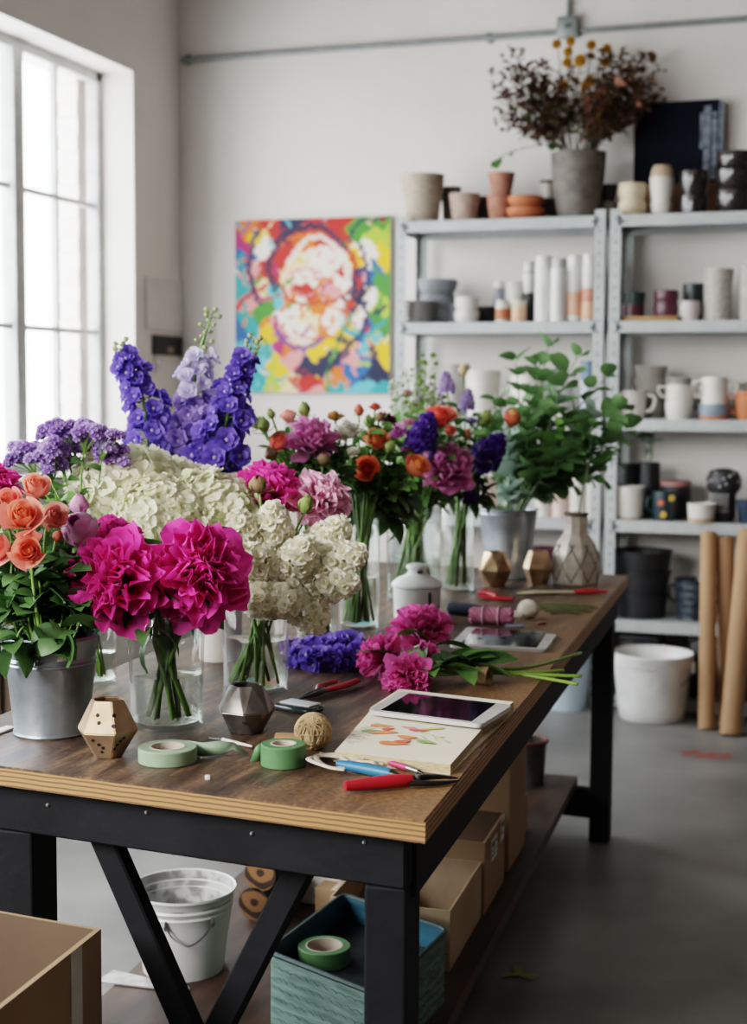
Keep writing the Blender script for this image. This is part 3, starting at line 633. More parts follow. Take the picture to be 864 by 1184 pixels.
# fourth shelf
z = SHZ[3]
CRJ = mat('blush_carton', '#d9c3bb', .6, col2='#cdb2a8', scale=6); 
for k, (x, y0, w, m_) in enumerate(((566, 556, 24, CRJ), (592, 552, 24, WHITEC), (628, 556, 20, WHITEC), (648, 552, 20, CRJ), (668, 550, 19, WHITEC), (686, 556, 17, WHITEC))):
    c, r, _, h = dcyl(x, y0, 598, w, w, z, SY + .1); t = thing('canister', ['blush canister behind the far galvanized bucket', 'white canister behind the far galvanized bucket', 'white canister right of the far galvanized bucket', 'blush canister behind the patterned vase', 'white canister just behind the patterned vase neck', 'small white canister against the shelf post'][k], 'canister', c)
    b = B(); lathe(b, [(0, 0), (r, 0), (r, h * .86), (r * .92, h * .87), (0, h * .87)], 24); obj('body', b, m_, t)
    b = B(); lathe(b, [(0, h * .87), (r * 1.02, h * .87), (r * 1.02, h), (0, h)], 24); obj('lid', b, PINKB if m_ is CRJ else WHITEC, t)
pot('cup', 'white ribbed handleless cup beside the shelf post on the fourth shelf', 'cup', G(728, 562, 600, 34, 28, z, Y - .02), WHITEC, bulge=.004, base=(TANC, .08))
pot('canister', 'tall black canister behind the white ribbed cup', 'canister', G(725, 536, 597, 26, 26, z, Yb), PLAS)
pot('canister', 'black bottle-shaped canister holding a leafy sprig', 'canister', G(750, 534, 597, 24, 26, z, Yb), PLAS)
FLM = mat('mug_dark_teal', '#24383d', .35, col2='#1a2a2e', scale=20)
c, r1, r0, h = G(768, 566, 600, 28, 24, z, Y - .03); t = thing('flower_mug', 'dark teal mug painted with red and yellow flowers', 'mug', c)
b = B(); lathe(b, vprof(r0, r1, h, bulge=.003), 28); obj('body', b, FLM, t)
b = B(); d = V((-1, -.1, 0)); tube(b, smooth_path([d * r0 * .9 + V((0, 0, h * .8)), d * r0 * 1.5 + V((0, 0, h * .75)), d * r0 * 1.6 + V((0, 0, h * .45)), d * r0 * .95 + V((0, 0, h * .25))], 4), .006, 8); obj('handle', b, FLM, t)
def motif(a, zz, s, m_, mc):
    b = B(); n = V((math.sin(a), -math.cos(a), 0)); tx = V((math.cos(a), math.sin(a), 0)); c0 = n * (r0 + (r1 - r0) * zz + .003 * math.sin(PI * zz) + .001) + V((0, 0, h * zz))
    for k in range(5): q = c0 + tx * s * math.cos(k * 1.257) + V((0, 0, s * math.sin(k * 1.257))); ball(b, q, s * .75, 0, 1, (1, .25, 1))
    ball(b, c0 + n * .0015, s * .6, 1, 1, (1, .4, 1)); obj('painted_flower', b, [m_, mc], t)
YEL = mat('paint_yellow', '#d9b44a', .5); REDP = mat('paint_red', '#c8453f', .5)
motif(-.15, .62, .009, REDP, YEL); motif(.75, .78, .01, YEL, CREAM); motif(.05, .22, .009, YEL, REDP)
c, r1, r0, h = G(781, 553, 596, 34, 34, z, Yb); t = thing('canister', 'dark canister with pink lid behind the flowered mug', 'canister', c)
b = B(); lathe(b, [(0, 0), (r0, 0), (r0, h * .86), (0, h * .86)], 28); obj('body', b, CHAR, t)
b = B(); lathe(b, [(0, h * .86), (r0 * 1.04, h * .86), (r0 * 1.04, h * .97), (r0 * .9, h), (0, h)], 28); obj('lid', b, mat('dusty_pink_lid', '#a8736f', .6), t)
pot('cup', 'low white cup with bare tan base on the fourth shelf', 'cup', G(811, 581, 603, 32, 29, z, SY + .04), WHITEC, base=(TANC, .26))
c, r1, r0, h = G(836, 536, 597, 40, 30, z, Y + .04); t = thing('beaded_jar', 'dark round-topped jar covered in pale dots and drips', 'jar', c)
b = B(); lathe(b, [(0, 0), (r0 * .8, 0), (r0, h * .1), (r0 * .95, h * .5), (r1, h * .65), (r1 * 1.02, h * .8), (r1 * .8, h * .95), (r1 * .3, h), (0, h)], 28); obj('body', b, CHAR, t)
b = B(); ball(b, (0, 0, 0), 1, 0, 1); dme = bpy.data.meshes.new('dot'); b.to_mesh(dme); b.free(); dme.materials.append(mat('pale_dot', '#d2cfca', .5)); dme.shade_smooth()
for k in range(26):
    a = k * 2.4; zz = h * (.66 + .3 * ((k * 7) % 26) / 26); rr = r1 * (1.01 if zz < h * .82 else 1.01 - .9 * ((zz - h * .82) / (h * .18)) ** 2 * .7); inst('dot', dme, t, (rr * math.cos(a), rr * math.sin(a), zz), None, .006)
for k in range(9):
    a = -PI * .95 + k * .23
    for j in range(6): inst('dot', dme, t, (r0 * .98 * math.cos(a), r0 * .98 * math.sin(a), h * (.58 - j * .075)), None, .0048)
pot('bowl', 'deep blue bowl at the right end of the fourth shelf', 'bowl', G(866, 574, 600, 30, 22, z, Y), DBLUE)
# fifth shelf
z = SHZ[4]; Y = SY + .15
q = V((0, 0, 0)); c, r1, r0, h = G(741, 690, 716, 62, 54, z, Y); cc = c
for k, lb in enumerate(('black plastic planter at the bottom of the nested stack', 'black plastic planter in the middle of the nested stack', 'black plastic planter topmost of the nested stack')):
    b = B(); rr = r1 * (1 + .05 * k); lathe(b, vprof(r0 * (1 + .05 * k), rr, h * 1.05, lip=.006, th=.004), 32); tag(obj('plant_pot', b, PLAS, loc=cc + V((0, 0, k * h * .92))), lb, 'pot', 'nested black planters')
c, r1, r0, h = G(803, 668, 714, 46, 40, z, Y); t = thing('black_pot', 'black glazed two-handled pot beside the nested black planters', 'pot', c)
b = B(); lathe(b, vprof(r0, r1, h, ribs=5, rib=.002), 28); obj('body', b, mat('inky_glaze', '#1d222a', .28, col2='#3a424c', scale=40), t)
for s in (-1, 1):
    b = B(); d = V((s, -.2, 0)); tube(b, smooth_path([d * r1 * .95 + V((0, 0, h * .85)), d * r1 * 1.25 + V((0, 0, h * .8)), d * r1 * 1.2 + V((0, 0, h * .5)), d * r1 * .95 + V((0, 0, h * .45))], 4), .007, 8); obj('handle', b, CHAR, t)
for k, (x, y0, w, m_) in enumerate(((585, 655, 40, CHAR), (632, 640, 36, PLUM), (672, 660, 34, CHAR))):
    pot('plant_pot', ['charcoal pot low behind the far galvanized bucket', 'plum coloured pot low behind the brass holders', 'charcoal pot low behind the patterned vase'][k], 'pot', G(x, y0, 714, w, w * .8, z, Y), m_)
z = SHZ[5]
for x, w, h, lb in ((-.95, .2, .24, 'dark storage box on the bottom shelf behind the white bucket'), (-.55, .3, .26, 'dark storage box on the bottom shelf behind the paper rolls')):
    t = thing('storage_box', lb, 'box', (x, SY + .19, z)); b = B(); bx(b, (w, .26, h), (0, 0, h / 2), bev=.006); obj('box_body', b, CHAR, t); b = B(); bx(b, (w + .015, .275, .03), (0, 0, h + .012), bev=.004); obj('lid', b, PLAS, t)
# ================================================================== FLOOR THINGS
KRAFT = mat('kraft_paper', '#a9835f', .75, col2='#9b7654', scale=5, stretch=(4, 4, .6)); CARD = mat('cardboard', '#9a7f61', .8, col2='#8e7355', scale=5); CARDL = mat('light_cardboard', '#b59e80', .8, col2='#a99274', scale=5); CARD_SHADE = mat('cardboard_inside_shade', '#5f4a38', .85, scale=5)  # carton insides coloured darker to stand in for the shade within
TAPEW = mat('packing_tape', '#cdbfab', .3, scale=20); LABEL = mat('label_white', '#e4e2de', .6); INK = mat('ink', '#2a2a2c', .6)
c = PZ(748, 838, 0); d = dep(c)
t = thing('white_bucket', 'large white plastic bucket on the floor in front of the shelving', 'bucket', (c.x, c.y + .14, 0)); d = dep((c.x, c.y + .14, 0))
rt, rb = 45.5 / F * d, 37 / F * d; hh = PD(752, 754, d).z
b = B(); pr = [(0, 0), (rb - .008, 0), (rb, .008)]; 
for k in range(1, 5): pr.append((rb + (rt - rb) * k / 5, hh * k / 5))
for k in range(4): zz = hh * (.83 + .04 * k); r = rb + (rt - rb) * zz / hh; pr += [(r, zz), (r + .005, zz + .004), (r + .005, zz + .008), (r, zz + .01)]
pr += [(rt + .004, hh), (rt + .001, hh + .006), (rt - .005, hh), (rb - .004, .012), (0, .012)]
lathe(b, pr, 40); obj('bucket_body', b, WPLA, t)
b = B(); bx(b, (.02, .03, .05), (rt + .004, -.02, hh * .83), bev=.006); obj('handle_lug', b, WPLA, t)
b = B(); tube(b, [V((rt * 1.03 * math.cos(a), rt * 1.03 * math.sin(a), hh * .8 - .09 * math.sin(-a))) for a in [-.1 - k * .29 for k in range(11)]][:3], .003, 6); obj('bail_wire', b, mat('wire_steel', '#9a9a98', .3, .9), t)
def roll(label, top, base, wpx, zoff=0., turns=2):
    b_ = PZ(base[0], base[1], .0); d = dep(b_); r = wpx / F * d / 2
    p1 = PY(top[0], top[1], SY - .07 + zoff)
    t = thing('paper_roll', label, 'paper roll', b_, group='kraft paper rolls leaning on the shelving'); ax = p1 - b_; L_ = ax.length; q = aim(ax)
    b = B(); n = 26
    for (ra, rb_, z0, z1) in ((r, r, 0, L_),):
        lathe(b, [(r, 0), (r, L_), (r * .9, L_), (r * .88, L_ - .25)], 28); lathe(b, [(0, .002), (r, 0)], 28)
    obj('paper_sheet', b, KRAFT, t, rot=q)
    b = B()   # loose spiral end of the sheet
    pts = [(r * (.9 - .05 * k / 8) * math.cos(k * .5), r * (.9 - .05 * k / 8) * math.sin(k * .5)) for k in range(16)]
    for (x0, y0), (x1, y1) in zip(pts, pts[1:]): quad(b, [(x0, y0, L_ - .2), (x1, y1, L_ - .2), (x1, y1, L_ + .004), (x0, y0, L_ + .004)])
    obj('rolled_edge', b, KRAFT, t, rot=q)
roll('kraft paper roll standing straight nearest the white bucket', (820, 616), (817, 843), 19)
roll('kraft paper roll in the middle of the three, tucked behind', (839, 622), (841, 838), 20, .03)
roll('kraft paper roll leaning at the right edge, in front of the others', (866, 614), (845, 850), 25)
# clear tub on the floor behind the table leg
c = PZ(655, 818, 0); d = dep(c); r = 26 / F * d
t = thing('clear_bucket', 'translucent plastic bucket on the floor behind the far table leg', 'bucket', c)
b = B(); hh = PD(655, 752, d).z; lathe(b, vprof(r * .85, r * 1.05, hh, th=.004, lip=.006), 28); obj('bucket_body', b, mat('milky_plastic', '#b3c3ce', .3, col2='#9fb0bc', scale=6), t)
b = B(); tube(b, [V((r * 1.07 * math.cos(a), r * 1.07 * math.sin(a), hh * .97 - .05 * abs(math.sin(a)))) for a in [PI + k * PI / 12 for k in range(13)]], .0025, 6); obj('bail_wire', b, _M['wire_steel'], t)

# ------------------------------------------------------------------ under the table, on the lower shelf
def P3(px, py, z=SZ): return PZ(px, py, z)
def open_box(name, label, corners, z0, z1, m, mi, th=.004, flaps=(), group=None, **kw):
    """carton without a lid; corners run counterclockwise from the front left"""
    c = sum((V((p[0], p[1], 0)) for p in corners), V()) / 4; c.z = z0
    t = thing(name, label, 'box', c, group=group); q = [V((p[0] - c.x, p[1] - c.y, 0)) for p in corners]
    h = z1 - z0
    b = B(); prism(b, [(p * (1 - .002)) for p in q], 0, th); obj('bottom_panel', b, mi, t, smooth=0)
    b = B()
    for i in range(4):
        a, e = q[i], q[(i + 1) % 4]; n = V((0, 0, 0)) - (a + e) / 2; n.normalize()
        prism(b, [a, e, e + (V() - e).normalized() * th * 1.5, a + (V() - a).normalized() * th * 1.5], 0, h)
    b.faces.ensure_lookup_table(); b.normal_update()
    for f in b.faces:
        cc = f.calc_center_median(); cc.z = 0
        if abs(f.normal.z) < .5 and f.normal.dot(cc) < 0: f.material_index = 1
    obj('side_walls', b, [m, mi], t, smooth=0)
    for i, ang, ln in flaps:
        a, e = q[i], q[(i + 1) % 4]; n = ((a + e) / 2).normalized(); o = n * math.cos(ang) * ln + V((0, 0, math.sin(ang) * ln))
        b = B(); A, E = a + V((0, 0, h)), e + V((0, 0, h)); k = (E - A) * .03
        quad(b, [A, E, E + o - k, A + o + k]); bmesh.ops.solidify(b, geom=b.faces[:], thickness=th); obj('flap', b, m, t, smooth=0)
    return t, q, h
rx = lambda y: sfr.x + (sbr.x - sfr.x) * (y - sfr.y) / (sbr.y - sfr.y)     # right edge of the lower shelf
def shelf_rect(y0, y1, x_off, w): return [(rx(y0) - x_off - w, y0), (rx(y0) - x_off, y0), (rx(y1) - x_off, y1), (rx(y1) - x_off - w, y1)]
yb = lambda px, py: PZ(px, py, SZ).y
y0, y1 = yb(520, 1124), yb(570, 1062)
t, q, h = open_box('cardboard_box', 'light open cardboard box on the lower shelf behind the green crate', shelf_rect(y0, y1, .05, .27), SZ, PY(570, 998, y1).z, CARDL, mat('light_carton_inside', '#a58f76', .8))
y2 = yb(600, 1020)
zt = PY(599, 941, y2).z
t, q, h = open_box('cardboard_box', 'brown open cardboard box with a white printed label on its side', shelf_rect(y1 + .012, y2, .045, .42), SZ, zt, CARD, CARD_SHADE)
def box_label(t, q, h, u, v, w, hh, lines):
    a, e = q[1], q[2]; d = (e - a).normalized(); n = V((d.y, -d.x, 0)); o = a + (e - a) * u + V((0, 0, h * v)) + n * .0012
    b = B(); quad(b, [o, o + d * w, o + d * w + V((0, 0, hh)), o + V((0, 0, hh))]); L_ = obj('label', b, LABEL, t, smooth=0)
    b = B()
    for x0, x1, z0, z1 in lines: o2 = o + n * .0008; quad(b, [o2 + d * (w * x0) + V((0, 0, hh * z0)), o2 + d * (w * x1) + V((0, 0, hh * z0)), o2 + d * (w * x1) + V((0, 0, hh * z1)), o2 + d * (w * x0) + V((0, 0, hh * z1))])
    obj('print', b, INK, L_, smooth=0)
box_label(t, q, h, .3, .58, .075, .055, [(.1, .5, .62, .85), (.58, .9, .7, .8), (.1, .85, .42, .5), (.1, .7, .2, .3)])
box_label(t, q, h, .76, .66, .05, .06, [(.15, .8, .6, .8), (.15, .6, .3, .4)])
y3 = yb(617, 960)
t, q, h = open_box('cardboard_box', 'small brown cardboard box farthest along the lower shelf', shelf_rect(y2 + .012, y3, .06, .3), SZ, PY(616, 917, y3).z, CARD, CARD_SHADE)
box_label(t, q, h, .7, .12, .06, .03, [(.1, .8, .3, .7)])
# tall carton standing inside the row
xo = rx(y2 + .2) - PY(601, 900, y2 + .2).x; p = shelf_rect(y2 + .05, y2 + .30, xo, .2)
t = thing('cardboard_box', 'tall closed cardboard carton standing in the small brown box', 'box', (p[0][0], p[0][1], SZ + .006)); q = [V((a - p[0][0], e - p[0][1], 0)) for a, e in p]
b = B(); prism(b, q, 0, .36); obj('carton_body', b, CARD, t, smooth=0)
b = B(); m_ = [(q[0] + q[1]) / 2, (q[3] + q[2]) / 2]; bar(b, m_[0] + V((0, 0, .3605)), m_[1] + V((0, 0, .3605)), .05, .001, 0); obj('tape', b, TAPEW, t, smooth=0)
# tin with rim
c = PZ(606, 925, SZ); c.x = rx(c.y) - .15; d = dep(c)
t = thing('metal_tin', 'dull metal tin with rusty rim standing behind the boxes', 'tin', (c.x, yb(608, 905), SZ)); c = V((c.x, yb(608, 905), SZ)); d = dep(c)
r = 21 / F * d; hh = PD(607, 855, d).z - SZ
b = B(); lathe(b, vprof(r * .88, r, hh, th=.003), 28); obj('tin_body', b, mat('dull_tin', '#6d6b69', .4, .7, col2='#55504c', scale=14), t)
b = B(); tube(b, [V((r * 1.02 * math.cos(k * PI / 14), r * 1.02 * math.sin(k * PI / 14), hh)) for k in range(28)], .006, 6, closed=True); obj('rim', b, mat('rusty_rim', '#7a4a3a', .6), t)
# green crate
GRN = mat('painted_green_weave', '#6d8880', .6, col2='#566f68', scale=14, stretch=(1, 1, 6), bump=.4, lo=.4, hi=.6); BLU = mat('painted_teal_inside', '#2f6a80', .6, col2='#1f4d60', scale=12, stretch=(1, 1, 5)); GRNR = mat('dark_green_rim', '#2c4644', .6)
A, E, C_, D_ = PZ(307, 1157, SZ), PZ(420, 1190, SZ), None, None
zt = .335
c0, c1, c2, c3 = PZ(306, 1098, zt), PZ(420, 1122, zt), None, PZ(398, 1033, zt)
c0 = PZ(309, 1100, zt); c3 = PZ(397, 1034, zt); c2 = PZ(518, 1075, zt); c1 = c0 + (c2 - c3)
ctr = (c0 + c1 + c2 + c3) / 4; ctr.z = SZ
t = thing('green_crate', 'painted green woven crate with a teal inside on the lower shelf', 'crate', ctr); q = [V((p.x - ctr.x, p.y - ctr.y, 0)) for p in (c0, c1, c2, c3)]
h = zt - SZ
def rounded(q, r, n=4):
    out = []
    for i in range(len(q)):
        p, a, e = q[i], q[i - 1], q[(i + 1) % len(q)]; u, w = (a - p).normalized() * r, (e - p).normalized() * r
        for k in range(n + 1): s = k / n; out.append((p + u) * (1 - s) ** 2 + p * 2 * s * (1 - s) + (p + w) * s * s)
    return out
def ring_wall(bm, q, z0, z1, th, mi_out=0, mi_in=1):
    n = len(q); inn = [p * (1 - th / p.length) for p in q]
    o0, o1 = [bm.verts.new((p.x, p.y, z0)) for p in q], [bm.verts.new((p.x, p.y, z1)) for p in q]; i0, i1 = [bm.verts.new((p.x, p.y, z0)) for p in inn], [bm.verts.new((p.x, p.y, z1)) for p in inn]
    for i in range(n):
        j = (i + 1) % n
        for vs, m in (((o0[i], o0[j], o1[j], o1[i]), mi_out), ((i0[j], i0[i], i1[i], i1[j]), mi_in), ((o1[i], o1[j], i1[j], i1[i]), mi_out), ((o0[j], o0[i], i0[i], i0[j]), mi_out)):
            f = bm.faces.new(vs); f.material_index = m
rq = rounded(q, .025)
b = B(); ring_wall(b, rq, 0, h, .006); prism(b, [p * .985 for p in rq], .002, .008, 1); obj('side_walls', b, [GRN, BLU], t, smooth=30)
b = B(); tube(b, [p + V((0, 0, h)) for p in rq], .005, 6, closed=True); obj('rim', b, GRNR, t)
b = B()   # stitched weave marks
for i, k0 in ((0, 12), (1, 8)):
    a, e = q[i], q[(i + 1) % 4]; d = (e - a).normalized(); n = V((d.y, -d.x, 0))
    for j in range(k0):
        for r_ in range(6):
            u = (j + (.5 if r_ % 2 else .1)) / k0; p = a + (e - a) * min(.93, max(.05, u)) + n * .001 + V((0, 0, h * (.12 + .14 * r_))); tube(b, [p, p + d * .02 + V((0, 0, .004)), p + d * .03 + V((0, 0, -.003))], .0006, 3)
obj('weave_stitch', b, mat('stitch_green', '#4a6f66', .7), t)
b = B(); a, e = q[1], q[2]; d = (e - a).normalized(); n = V((d.y, -d.x, 0)); o = a + (e - a) * .12
tube(b, smooth_path([o + V((0, 0, h * .55)) + n * .002, o + d * .03 + n * .03 + V((0, 0, h * .5)), o + d * .045 + n * .035 + V((0, 0, h * .15)), o + d * .05 + n * .03 + V((0, 0, .0))], 4), .006, 8); obj('strap_handle', b, PLAS, t)
TG = mat('green_tape', '#557d50', .55, col2='#4a7147', scale=20); TGS = mat('sage_tape', '#8fa58a', .55, col2='#80967b', scale=20); CORE = mat('cardboard_core', '#c3b6a6', .7, scale=15)
def tape_roll(label, c, r, ri, h, m, tilt=None, tail=None):
    t = thing('tape_roll', label, 'tape', c)
    b = B(); lathe(b, [(ri + .003, 0), (r - .0015, 0), (r, .0015), (r, h - .0015), (r - .0015, h), (ri + .003, h), (ri + .003, 0)], 40); obj('tape', b, m, t, rot=tilt)
    b = B(); lathe(b, [(ri, .001), (ri + .003, .001), (ri + .003, h + .0006), (ri, h + .0006), (ri, .001)], 32); obj('core', b, CORE, t, rot=tilt)
    if tail: 
        b = B(); n = len(tail)
        for (p, q_) in zip(tail, tail[1:]): quad(b, [p[0], q_[0], q_[1], p[1]])
        bmesh.ops.remove_doubles(b, verts=b.verts, dist=1e-5); bmesh.ops.solidify(b, geom=b.faces[:], thickness=.0006); obj('tape_tail', b, m, t, smooth=180)
    return t
# inner tray holds the roll in view near the top of the crate
STU = mat('dark_cloth', '#24302f', .9, col2='#171f1f', scale=20)
tc_ = PZ(375, 1112, .288); d = dep(tc_)
b = B(); prism(b, [p * .95 for p in rq], .008, .288 - SZ - .002); tag(obj('folded_cloth', b, STU, loc=ctr), 'dark folded cloth filling the green crate', 'cloth')
tape_roll('green tape roll lying inside the green crate', tc_, 30.5 / F * d, 20 / F * d, .034, TG)
# small carton + paper ream + log slices behind
p = PZ(388, 1042, SZ)
c = PZ(392, 1062, SZ); d = dep(c); w = 60 / F * d
t = thing('cardboard_box', 'small closed cardboard box behind the green crate', 'box', (c.x, c.y + .1, SZ)); zt2 = PY(390, 1030, c.y).z - SZ
b = B(); bx(b, (w, .2, zt2), (0, 0, zt2 / 2), bev=.002); obj('carton_body', b, CARD, t, smooth=0); b = B(); bx(b, (.04, .2005, .001), (0, 0, zt2 + .0005)); obj('tape', b, TAPEW, t, smooth=0)
c = PZ(348, 1040, SZ)
t = thing('paper_stack', 'stack of white paper sheets on the lower shelf behind the diagonal brace', 'paper', (c.x, c.y + .12, SZ))
b = B()
for k in range(14): bx(b, (.22 + .004 * math.sin(k * 3), .29, .0075), (.003 * math.sin(k * 5), .003 * math.cos(k * 4), .005 + k * .0085))
obj('sheets', b, LABEL, t, smooth=0)
BARK = mat('dark_bark', '#2f241c', .9, col2='#17110d', scale=14, bump=.5)
def ringwood():
    m = bpy.data.materials.new('log_rings'); m.use_nodes = True; nt = m.node_tree; b_ = nt.nodes['Principled BSDF']
    tc = nt.nodes.new('ShaderNodeTexCoord'); w = nt.nodes.new('ShaderNodeTexWave'); w.wave_type = 'RINGS'; w.rings_direction = 'Y'; w.inputs['Scale'].default_value = 9; w.inputs['Distortion'].default_value = 9; w.inputs['Detail Scale'].default_value = .8
    nt.links.new(tc.outputs['Object'], w.inputs['Vector']); r = nt.nodes.new('ShaderNodeValToRGB'); r.color_ramp.elements[0].color = (*lin('#2b1d14'), 1); r.color_ramp.elements[1].color = (*lin('#7d5735'), 1); r.color_ramp.elements[0].position = .3; r.color_ramp.elements[1].position = .6
    nt.links.new(w.outputs['Fac'], r.inputs['Fac']); nt.links.new(r.outputs['Color'], b_.inputs['Base Color']); b_.inputs['Roughness'].default_value = .8; return m
RINGW = ringwood()
c = PZ(288, 1070, SZ); d = dep(c); r = 20 / F * d
for k, lb in enumerate(('sawn log with ringed end grain behind the white pail, lower one', 'sawn log lying on another log behind the white pail')):
    zc_ = SZ + r + k * 1.75 * r + (0 if k == 0 else .002); t = thing('log', lb, 'log', (c.x + (0 if k == 0 else .015), c.y + .03, zc_))
    b = B(); lathe(b, [(r * .98, 0), (r, .01), (r, .2), (r * .98, .2)], 20); obj('bark', b, BARK, t, rot=(-PI / 2, 0, 0))
    b = B(); lathe(b, [(0, 0), (r * .985, 0)], 20); bmesh.ops.transform(b, matrix=Matrix.Rotation(-PI / 2, 4, 'X'), verts=b.verts); obj('end_grain', b, RINGW, t)
# white pail
c = PZ(212, 1118, SZ); d = dep(c)
t = thing('white_pail', 'white enamel pail with wire handle on the lower shelf under the table', 'bucket', c)
rt, rb = 59.5 / F * d, 46 / F * d; hh = PD(219, 1022, d).z - SZ
ENAM = mat('white_enamel', '#d9d9d8', .35, col2='#cfcfce', scale=8); GRIME = mat('pail_inside', '#b9b9b8', .6, col2='#7c7b79', scale=30, lo=.4, hi=.55)
b = B(); pr = [(0, 0), (rb, 0), (rb * 1.01, .006)]
for zf in (.3, .6): pr.append((rb + (rt - rb) * zf, hh * zf))
for zf in (.74, .82): r = rb + (rt - rb) * zf; pr += [(r, hh * zf), (r + .003, hh * zf + .005), (r, hh * zf + .01)]
pr += [(rt, hh - .006), (rt + .004, hh - .003), (rt + .003, hh + .002), (rt - .001, hh)]
lathe(b, pr, 40); obj('pail_body', b, ENAM, t)
b = B(); lathe(b, [(rt - .001, hh), (rb, .006), (0, .006)], 40); obj('pail_inside', b, GRIME, t)
WIRE = _M['wire_steel']
cd = V((CAM.x - c.x, CAM.y - c.y, 0)).normalized(); sd = V((-cd.y, cd.x, 0)) * -1
ang0 = math.atan2(cd.y, cd.x)
lug = []
for s in (-.5, .45):
    a = ang0 + s + .15; zf = .72; r = rb + (rt - rb) * zf; p = V((r * math.cos(a), r * math.sin(a), hh * zf)); lug.append(p)
    b = B(); n = V((math.cos(a), math.sin(a), 0)); tube(b, [p + n * .003 + V((0, 0, -.008)), p + n * .008 + V((0, 0, .0)), p + n * .003 + V((0, 0, .01))], .004, 8); ball(b, p + n * .006, .006, 0, 1); obj('lug', b, WIRE, t)
a, e = lug; n = cd
b = B(); tube(b, smooth_path([a + n * .008, a + (e - a) * .15 + n * .015 + V((0, 0, -.022)), (a + e) / 2 + n * .03 + V((0, 0, -.036)), a + (e - a) * .85 + n * .015 + V((0, 0, -.022)), e + n * .008], 5), .002, 6); obj('bail_wire', b, WIRE, t)
# flat metal blade on the shelf
A, E = PZ(122, 1128, SZ + .004), PZ(216, 1144, SZ + .004); d = (E - A).normalized(); n = V((-d.y, d.x, 0))
t = thing('steel_scraper', 'flat pale steel scraper blade lying on the lower shelf beside the pail', 'scraper', (A + E) / 2); o = (A + E) / 2
b = B(); w0, w1 = .034, .012; L_ = (E - A).length / 2
prism(b, [d * -L_ + n * w0 * .9, d * -L_ - n * w0, d * L_ - n * w1, d * (L_ + .006), d * L_ + n * w1], -.002, .001); obj('blade', b, mat('brushed_steel', '#b9b9b7', .35, .7, col2='#9b9b99', scale=30), t, smooth=0)
b = B(); lathe(b, [(.006, .001), (.006, .003), (0, .003)], 10, (L_ * .8, 0, 0)); bmesh.ops.transform(b, matrix=Matrix.Rotation(math.atan2(d.y, d.x), 4, 'Z'), verts=b.verts); obj('rivet', b, INK, t)
# big carton in front at the left
ZB = .61
p = PZ(117, 1074, ZB); dv = (LD * -1).normalized(); ex = ED
q4 = [p + ex * .5 + dv * .42, p + dv * .42, p, p + ex * .5]
t, q, h = open_box('cardboard_box', 'big open cardboard carton standing on the floor before the table, white tape on its side', q4, 0, ZB, CARD, CARD_SHADE, th=.007)
a, e = q[1], q[2]; d = (e - a).normalized(); n = V((d.y, -d.x, 0)); o = e - d * .1
b = B(); quad(b, [o + n * .001 + V((0, 0, 0)), o + d * .035 + n * .001, o + d * .035 + n * .001 + V((0, 0, h)), o + n * .001 + V((0, 0, h))]); obj('tape', b, mat('white_tape', '#d8d2c8', .4), t, smooth=0)

# weathered boards leaning behind the bucket, left of the table
BRD = mat('weathered_board', '#6d5b4c', .8, col2='#40342b', scale=6, stretch=(5, 5, .7), bump=.2)
for k in range(3):
    c = PD(-14 + k * 17, 900, 3.3); b = B(); bx(b, (.075, .02, 1.04), (0, 0, .52), bev=.003)
    tag(obj('wooden_board', b, BRD, loc=(c.x, c.y, .02), rot=(-.06 - .02 * k, .02 * (k - 1), .35), smooth=0), ['weathered brown board standing behind the bucket, at the left frame edge', 'weathered brown board standing behind the bucket, middle of three', 'weathered brown board standing behind the bucket, closest to the table'][k], 'board', 'boards standing left of the table')
b = B(); bx(b, (.35, .12, .02), (0, 0, 0), bev=.004); c = PD(3, 905, 3.3)
tag(obj('floor_plank', b, BRD, loc=(c.x, c.y, .01), rot=(0, 0, .3), smooth=0), 'short plank on the floor under the standing boards', 'board')
# leaf scraps on the floor
for (px, py, s, lb) in ((600, 1126, .05, 'torn green leaf scrap on the dark floor right of the table'), (680, 1032, .018, 'tiny yellow-green petal on the floor below the far leg'), (645, 1118, .014, 'tiny pale petal on the dark floor in the foreground')):
    p = PZ(px, py, .003); b = B()
    for k in range(4 if s > .03 else 1):
        a = k * 1.9; tube(b, [(0, 0, 0), (s * math.cos(a) * .6, s * math.sin(a) * .6, .003), (s * math.cos(a + .2), s * math.sin(a + .2), 0)], [s * .12, s * .22, s * .03], 6, flat=.15)
    tag(obj('leaf_scrap', b, mat('scrap_green', '#8a9a55', .6), loc=p), lb, 'leaf')
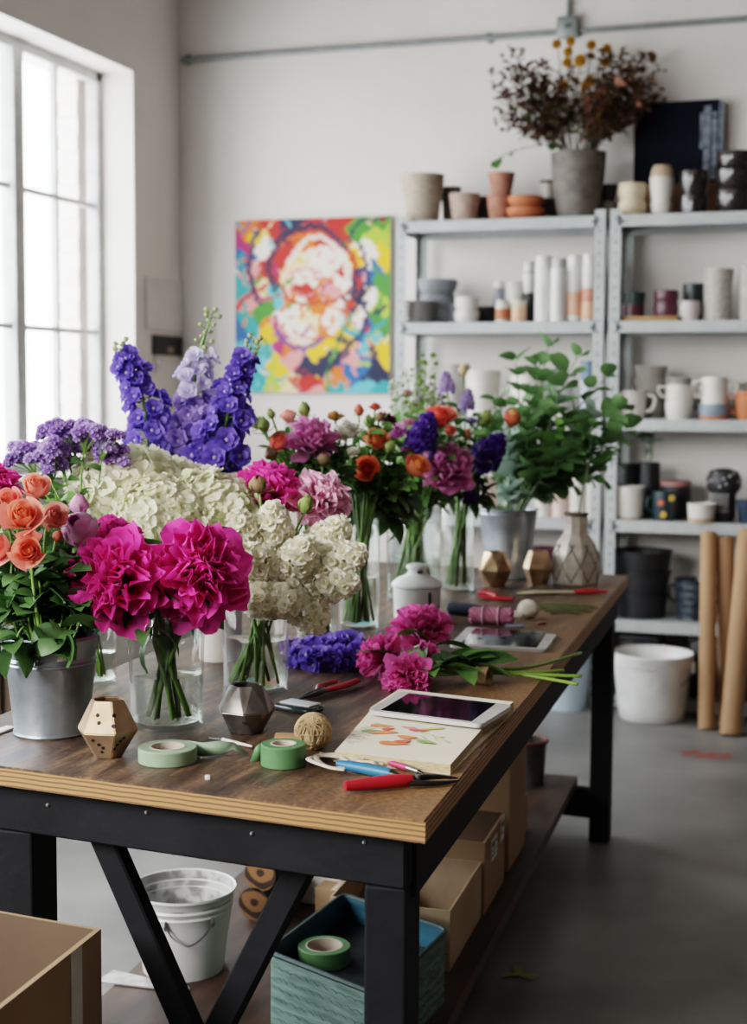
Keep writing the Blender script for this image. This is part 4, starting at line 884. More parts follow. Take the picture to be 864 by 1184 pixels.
# ================================================================== THINGS LYING ON THE TABLE
def T0(px, py, dz=0.): return PZ(px, py, TZ + dz)
GOLD = mat('champagne_metal', '#cdb397', .3, .75, col2='#a98a6c', scale=18, lo=.3, hi=.7); GOLDR = mat('rose_brass', '#c4a587', .28, .75, col2='#9a7a5c', scale=18)
GUN = mat('gunmetal', '#827c77', .3, .7, col2='#4c4744', scale=14); HOLE = mat('dark_hole', '#2b1d16', .8)
def facet_holder(label, px, py, wpx, hpx, m, n=6, rot=0., twist=False, top=.62, bot=.5, eq=.48, holes=(), group=None):
    c = T0(px, py); d = dep(c); R_ = wpx / F * d / 2; h = hpx / F * d * 1.02
    t = thing('candle_holder', label, 'candle holder', c, group=group)
    b = B(); rings = [(R_ * bot, 0, 0), (R_, h * eq, .5 if twist else 0), (R_ * top, h, 0), (R_ * top * .86, h * .985, 0), (R_ * .8, h * eq, .5 if twist else 0), (R_ * .4, h * .1, 0)]
    rv = [[b.verts.new((r * math.cos(rot + 2 * PI * (i + o) / n), r * math.sin(rot + 2 * PI * (i + o) / n), z)) for i in range(n)] for r, z, o in rings]
    for k, (a, e) in enumerate(zip(rv, rv[1:])):
        o0, o1 = rings[k][2], rings[k + 1][2]
        for i in range(n):
            j = (i + 1) % n
            if twist and o0 != o1:
                if o1 > o0: b.faces.new((a[i], a[j], e[i])); b.faces.new((a[j], e[j], e[i]))
                else: b.faces.new((a[i], a[j], e[j])); b.faces.new((a[i], e[j], e[i]))
            else: b.faces.new((a[i], a[j], e[j], e[i]))
    b.faces.new(rv[0][::-1]); b.faces.new(rv[-1])
    bmesh.ops.recalc_face_normals(b, faces=b.faces)
    bmesh.ops.bevel(b, geom=[e for e in b.edges if e.calc_face_angle(0) > .2], offset=R_ * .025, segments=2, affect='EDGES')
    obj('holder_body', b, m, t, smooth=25)
    b = B(); fw = V((CAM.x - c.x, CAM.y - c.y, 0)).normalized(); a0 = math.atan2(fw.y, fw.x)
    for da, zf, s in holes:
        # put a small hole disc on the facet that faces this way
        a = a0 + da; k = (a - rot) / (2 * PI / n) - (.5 if twist else 0); f_ = k - math.floor(k); ca = math.cos(PI / n) / math.cos((f_ - .5) * 2 * PI / n)
        if zf < eq: r = (bot + (1 - bot) * zf / eq); sl = math.atan2(R_ * (1 - bot), h * eq)
        else: r = 1 + (top - 1) * (zf - eq) / (1 - eq); sl = -math.atan2(R_ * (1 - top), h * (1 - eq))
        mid = (math.floor(k) + .5 + (.5 if twist else 0)) * 2 * PI / n + rot
        nn = V((math.cos(mid) * math.cos(sl), math.sin(mid) * math.cos(sl), -math.sin(sl)))
        p = V((math.cos(a), math.sin(a), 0)) * R_ * r * ca + V((0, 0, h * zf))
        tt = B(); lathe(tt, [(s, -.002), (s, .0006), (0, .0006)], 12); merge(b, tt, Matrix.Translation(p) @ aim(nn).to_matrix().to_4x4())
    if holes: obj('hole', b, HOLE, t)
    else: b.free()
hl = [(-.5, .78, .0032), (-.38, .66, .0032), (.28, .78, .0034), (.2, .62, .0034), (-.62, .36, .003), (-.42, .28, .0032), (-.25, .22, .003), (-.35, .14, .0026), (.3, .2, .003), (.42, .27, .003), (.55, .33, .003), (.68, .38, .003)]
facet_holder('champagne gold faceted holder with small holes beside the galvanized bucket', 125, 874, 73, 66, GOLD, 6, .2, holes=hl, top=.52, bot=.46)
facet_holder('dark gunmetal faceted holder between the green tape and the glass vase', 285, 846, 69, 55, GUN, 7, .1, True, top=.56, bot=.55, holes=[(-.6, .32, .003), (-.4, .22, .003), (-.1, .3, .003), (.15, .2, .003), (.4, .3, .003), (.6, .26, .003)])
facet_holder('brass faceted holder at the table back, left of its twin', 572, 678, 41, 40, GOLDR, 6, .4, True, top=.6, bot=.6, holes=[(.3, .75, .004), (.5, .62, .004)])
facet_holder('brass faceted holder at the table back beside the patterned vase', 622, 675, 35, 38, GOLDR, 6, .1, False, top=.62, bot=.62)
# tapes
c = T0(194, 880); d = dep(c); r = 34 / F * d
tdir = V((.9, .35, 0)).normalized()
def tail(pts, w=.02): return [(V(p) + V((0, 0, 0)), V(p) + V((0, 0, w))) for p in pts]
tape_roll('sage green tape roll with a loose end, in front of the glass vase', c, r, 19 / F * d, .024, TGS,
          tail=[(V((r * .2, r * .98, .002)), V((r * .2, r * .98, .024))), (V((r * .9, r * .85, .002)), V((r * .9, r * .85, .024))), (V((r * 1.5, r * 1.0, .006)), V((r * 1.4, r * 1.15, .026))), (V((r * 1.85, r * 1.3, .012)), V((r * 1.75, r * 1.6, .02))), (V((r * 2.3, r * 1.35, .002)), V((r * 2.2, r * 1.75, .004)))])
c = T0(328, 884); d = dep(c); r = 26.5 / F * d
tape_roll('leaf green tape roll between the twine ball and the table front', c, r, 13 / F * d, .034, TG,
          tail=[(V((-r * .98, r * .1, .004)), V((-r * .98, r * .1, .03))), (V((-r * 1.2, -r * .1, .002)), V((-r * 1.15, -r * .1, .03))), (V((-r * 1.55, -r * .12, .001)), V((-r * 1.3, -r * .12, .024)))])
# twine ball
TWN = mat('jute_twine', '#b09874', .9, col2='#8c7453', scale=60)
c = T0(362, 866); d = dep(c); r = 22 / F * d
t = thing('twine_ball', 'ball of natural jute twine beside the open notebook', 'twine', c)
b = B(); ball(b, (0, 0, r * .95), r * .93, 0, 3, (1, 1, .96)); obj('wound_core', b, TWN, t)
b = B(); rg = random.Random(3)
for k in range(46):
    ax = V((rg.gauss(0, 1), rg.gauss(0, 1), rg.gauss(0, 1) * .6)).normalized(); x, y = frame_of(ax); off = rg.uniform(-.35, .35) * r; rr = math.sqrt(r * r - off * off) * .975
    tube(b, [V((0, 0, r * .95)) + ax * off + (x * math.cos(a) + y * math.sin(a)) * rr for a in [i * 2 * PI / 22 for i in range(22)]], .0011, 4, closed=True)
obj('wound_strand', b, TWN, t)
b = B(); tube(b, smooth_path([(-r * .6, -r * .2, .004), (-r * 1.3, -r * .3, .002), (-r * 1.6, r * .2, .002), (-r * 1.2, r * .4, .002)], 5), .0012, 5); obj('loose_end', b, TWN, t)
b = B(); c2 = T0(335, 852); bx(b, (.05, .03, .004), bev=.001); tag(obj('kraft_tag', b, KRAFT, loc=c2 + V((0, 0, .002)), rot=(0, 0, .3)), 'small kraft paper tag beside the twine ball', 'tag')
# lace ribbon
LACE = mat('cream_lace', '#dcd0bf', .85, col2='#c3b5a2', scale=120, bump=.3)
c = T0(400, 880); t = thing('lace_ribbon', 'crumpled cream lace ribbon lying in front of the notebook', 'ribbon', c); rg = random.Random(5)
LP = [(397, 889), (376, 886), (362, 878), (372, 871), (392, 874), (404, 880), (418, 879), (428, 884), (441, 886)]
for s in range(4):
    b = B(); pts = [T0(x + rg.uniform(-5, 5), y + rg.uniform(-2.5, 2.5), .004 + .012 * rg.random()) - c for x, y in (LP if s < 2 else LP[1 + s:7 + s])]
    tube(b, smooth_path(pts, 5), .0058, 6, flat=.4); obj('ribbon_loop', b, LACE, t)
# cutters, pliers, knives
RGRIP = mat('red_grip', '#b51f2e', .35, col2='#a01a28', scale=20); STB = mat('blackened_steel', '#3a3836', .35, .7, col2='#2a2827', scale=30); STL = mat('bright_steel', '#a9a8a4', .3, .9, scale=30); BLUG = mat('blue_grip', '#2c6a92', .4, col2='#27608a', scale=20); PKG = mat('pink_handle', '#c23a62', .4)
def tool(name, label, cat, a, e, parts, z=.006):
    """built along local X from pixel a to pixel e; parts: (name, material, [(x, y, z)...], radii, flat)"""
    A, E = T0(*a), T0(*e); d = E - A; t = thing(name, label, cat, A, math.atan2(d.y, d.x)); L_ = d.length
    for nm, m, pts, rr, fl in parts:
        b = B(); P_ = smooth_path([(x * L_, y, z_) for x, y, z_ in pts], 4); n = len(P_); k = len(rr) - 1
        rs = [rr[int(i / (n - 1) * k)] + (rr[min(k, int(i / (n - 1) * k) + 1)] - rr[int(i / (n - 1) * k)]) * ((i / (n - 1) * k) % 1) for i in range(n)]
        tube(b, P_, rs, 10, flat=fl); obj(nm, b, m, t)
    return t
tool('florist_snips', 'red-handled snips with dark blades at the front edge of the table', 'snips', (400, 919), (531, 905), [
    ('grip', RGRIP, [(0, .004, .012), (.2, .003, .012), (.57, 0, .013)], [.0075, .0085, .0095, .0105, .0075], 1), ('grip', RGRIP, [(.12, .006, .006), (.3, .004, .006), (.55, 0, .007)], [.004, .005, .0055], 1),
    ('blade', STB, [(.54, .002, .013), (.68, .008, .012), (.85, .011, .009), (1, .004, .006)], [.008, .008, .006, .002], .6), ('blade', STB, [(.54, -.004, .009), (.7, -.009, .007), (.85, -.009, .005), (.99, -.003, .004)], [.008, .007, .005, .002], .6), ('pivot_screw', STL, [(.62, 0, .006), (.625, 0, .019)], [.004, .004], 1)])
tool('grafting_knife', 'blue-handled knife lying behind the red snips', 'knife', (391, 890), (482, 908), [
    ('handle', BLUG, [(0, 0, .009), (.3, 0, .0095), (.68, 0, .01)], [.006, .0085, .009, .0092, .007], 1), ('collar', STB, [(.68, 0, .01), (.78, 0, .008)], [.007, .005], 1), ('blade', STL, [(.78, 0, .008), (.9, 0, .006), (1, 0, .004)], [.004, .003, .001], .4)])
tool('paint_brush', 'slim pink-handled brush lying beside the blue knife', 'brush', (440, 884), (492, 899), [
    ('handle', PKG, [(0, 0, .007), (.3, 0, .007), (.6, 0, .007)], [.003, .005, .005], 1), ('ferrule', STL, [(.6, 0, .007), (.85, 0, .006)], [.0045, .004], 1), ('bristle', STB, [(.85, 0, .006), (1, 0, .003)], [.004, .001], 1)])
tool('pliers', 'red-handled pliers lying behind the gunmetal holder and twine', 'pliers', (411, 792), (345, 812), [
    ('grip', RGRIP, [(0, .006, .01), (.3, .012, .01), (.6, .006, .01)], [.006, .008, .0075, .005], .8), ('grip', RGRIP, [(.12, -.03, .008), (.4, -.03, .009), (.62, -.008, .01)], [.005, .006, .006, .004], .8), ('spring', DGREEN, [(.25, -.006, .009), (.45, -.01, .009)], [.003, .003], 1),
    ('jaw', STB, [(.58, .004, .01), (.75, .008, .009), (1, .002, .006)], [.006, .0075, .002], .7), ('jaw', STB, [(.58, -.006, .009), (.78, -.006, .008), (.98, 0, .006)], [.006, .006, .002], .7)])
tool('palette_knife', 'slender steel knife with white tip near the sage tape', 'knife', (292, 866), (246, 856), [('handle', WHITEC, [(0, 0, .004), (.75, 0, .005)], [.002, .003, .0035], 1), ('blade', STL, [(.75, 0, .005), (1.1, 0, .003)], [.003, .004, .001], .3)])
# spoon-like scissors case: small dark glass tray with white card
t = thing('mirror_tray', 'small dark tray with a folded white card beside the gunmetal holder', 'tray', T0(345, 822)); 
b = B(); bx(b, (.085, .05, .012), (0, 0, .006), bev=.005); obj('tray_body', b, mat('dark_glassy', '#27322f', .15, .2, col2='#1b2221', scale=30), t, rot=(0, 0, -.35))
b = B(); bx(b, (.07, .036, .003), (-.002, .008, .0135), bev=.001); obj('card', b, mat('pale_card', '#c9ccd2', .5), t, rot=(.0, 0, -.3))
# notebook with watercolour sketch, tablet on top
PAGE = mat('notebook_page', '#ece3d0', .8, col2='#e6dcc8', scale=5); EDGEP = mat('page_edge', '#c9b591', .85, col2='#a8916a', scale=90, stretch=(1, 1, 8))
nh = .016
def Tq(pts, dz): return [T0(x, y, dz) for x, y in pts]
q1 = Tq([(387, 869), (521, 884), (559, 841), (428, 822)], nh); q2 = Tq([(428, 821), (559.5, 840), (594, 814), (462, 799)], nh)
o = q1[0].copy(); o.z = TZ
t = thing('sketchbook', 'open sketchbook with a loose watercolour of orange and pink petals', 'book', o)
loc_ = lambda p: V((p.x - o.x, p.y - o.y, 0))
for nm, qq, dz in (('page_block', q1, 0), ('page_block', q2, .004)):
    b = B(); prism(b, [loc_(p) for p in qq], .002, nh + dz, 0, 1); obj(nm, b, [PAGE, EDGEP], t, smooth=0)
b = B(); prism(b, [loc_(p) + (loc_(p) - loc_(q1[2])).normalized() * .002 if p is not q1[2] else loc_(p) for p in (q1[0], q1[1], q2[2], q2[3])], 0, .002); obj('cover', b, mat('cloth_cover', '#cbbfa6', .8), t, smooth=0)
SK = dict(orange='#d9773f', red='#c9513c', pink='#d37a86', green='#6e9a4c', pale='#b6b96a', stemc='#7f9a6a')
SKM = {k: mat('wash_' + k, v, .8, col2=tuple(min(1, x * 1.3 + .05) for x in lin(v)), scale=40, lo=.3, hi=.7) for k, v in SK.items()}
def blob(px, py, l, w, a, k, kk=0):
    p = T0(px, py, nh + .0006); p -= o; b = B(); n = 16; pts = []
    for i in range(n): th = 2 * PI * i / n; r_ = 1 + .12 * math.sin(3 * th + px); x, y = l * math.cos(th) * r_, w * math.sin(th) * r_ * (1 - .3 * math.cos(th)); pts.append(V((p.x + x * math.cos(a) - y * math.sin(a), p.y + x * math.sin(a) + y * math.cos(a), p.z + .0002 * kk)))
    b.faces.new([b.verts.new(q) for q in pts]); return b
for i, (px, py, l, w, a, k) in enumerate(((441, 839, .017, .008, .1, 'orange'), (430, 845, .015, .007, .25, 'green'), (444, 847, .02, .008, .5, 'orange'), (449, 843, .01, .006, .9, 'red'), (475, 842, .014, .005, -.3, 'pink'), (484, 845, .014, .006, .1, 'red'), (501, 843, .018, .0045, .6, 'pale'), (471, 853, .014, .007, .0, 'orange'), (454, 860, .02, .008, .1, 'orange'), (466, 858, .012, .007, .9, 'red'), (493, 859, .013, .006, -.2, 'green'), (486, 857, .009, .003, .0, 'stemc'))):
    ob = obj('watercolour_petal', blob(px, py, l * 1.25, w * 1.35, a, k, i), SKM[k], t, smooth=0)
b = B()
for pts in ([(484, 846), (497, 849), (508, 853), (517, 858)], [(500, 850), (503, 854)], [(508, 853), (514, 852)], [(486, 850), (494, 857)]): tube(b, [T0(x, y, nh + .0022) - o for x, y in pts], .0006, 4)
obj('pencil_stem', b, SKM['stemc'], t)
b = B()
for k in range(5):
    for j in range(6):
        if (k + j) % 5 == 4: continue
        p = T0(405 + j * 5.2 - k * 2.5 + 2, 849 - j * 1.8 + k * 4 - 4, nh + .0012) - o; tube(b, [p, p + V((.004, .002, 0)), p + V((.007, -.001, 0)), p + V((.011, .001, 0))], .00035, 3)
obj('handwriting', b, mat('pencil_grey', '#9a948a', .8), t)
TABW = mat('tablet_silver', '#d3d1cf', .35, .3, scale=8); SCR = mat('tablet_screen', '#0d0f12', .07, 0, scale=5, spec=.7); 
def tablet(label, pts, dz, screen, th=.0075):
    qq = Tq(pts, dz + th); o = sum(qq, V()) / 4; o.z = TZ + dz
    t = thing('tablet', label, 'tablet', o); L_ = [V((p.x - o.x, p.y - o.y, 0)) for p in qq]
    b = B(); prism(b, rounded(L_, .012, 5), 0, th)
    bmesh.ops.bevel(b, geom=[e for e in b.edges if abs(e.verts[0].co.z - e.verts[1].co.z) < 1e-6], offset=.0015, segments=2, affect='EDGES'); obj('tablet_body', b, TABW, t, smooth=40)
    u, w = L_[1] - L_[0], L_[3] - L_[0]; g = lambda a, c_: L_[0] + u * a + w * c_
    b = B(); prism(b, [g(.10, .06), g(.90, .06), g(.90, .94), g(.10, .94)], th - .001, th + .0004); obj('screen', b, SCR, t, smooth=0)
    b = B(); p = g(.95, .5); lathe(b, [(.006, th - .001), (.006, th + .0004), (.0045, th + .0004)], 20, p); obj('home_button', b, mat('button_ring', '#b5b3b0', .4), t)
    return t, g, th
tablet('silver tablet with black screen resting on the sketchbook', [(425, 821), (557, 837.5), (593, 815), (463, 799)], nh + .005, 0)
t, g, th = tablet('white tablet lying beside the pink yarn near the table back', [(520, 745), (631, 751), (644, 733.5), (541, 724.5)], .0, 1)
b = B(); rg = random.Random(2)
for k in range(14):
    x, y = rg.uniform(.2, .8), rg.uniform(.3, .75); prism(b, [g(x, y), g(x + .05, y + .02), g(x + .06, y + .1), g(x - .01, y + .07)], th + .0004, th + .0006)
obj('screen_picture', b, mat('screen_teal', '#31545c', .2, col2='#1c3338', scale=40), t, smooth=0)
# canister with lid
c = T0(482, 716); d = dep(c); r = 29 / F * d
t = thing('lidded_canister', 'white enamel canister with knobbed lid behind the lying peonies', 'canister', c); k = 1 / F * d
b = B(); lathe(b, [(0, 0), (r * .86, 0), (r * .9, .003), (r * .95, 36 * k), (r * .97, 38 * k), (r * .9, 38 * k), (0, 37 * k)], 36); obj('body', b, ENAM, t)
b = B(); lathe(b, [(r * .9, 38 * k), (r * 1.02, 39 * k), (r * 1.02, 42 * k), (r * .8, 48 * k), (r * .45, 52 * k), (r * .38, 54 * k), (0, 54 * k)], 36); li = obj('lid', b, ENAM, t)
b = B(); lathe(b, [(r * .36, 54 * k), (r * .36, 58 * k), (r * .44, 60 * k), (r * .42, 63 * k), (r * .25, 65 * k), (0, 65 * k)], 24); obj('knob', b, ENAM, li)
fw = V((CAM.x - c.x, CAM.y - c.y, 0)).normalized(); a0 = math.atan2(fw.y, fw.x)
b = B(); bx(b, (.004, .014, .007), bev=.001); obj('knob_mark', b, INK, li, loc=V((math.cos(a0 + .3), math.sin(a0 + .3), 0)) * r * .385 + V((0, 0, 56 * k)), rot=(0, 0, a0 + .3))
b = B(); bx(b, (.006, .007, .034), bev=.002); obj('clasp', b, INK, t, loc=V((math.cos(a0 + .55), math.sin(a0 + .55), 0)) * r * .97 + V((0, 0, 27 * k)), rot=(0, 0, a0 + .55))
# yarns, pouch, gouge, stems
NAVY = mat('navy_cloth', '#232c40', .85, col2='#1a2131', scale=40); PYARN = mat('pink_yarn', '#b8748c', .9, col2='#9c5a73', scale=80); WYARN = mat('cream_yarn', '#d9d2c4', .9, col2='#c6bfb0', scale=80)
A, E = T0(519, 703, .016), T0(566, 707, .016); b = B(); tube(b, smooth_path([A - A, (E - A) * .1, (E - A) * .5, (E - A)], 4), [.008, .014, .0155, .016, .016, .016, .016, .016, .016, .0155, .014, .013, .010], 14)
tag(obj('cloth_roll', b, NAVY, loc=A), 'dark navy rolled cloth pouch behind the pink yarn', 'cloth')
A, E = T0(545, 711, .022), T0(592, 713, .022); d = (E - A); L_ = d.length; dn = d.normalized(); t = thing('yarn_skein', 'twisted pink yarn skein lying behind the white tablet', 'yarn', A)
b = B()
for s in range(7):
    a = s * .9; pts = [dn * (L_ * k / 16) + V((-dn.y, dn.x, 0)) * (.0145 * math.cos(a + k * .45)) + V((0, 0, .013 * math.sin(a + k * .45))) for k in range(17)]; tube(b, pts, .0085, 7)
obj('twisted_strand', b, PYARN, t)
for x in (.3, .68): b = B(); tube(b, [dn * (L_ * x) + (V((-dn.y, dn.x, 0)) * math.cos(a) + V((0, 0, 1)) * math.sin(a)) * .0225 for a in [k * PI / 8 for k in range(16)]], .003, 6, closed=True); obj('yarn_band', b, mat('pale_pink_yarn', '#c99aab', .9), t)
c = T0(611, 715); t = thing('yarn_ball', 'loose ball of cream yarn beside the pink skein', 'yarn', c); b = B(); rg = random.Random(8)
ball(b, (0, 0, .022), .021, 0, 2)
for k in range(26):
    ax = V((rg.gauss(0, 1), rg.gauss(0, 1), rg.gauss(0, 1))).normalized(); x, y = frame_of(ax); tube(b, [V((0, 0, .025)) + (x * math.cos(a) * 1.15 + y * math.sin(a) * .95) * .0225 for a in [i * PI / 9 for i in range(18)]], .003, 5, closed=True)
obj('wound_yarn', b, WYARN, t); b = B()
tube(b, smooth_path([(-.02, 0, .004), (-.05, -.01, .006), (-.06, .02, .005), (-.03, .03, .01)], 5), .006, 6); obj('loose_end', b, WYARN, t)
tool('red_pruner', 'small red pruner lying in front of the left brass holder', 'pruner', (551, 691), (593, 696), [('grip', RGRIP, [(0, .012, .014), (.25, .016, .014), (.55, .004, .012)], [.008, .011, .009, .006], .8), ('grip', RGRIP, [(.2, -.02, .008), (.6, -.012, .008), (1, .002, .008)], [.005, .007, .006], .8), ('blade', STB, [(.5, .002, .01), (.8, .01, .009), (.95, .02, .006)], [.006, .006, .001], .5)])
tool('wooden_spatula', 'pale spatula with a red handle at the far end of the table', 'spatula', (703, 687), (598, 687), [('handle', RGRIP, [(0, 0, .008), (.2, 0, .008), (.38, 0, .007)], [.005, .01, .011, .006], .6), ('blade', mat('pale_wood_blade', '#c4b99a', .6, col2='#b0a585', scale=14), [(.36, 0, .007), (.55, 0, .006), (.8, .006, .006), (1, .012, .004)], [.007, .012, .016, .018, .004], .3)])
for k in range(5):
    A, E = T0(612 + 6 * k, 700 + 3 * k), T0(688 - 4 * k + 8 * (k % 2), 703 + 2.2 * k); b = B(); d = E - A; tube(b, smooth_path([V((0, 0, .006)), d * .5 + V((0, 0, .008)), d + V((0, 0, .005))], 4), [.0028] * 8 + [.002], 6)
    tag(obj('green_cutting', b, mat('olive_cutting', '#5c6238', .6, col2='#3c4227', scale=40), loc=A), 'bare cut green stem lying in a small pile before the patterned vase', 'stem', 'cut stems before the patterned vase')
for k, (px, py, dx, dz, lb, m_) in enumerate(((596, 725, .05, .006, 'blue-grey scrap of foil beside the cream yarn', BLUEC), (625, 722, .03, .006, 'brown bead scrap beside the cream yarn', TERRA), (240, 900, .022, .003, 'white paper scrap at the front of the table', LABEL), (413, 893, .045, .005, 'pale leaf shaped scrap in front of the blue knife', mat('pale_leaf', '#cfd3ba', .6)), (520, 722, .035, .006, 'rusty wire coil beside the canister', TERRA), (2, 846, .06, .004, 'white card lying at the left table edge by the bucket', LABEL))):
    b = B(); bx(b, (dx, dx * .35, dz), (0, 0, dz / 2), bev=dz * .3); tag(obj('scrap', b, m_, loc=T0(px, py), rot=(0, 0, k * .9 + .2)), lb, 'scrap')
# ================================================================== FLOWER HEADS (each is one mesh; copies share it)
def jit(c, r, s=.12):
    k = 1 + r.uniform(-s, s); return tuple(max(0, x * k) for x in c)
def mixc(a, c, t): return tuple(x * (1 - t) + y * t for x, y in zip(a, c))
def layer(bm): return bm.verts.layers.float_color.get('Col') or bm.verts.layers.float_color.new('Col')
def wprof(v, tip=.5):
    a = .3 + .7 * math.sin(min(1, v / .62) * PI / 2)
    return a * (1 if v < .62 else math.sqrt(max(0., 1 - ((v - .62) / .40) ** 2)))
def pprof(v): return .34 + .66 * math.sin(min(1, v / .72) * PI / 2) - (.28 * ((v - .72) / .28) ** 2 if v > .72 else 0)
def petal(bm, M, L, W, e0, e1, cup, ruf, c0, c1, r, nu=4, nv=5, prof=wprof, notch=0., mi=0):
    lay = layer(bm); g = []; x = z = 0.; ph = r.uniform(0, 6); fr = r.uniform(2.2, 3.6)
    for j in range(nv + 1):
        v = j / nv; e = e0 + (e1 - e0) * v
        if j: x += math.cos(e) * L / nv; z += math.sin(e) * L / nv
        w = W * prof(v); row = []
        for i in range(nu + 1):
            u = 2 * i / nu - 1; off = cup * u * u * w + ruf * L * math.sin(fr * u + ph) * v * v
            k = 1 - notch * v ** 6 * u * u * .16 - (r.uniform(0, .07) * notch if j == nv else 0)
            p = V((x * k - math.sin(e) * off, u * w, z * k + math.cos(e) * off))
            vt = bm.verts.new(M @ p); vt[lay] = (*mixc(c0, c1, v ** .8), 1); row.append(vt)
        g.append(row)
    for j in range(nv):
        for i in range(nu):
            f = bm.faces.new((g[j][i], g[j][i + 1], g[j + 1][i + 1], g[j + 1][i])); f.material_index = mi
def az(a, z=0., r0=0.): return Matrix.Rotation(a, 4, 'Z') @ Matrix.Translation((r0, 0, z))
R2 = math.radians
def peony(seed, cin, cout, R=.065, full=1.):
    r = random.Random(seed); b = B(); cin, cout = lin(cin), lin(cout)
    L = [(10, 1.08, .34, -14, 14, .35), (12, 1.04, .27, 4, 30, .45), (16, 1.0, .21, 20, 44, .55), (20, .94, .165, 36, 60, .65), (22, .88, .135, 52, 74, .7), (20, .8, .11, 68, 90, .75)]
    for k, (n, l, w, e0, e1, cup) in enumerate(L):
        for i in range(int(n * full)):
            a = 2 * PI * i / n + k * .7 + r.uniform(-.2, .2); s = r.uniform(.85, 1.12)
            petal(b, az(a, R * (.02 + .04 * k), R * .05), R * l * s, R * w * s, R2(e0 + r.uniform(-12, 12)), R2(e1 + r.uniform(-24, 20)), cup * r.uniform(.4, 1.3), .08 + .02 * k, jit(cin, r), jit(cout, r, .22), r, 4, 6, pprof, notch=1.)
    ball(b, (0, 0, R * .04), R * .2, 0, 1, (1, 1, .5)); lay = layer(b)
    return b
def whorl(bm, r, a, half, rt, hz, flare, close, c0, c1, nu=7, nv=6, drop=.12, z0=0., ruf=.03):
    """a petal wrapped round the flower's axis"""
    lay = layer(bm); g = []; ph = r.uniform(0, 6)
    for j in range(nv + 1):
        v = j / nv; row = []
        rad = rt * (.32 + .68 * math.sin(min(1, v * 1.25) * PI / 2)) * (1 - close * v ** 3) + flare * v ** 3.2
        for i in range(nu + 1):
            u = 2 * i / nu - 1; ang = a + half * u * (1 - .15 * v)
            rr = rad * (1 + .05 * u * u) + ruf * rt * math.sin(3 * u + ph) * v * v
            z = z0 + hz * (v - drop * u ** 4 * v) - flare * .42 * v ** 5
            vt = bm.verts.new((rr * math.cos(ang), rr * math.sin(ang), z)); vt[lay] = (*mixc(c0, c1, v ** 1.2), 1); row.append(vt)
        g.append(row)
    for j in range(nv):
        for i in range(nu): bm.faces.new((g[j][i], g[j][i + 1], g[j + 1][i + 1], g[j + 1][i]))
def sepals(bm, r, R, n=5, c='#5d7a3c', l=.5):
    for i in range(n): petal(bm, az(i * 2 * PI / n, 0, R * .08), R * l, R * .14, R2(-25), R2(20 + r.uniform(-20, 20)), .3, .03, lin('#4a662f'), lin(c), r, 2, 3)
def rose(seed, cin, cout, R=.03, opened=1.):
    r = random.Random(seed); b = B(); cin, cout = lin(cin), lin(cout); n = 19
    for i in range(n):
        t = i / (n - 1); whorl(b, r, i * 2.4 + r.uniform(-.2, .2), R2(48 + 26 * (1 - t)) , R * (.12 + .62 * t), R * (1.25 - .22 * t * t), R * .42 * t ** 3 * opened * r.uniform(.7, 1.2), .35 * (1 - t), jit(mixc(cout, cin, .6 - .4 * t), r, .08), jit(mixc(cin, cout, t), r, .1), z0=R * .1 * (1 - t))
    lay = layer(b); k = len(b.verts); ball(b, (0, 0, R * .8), R * .26, 0, 1, (1, 1, 1.5)); b.verts.ensure_lookup_table()
    for v in b.verts[k:]: v[lay] = (*mixc(cin, cout, .3), 1)
    sepals(b, r, R); return b
def budball(seed, cin, cout, R=.025, n=9, h=1.9, green=.0):
    r = random.Random(seed); b = B(); cin, cout = lin(cin), lin(cout)
    for i in range(n):
        t = i / (n - 1); whorl(b, r, i * 2.4, R2(62), R * (.72 + .3 * t), R * h * (1.0 - .22 * t * r.uniform(.6, 1.3)), 0, .72 - .18 * t, jit(mixc(cout, cin, .3), r, .1), jit(mixc(cin, cout, t), r, .1), ruf=.02)
    sepals(b, r, R * 1.1, 5, l=.8 + green); return b
def pom(seed, c0, c1, R=.022, n=46, wide=.26):
    r = random.Random(seed); b = B(); c0, c1 = lin(c0), lin(c1)
    for i in range(n):
        t = i / n; e = R2(10 + 80 * t + r.uniform(-8, 8)); petal(b, az(i * 2.4, R * .12 * t, R * .05), R * (1 - .25 * t) * r.uniform(.85, 1.1), R * wide, e, e + R2(18), .3, .08, jit(c0, r), jit(c1, r), r, 2, 3, notch=.6)
    return b
def floret(bm, M, R, n, c0, c1, r, e0=12, e1=20, wid=.52, cup=.15, nu=2, nv=3, ruf=.07, centre=None):
    for i in range(n): petal(bm, M @ az(i * 2 * PI / n + r.uniform(-.12, .12), 0, R * .06), R * r.uniform(.9, 1.1), R * wid, R2(e0 + r.uniform(-8, 8)), R2(e1 + r.uniform(-14, 14)), cup, ruf, jit(c0, r, .08), jit(c1, r, .08), r, nu, nv)
    if centre is not None:
        lay = layer(bm); k = len(bm.verts); ball(bm, M @ V((0, 0, R * .12)), R * .2, 0, 1)
        bm.verts.ensure_lookup_table()
        for v in bm.verts[k:]: v[lay] = (*lin(centre), 1)
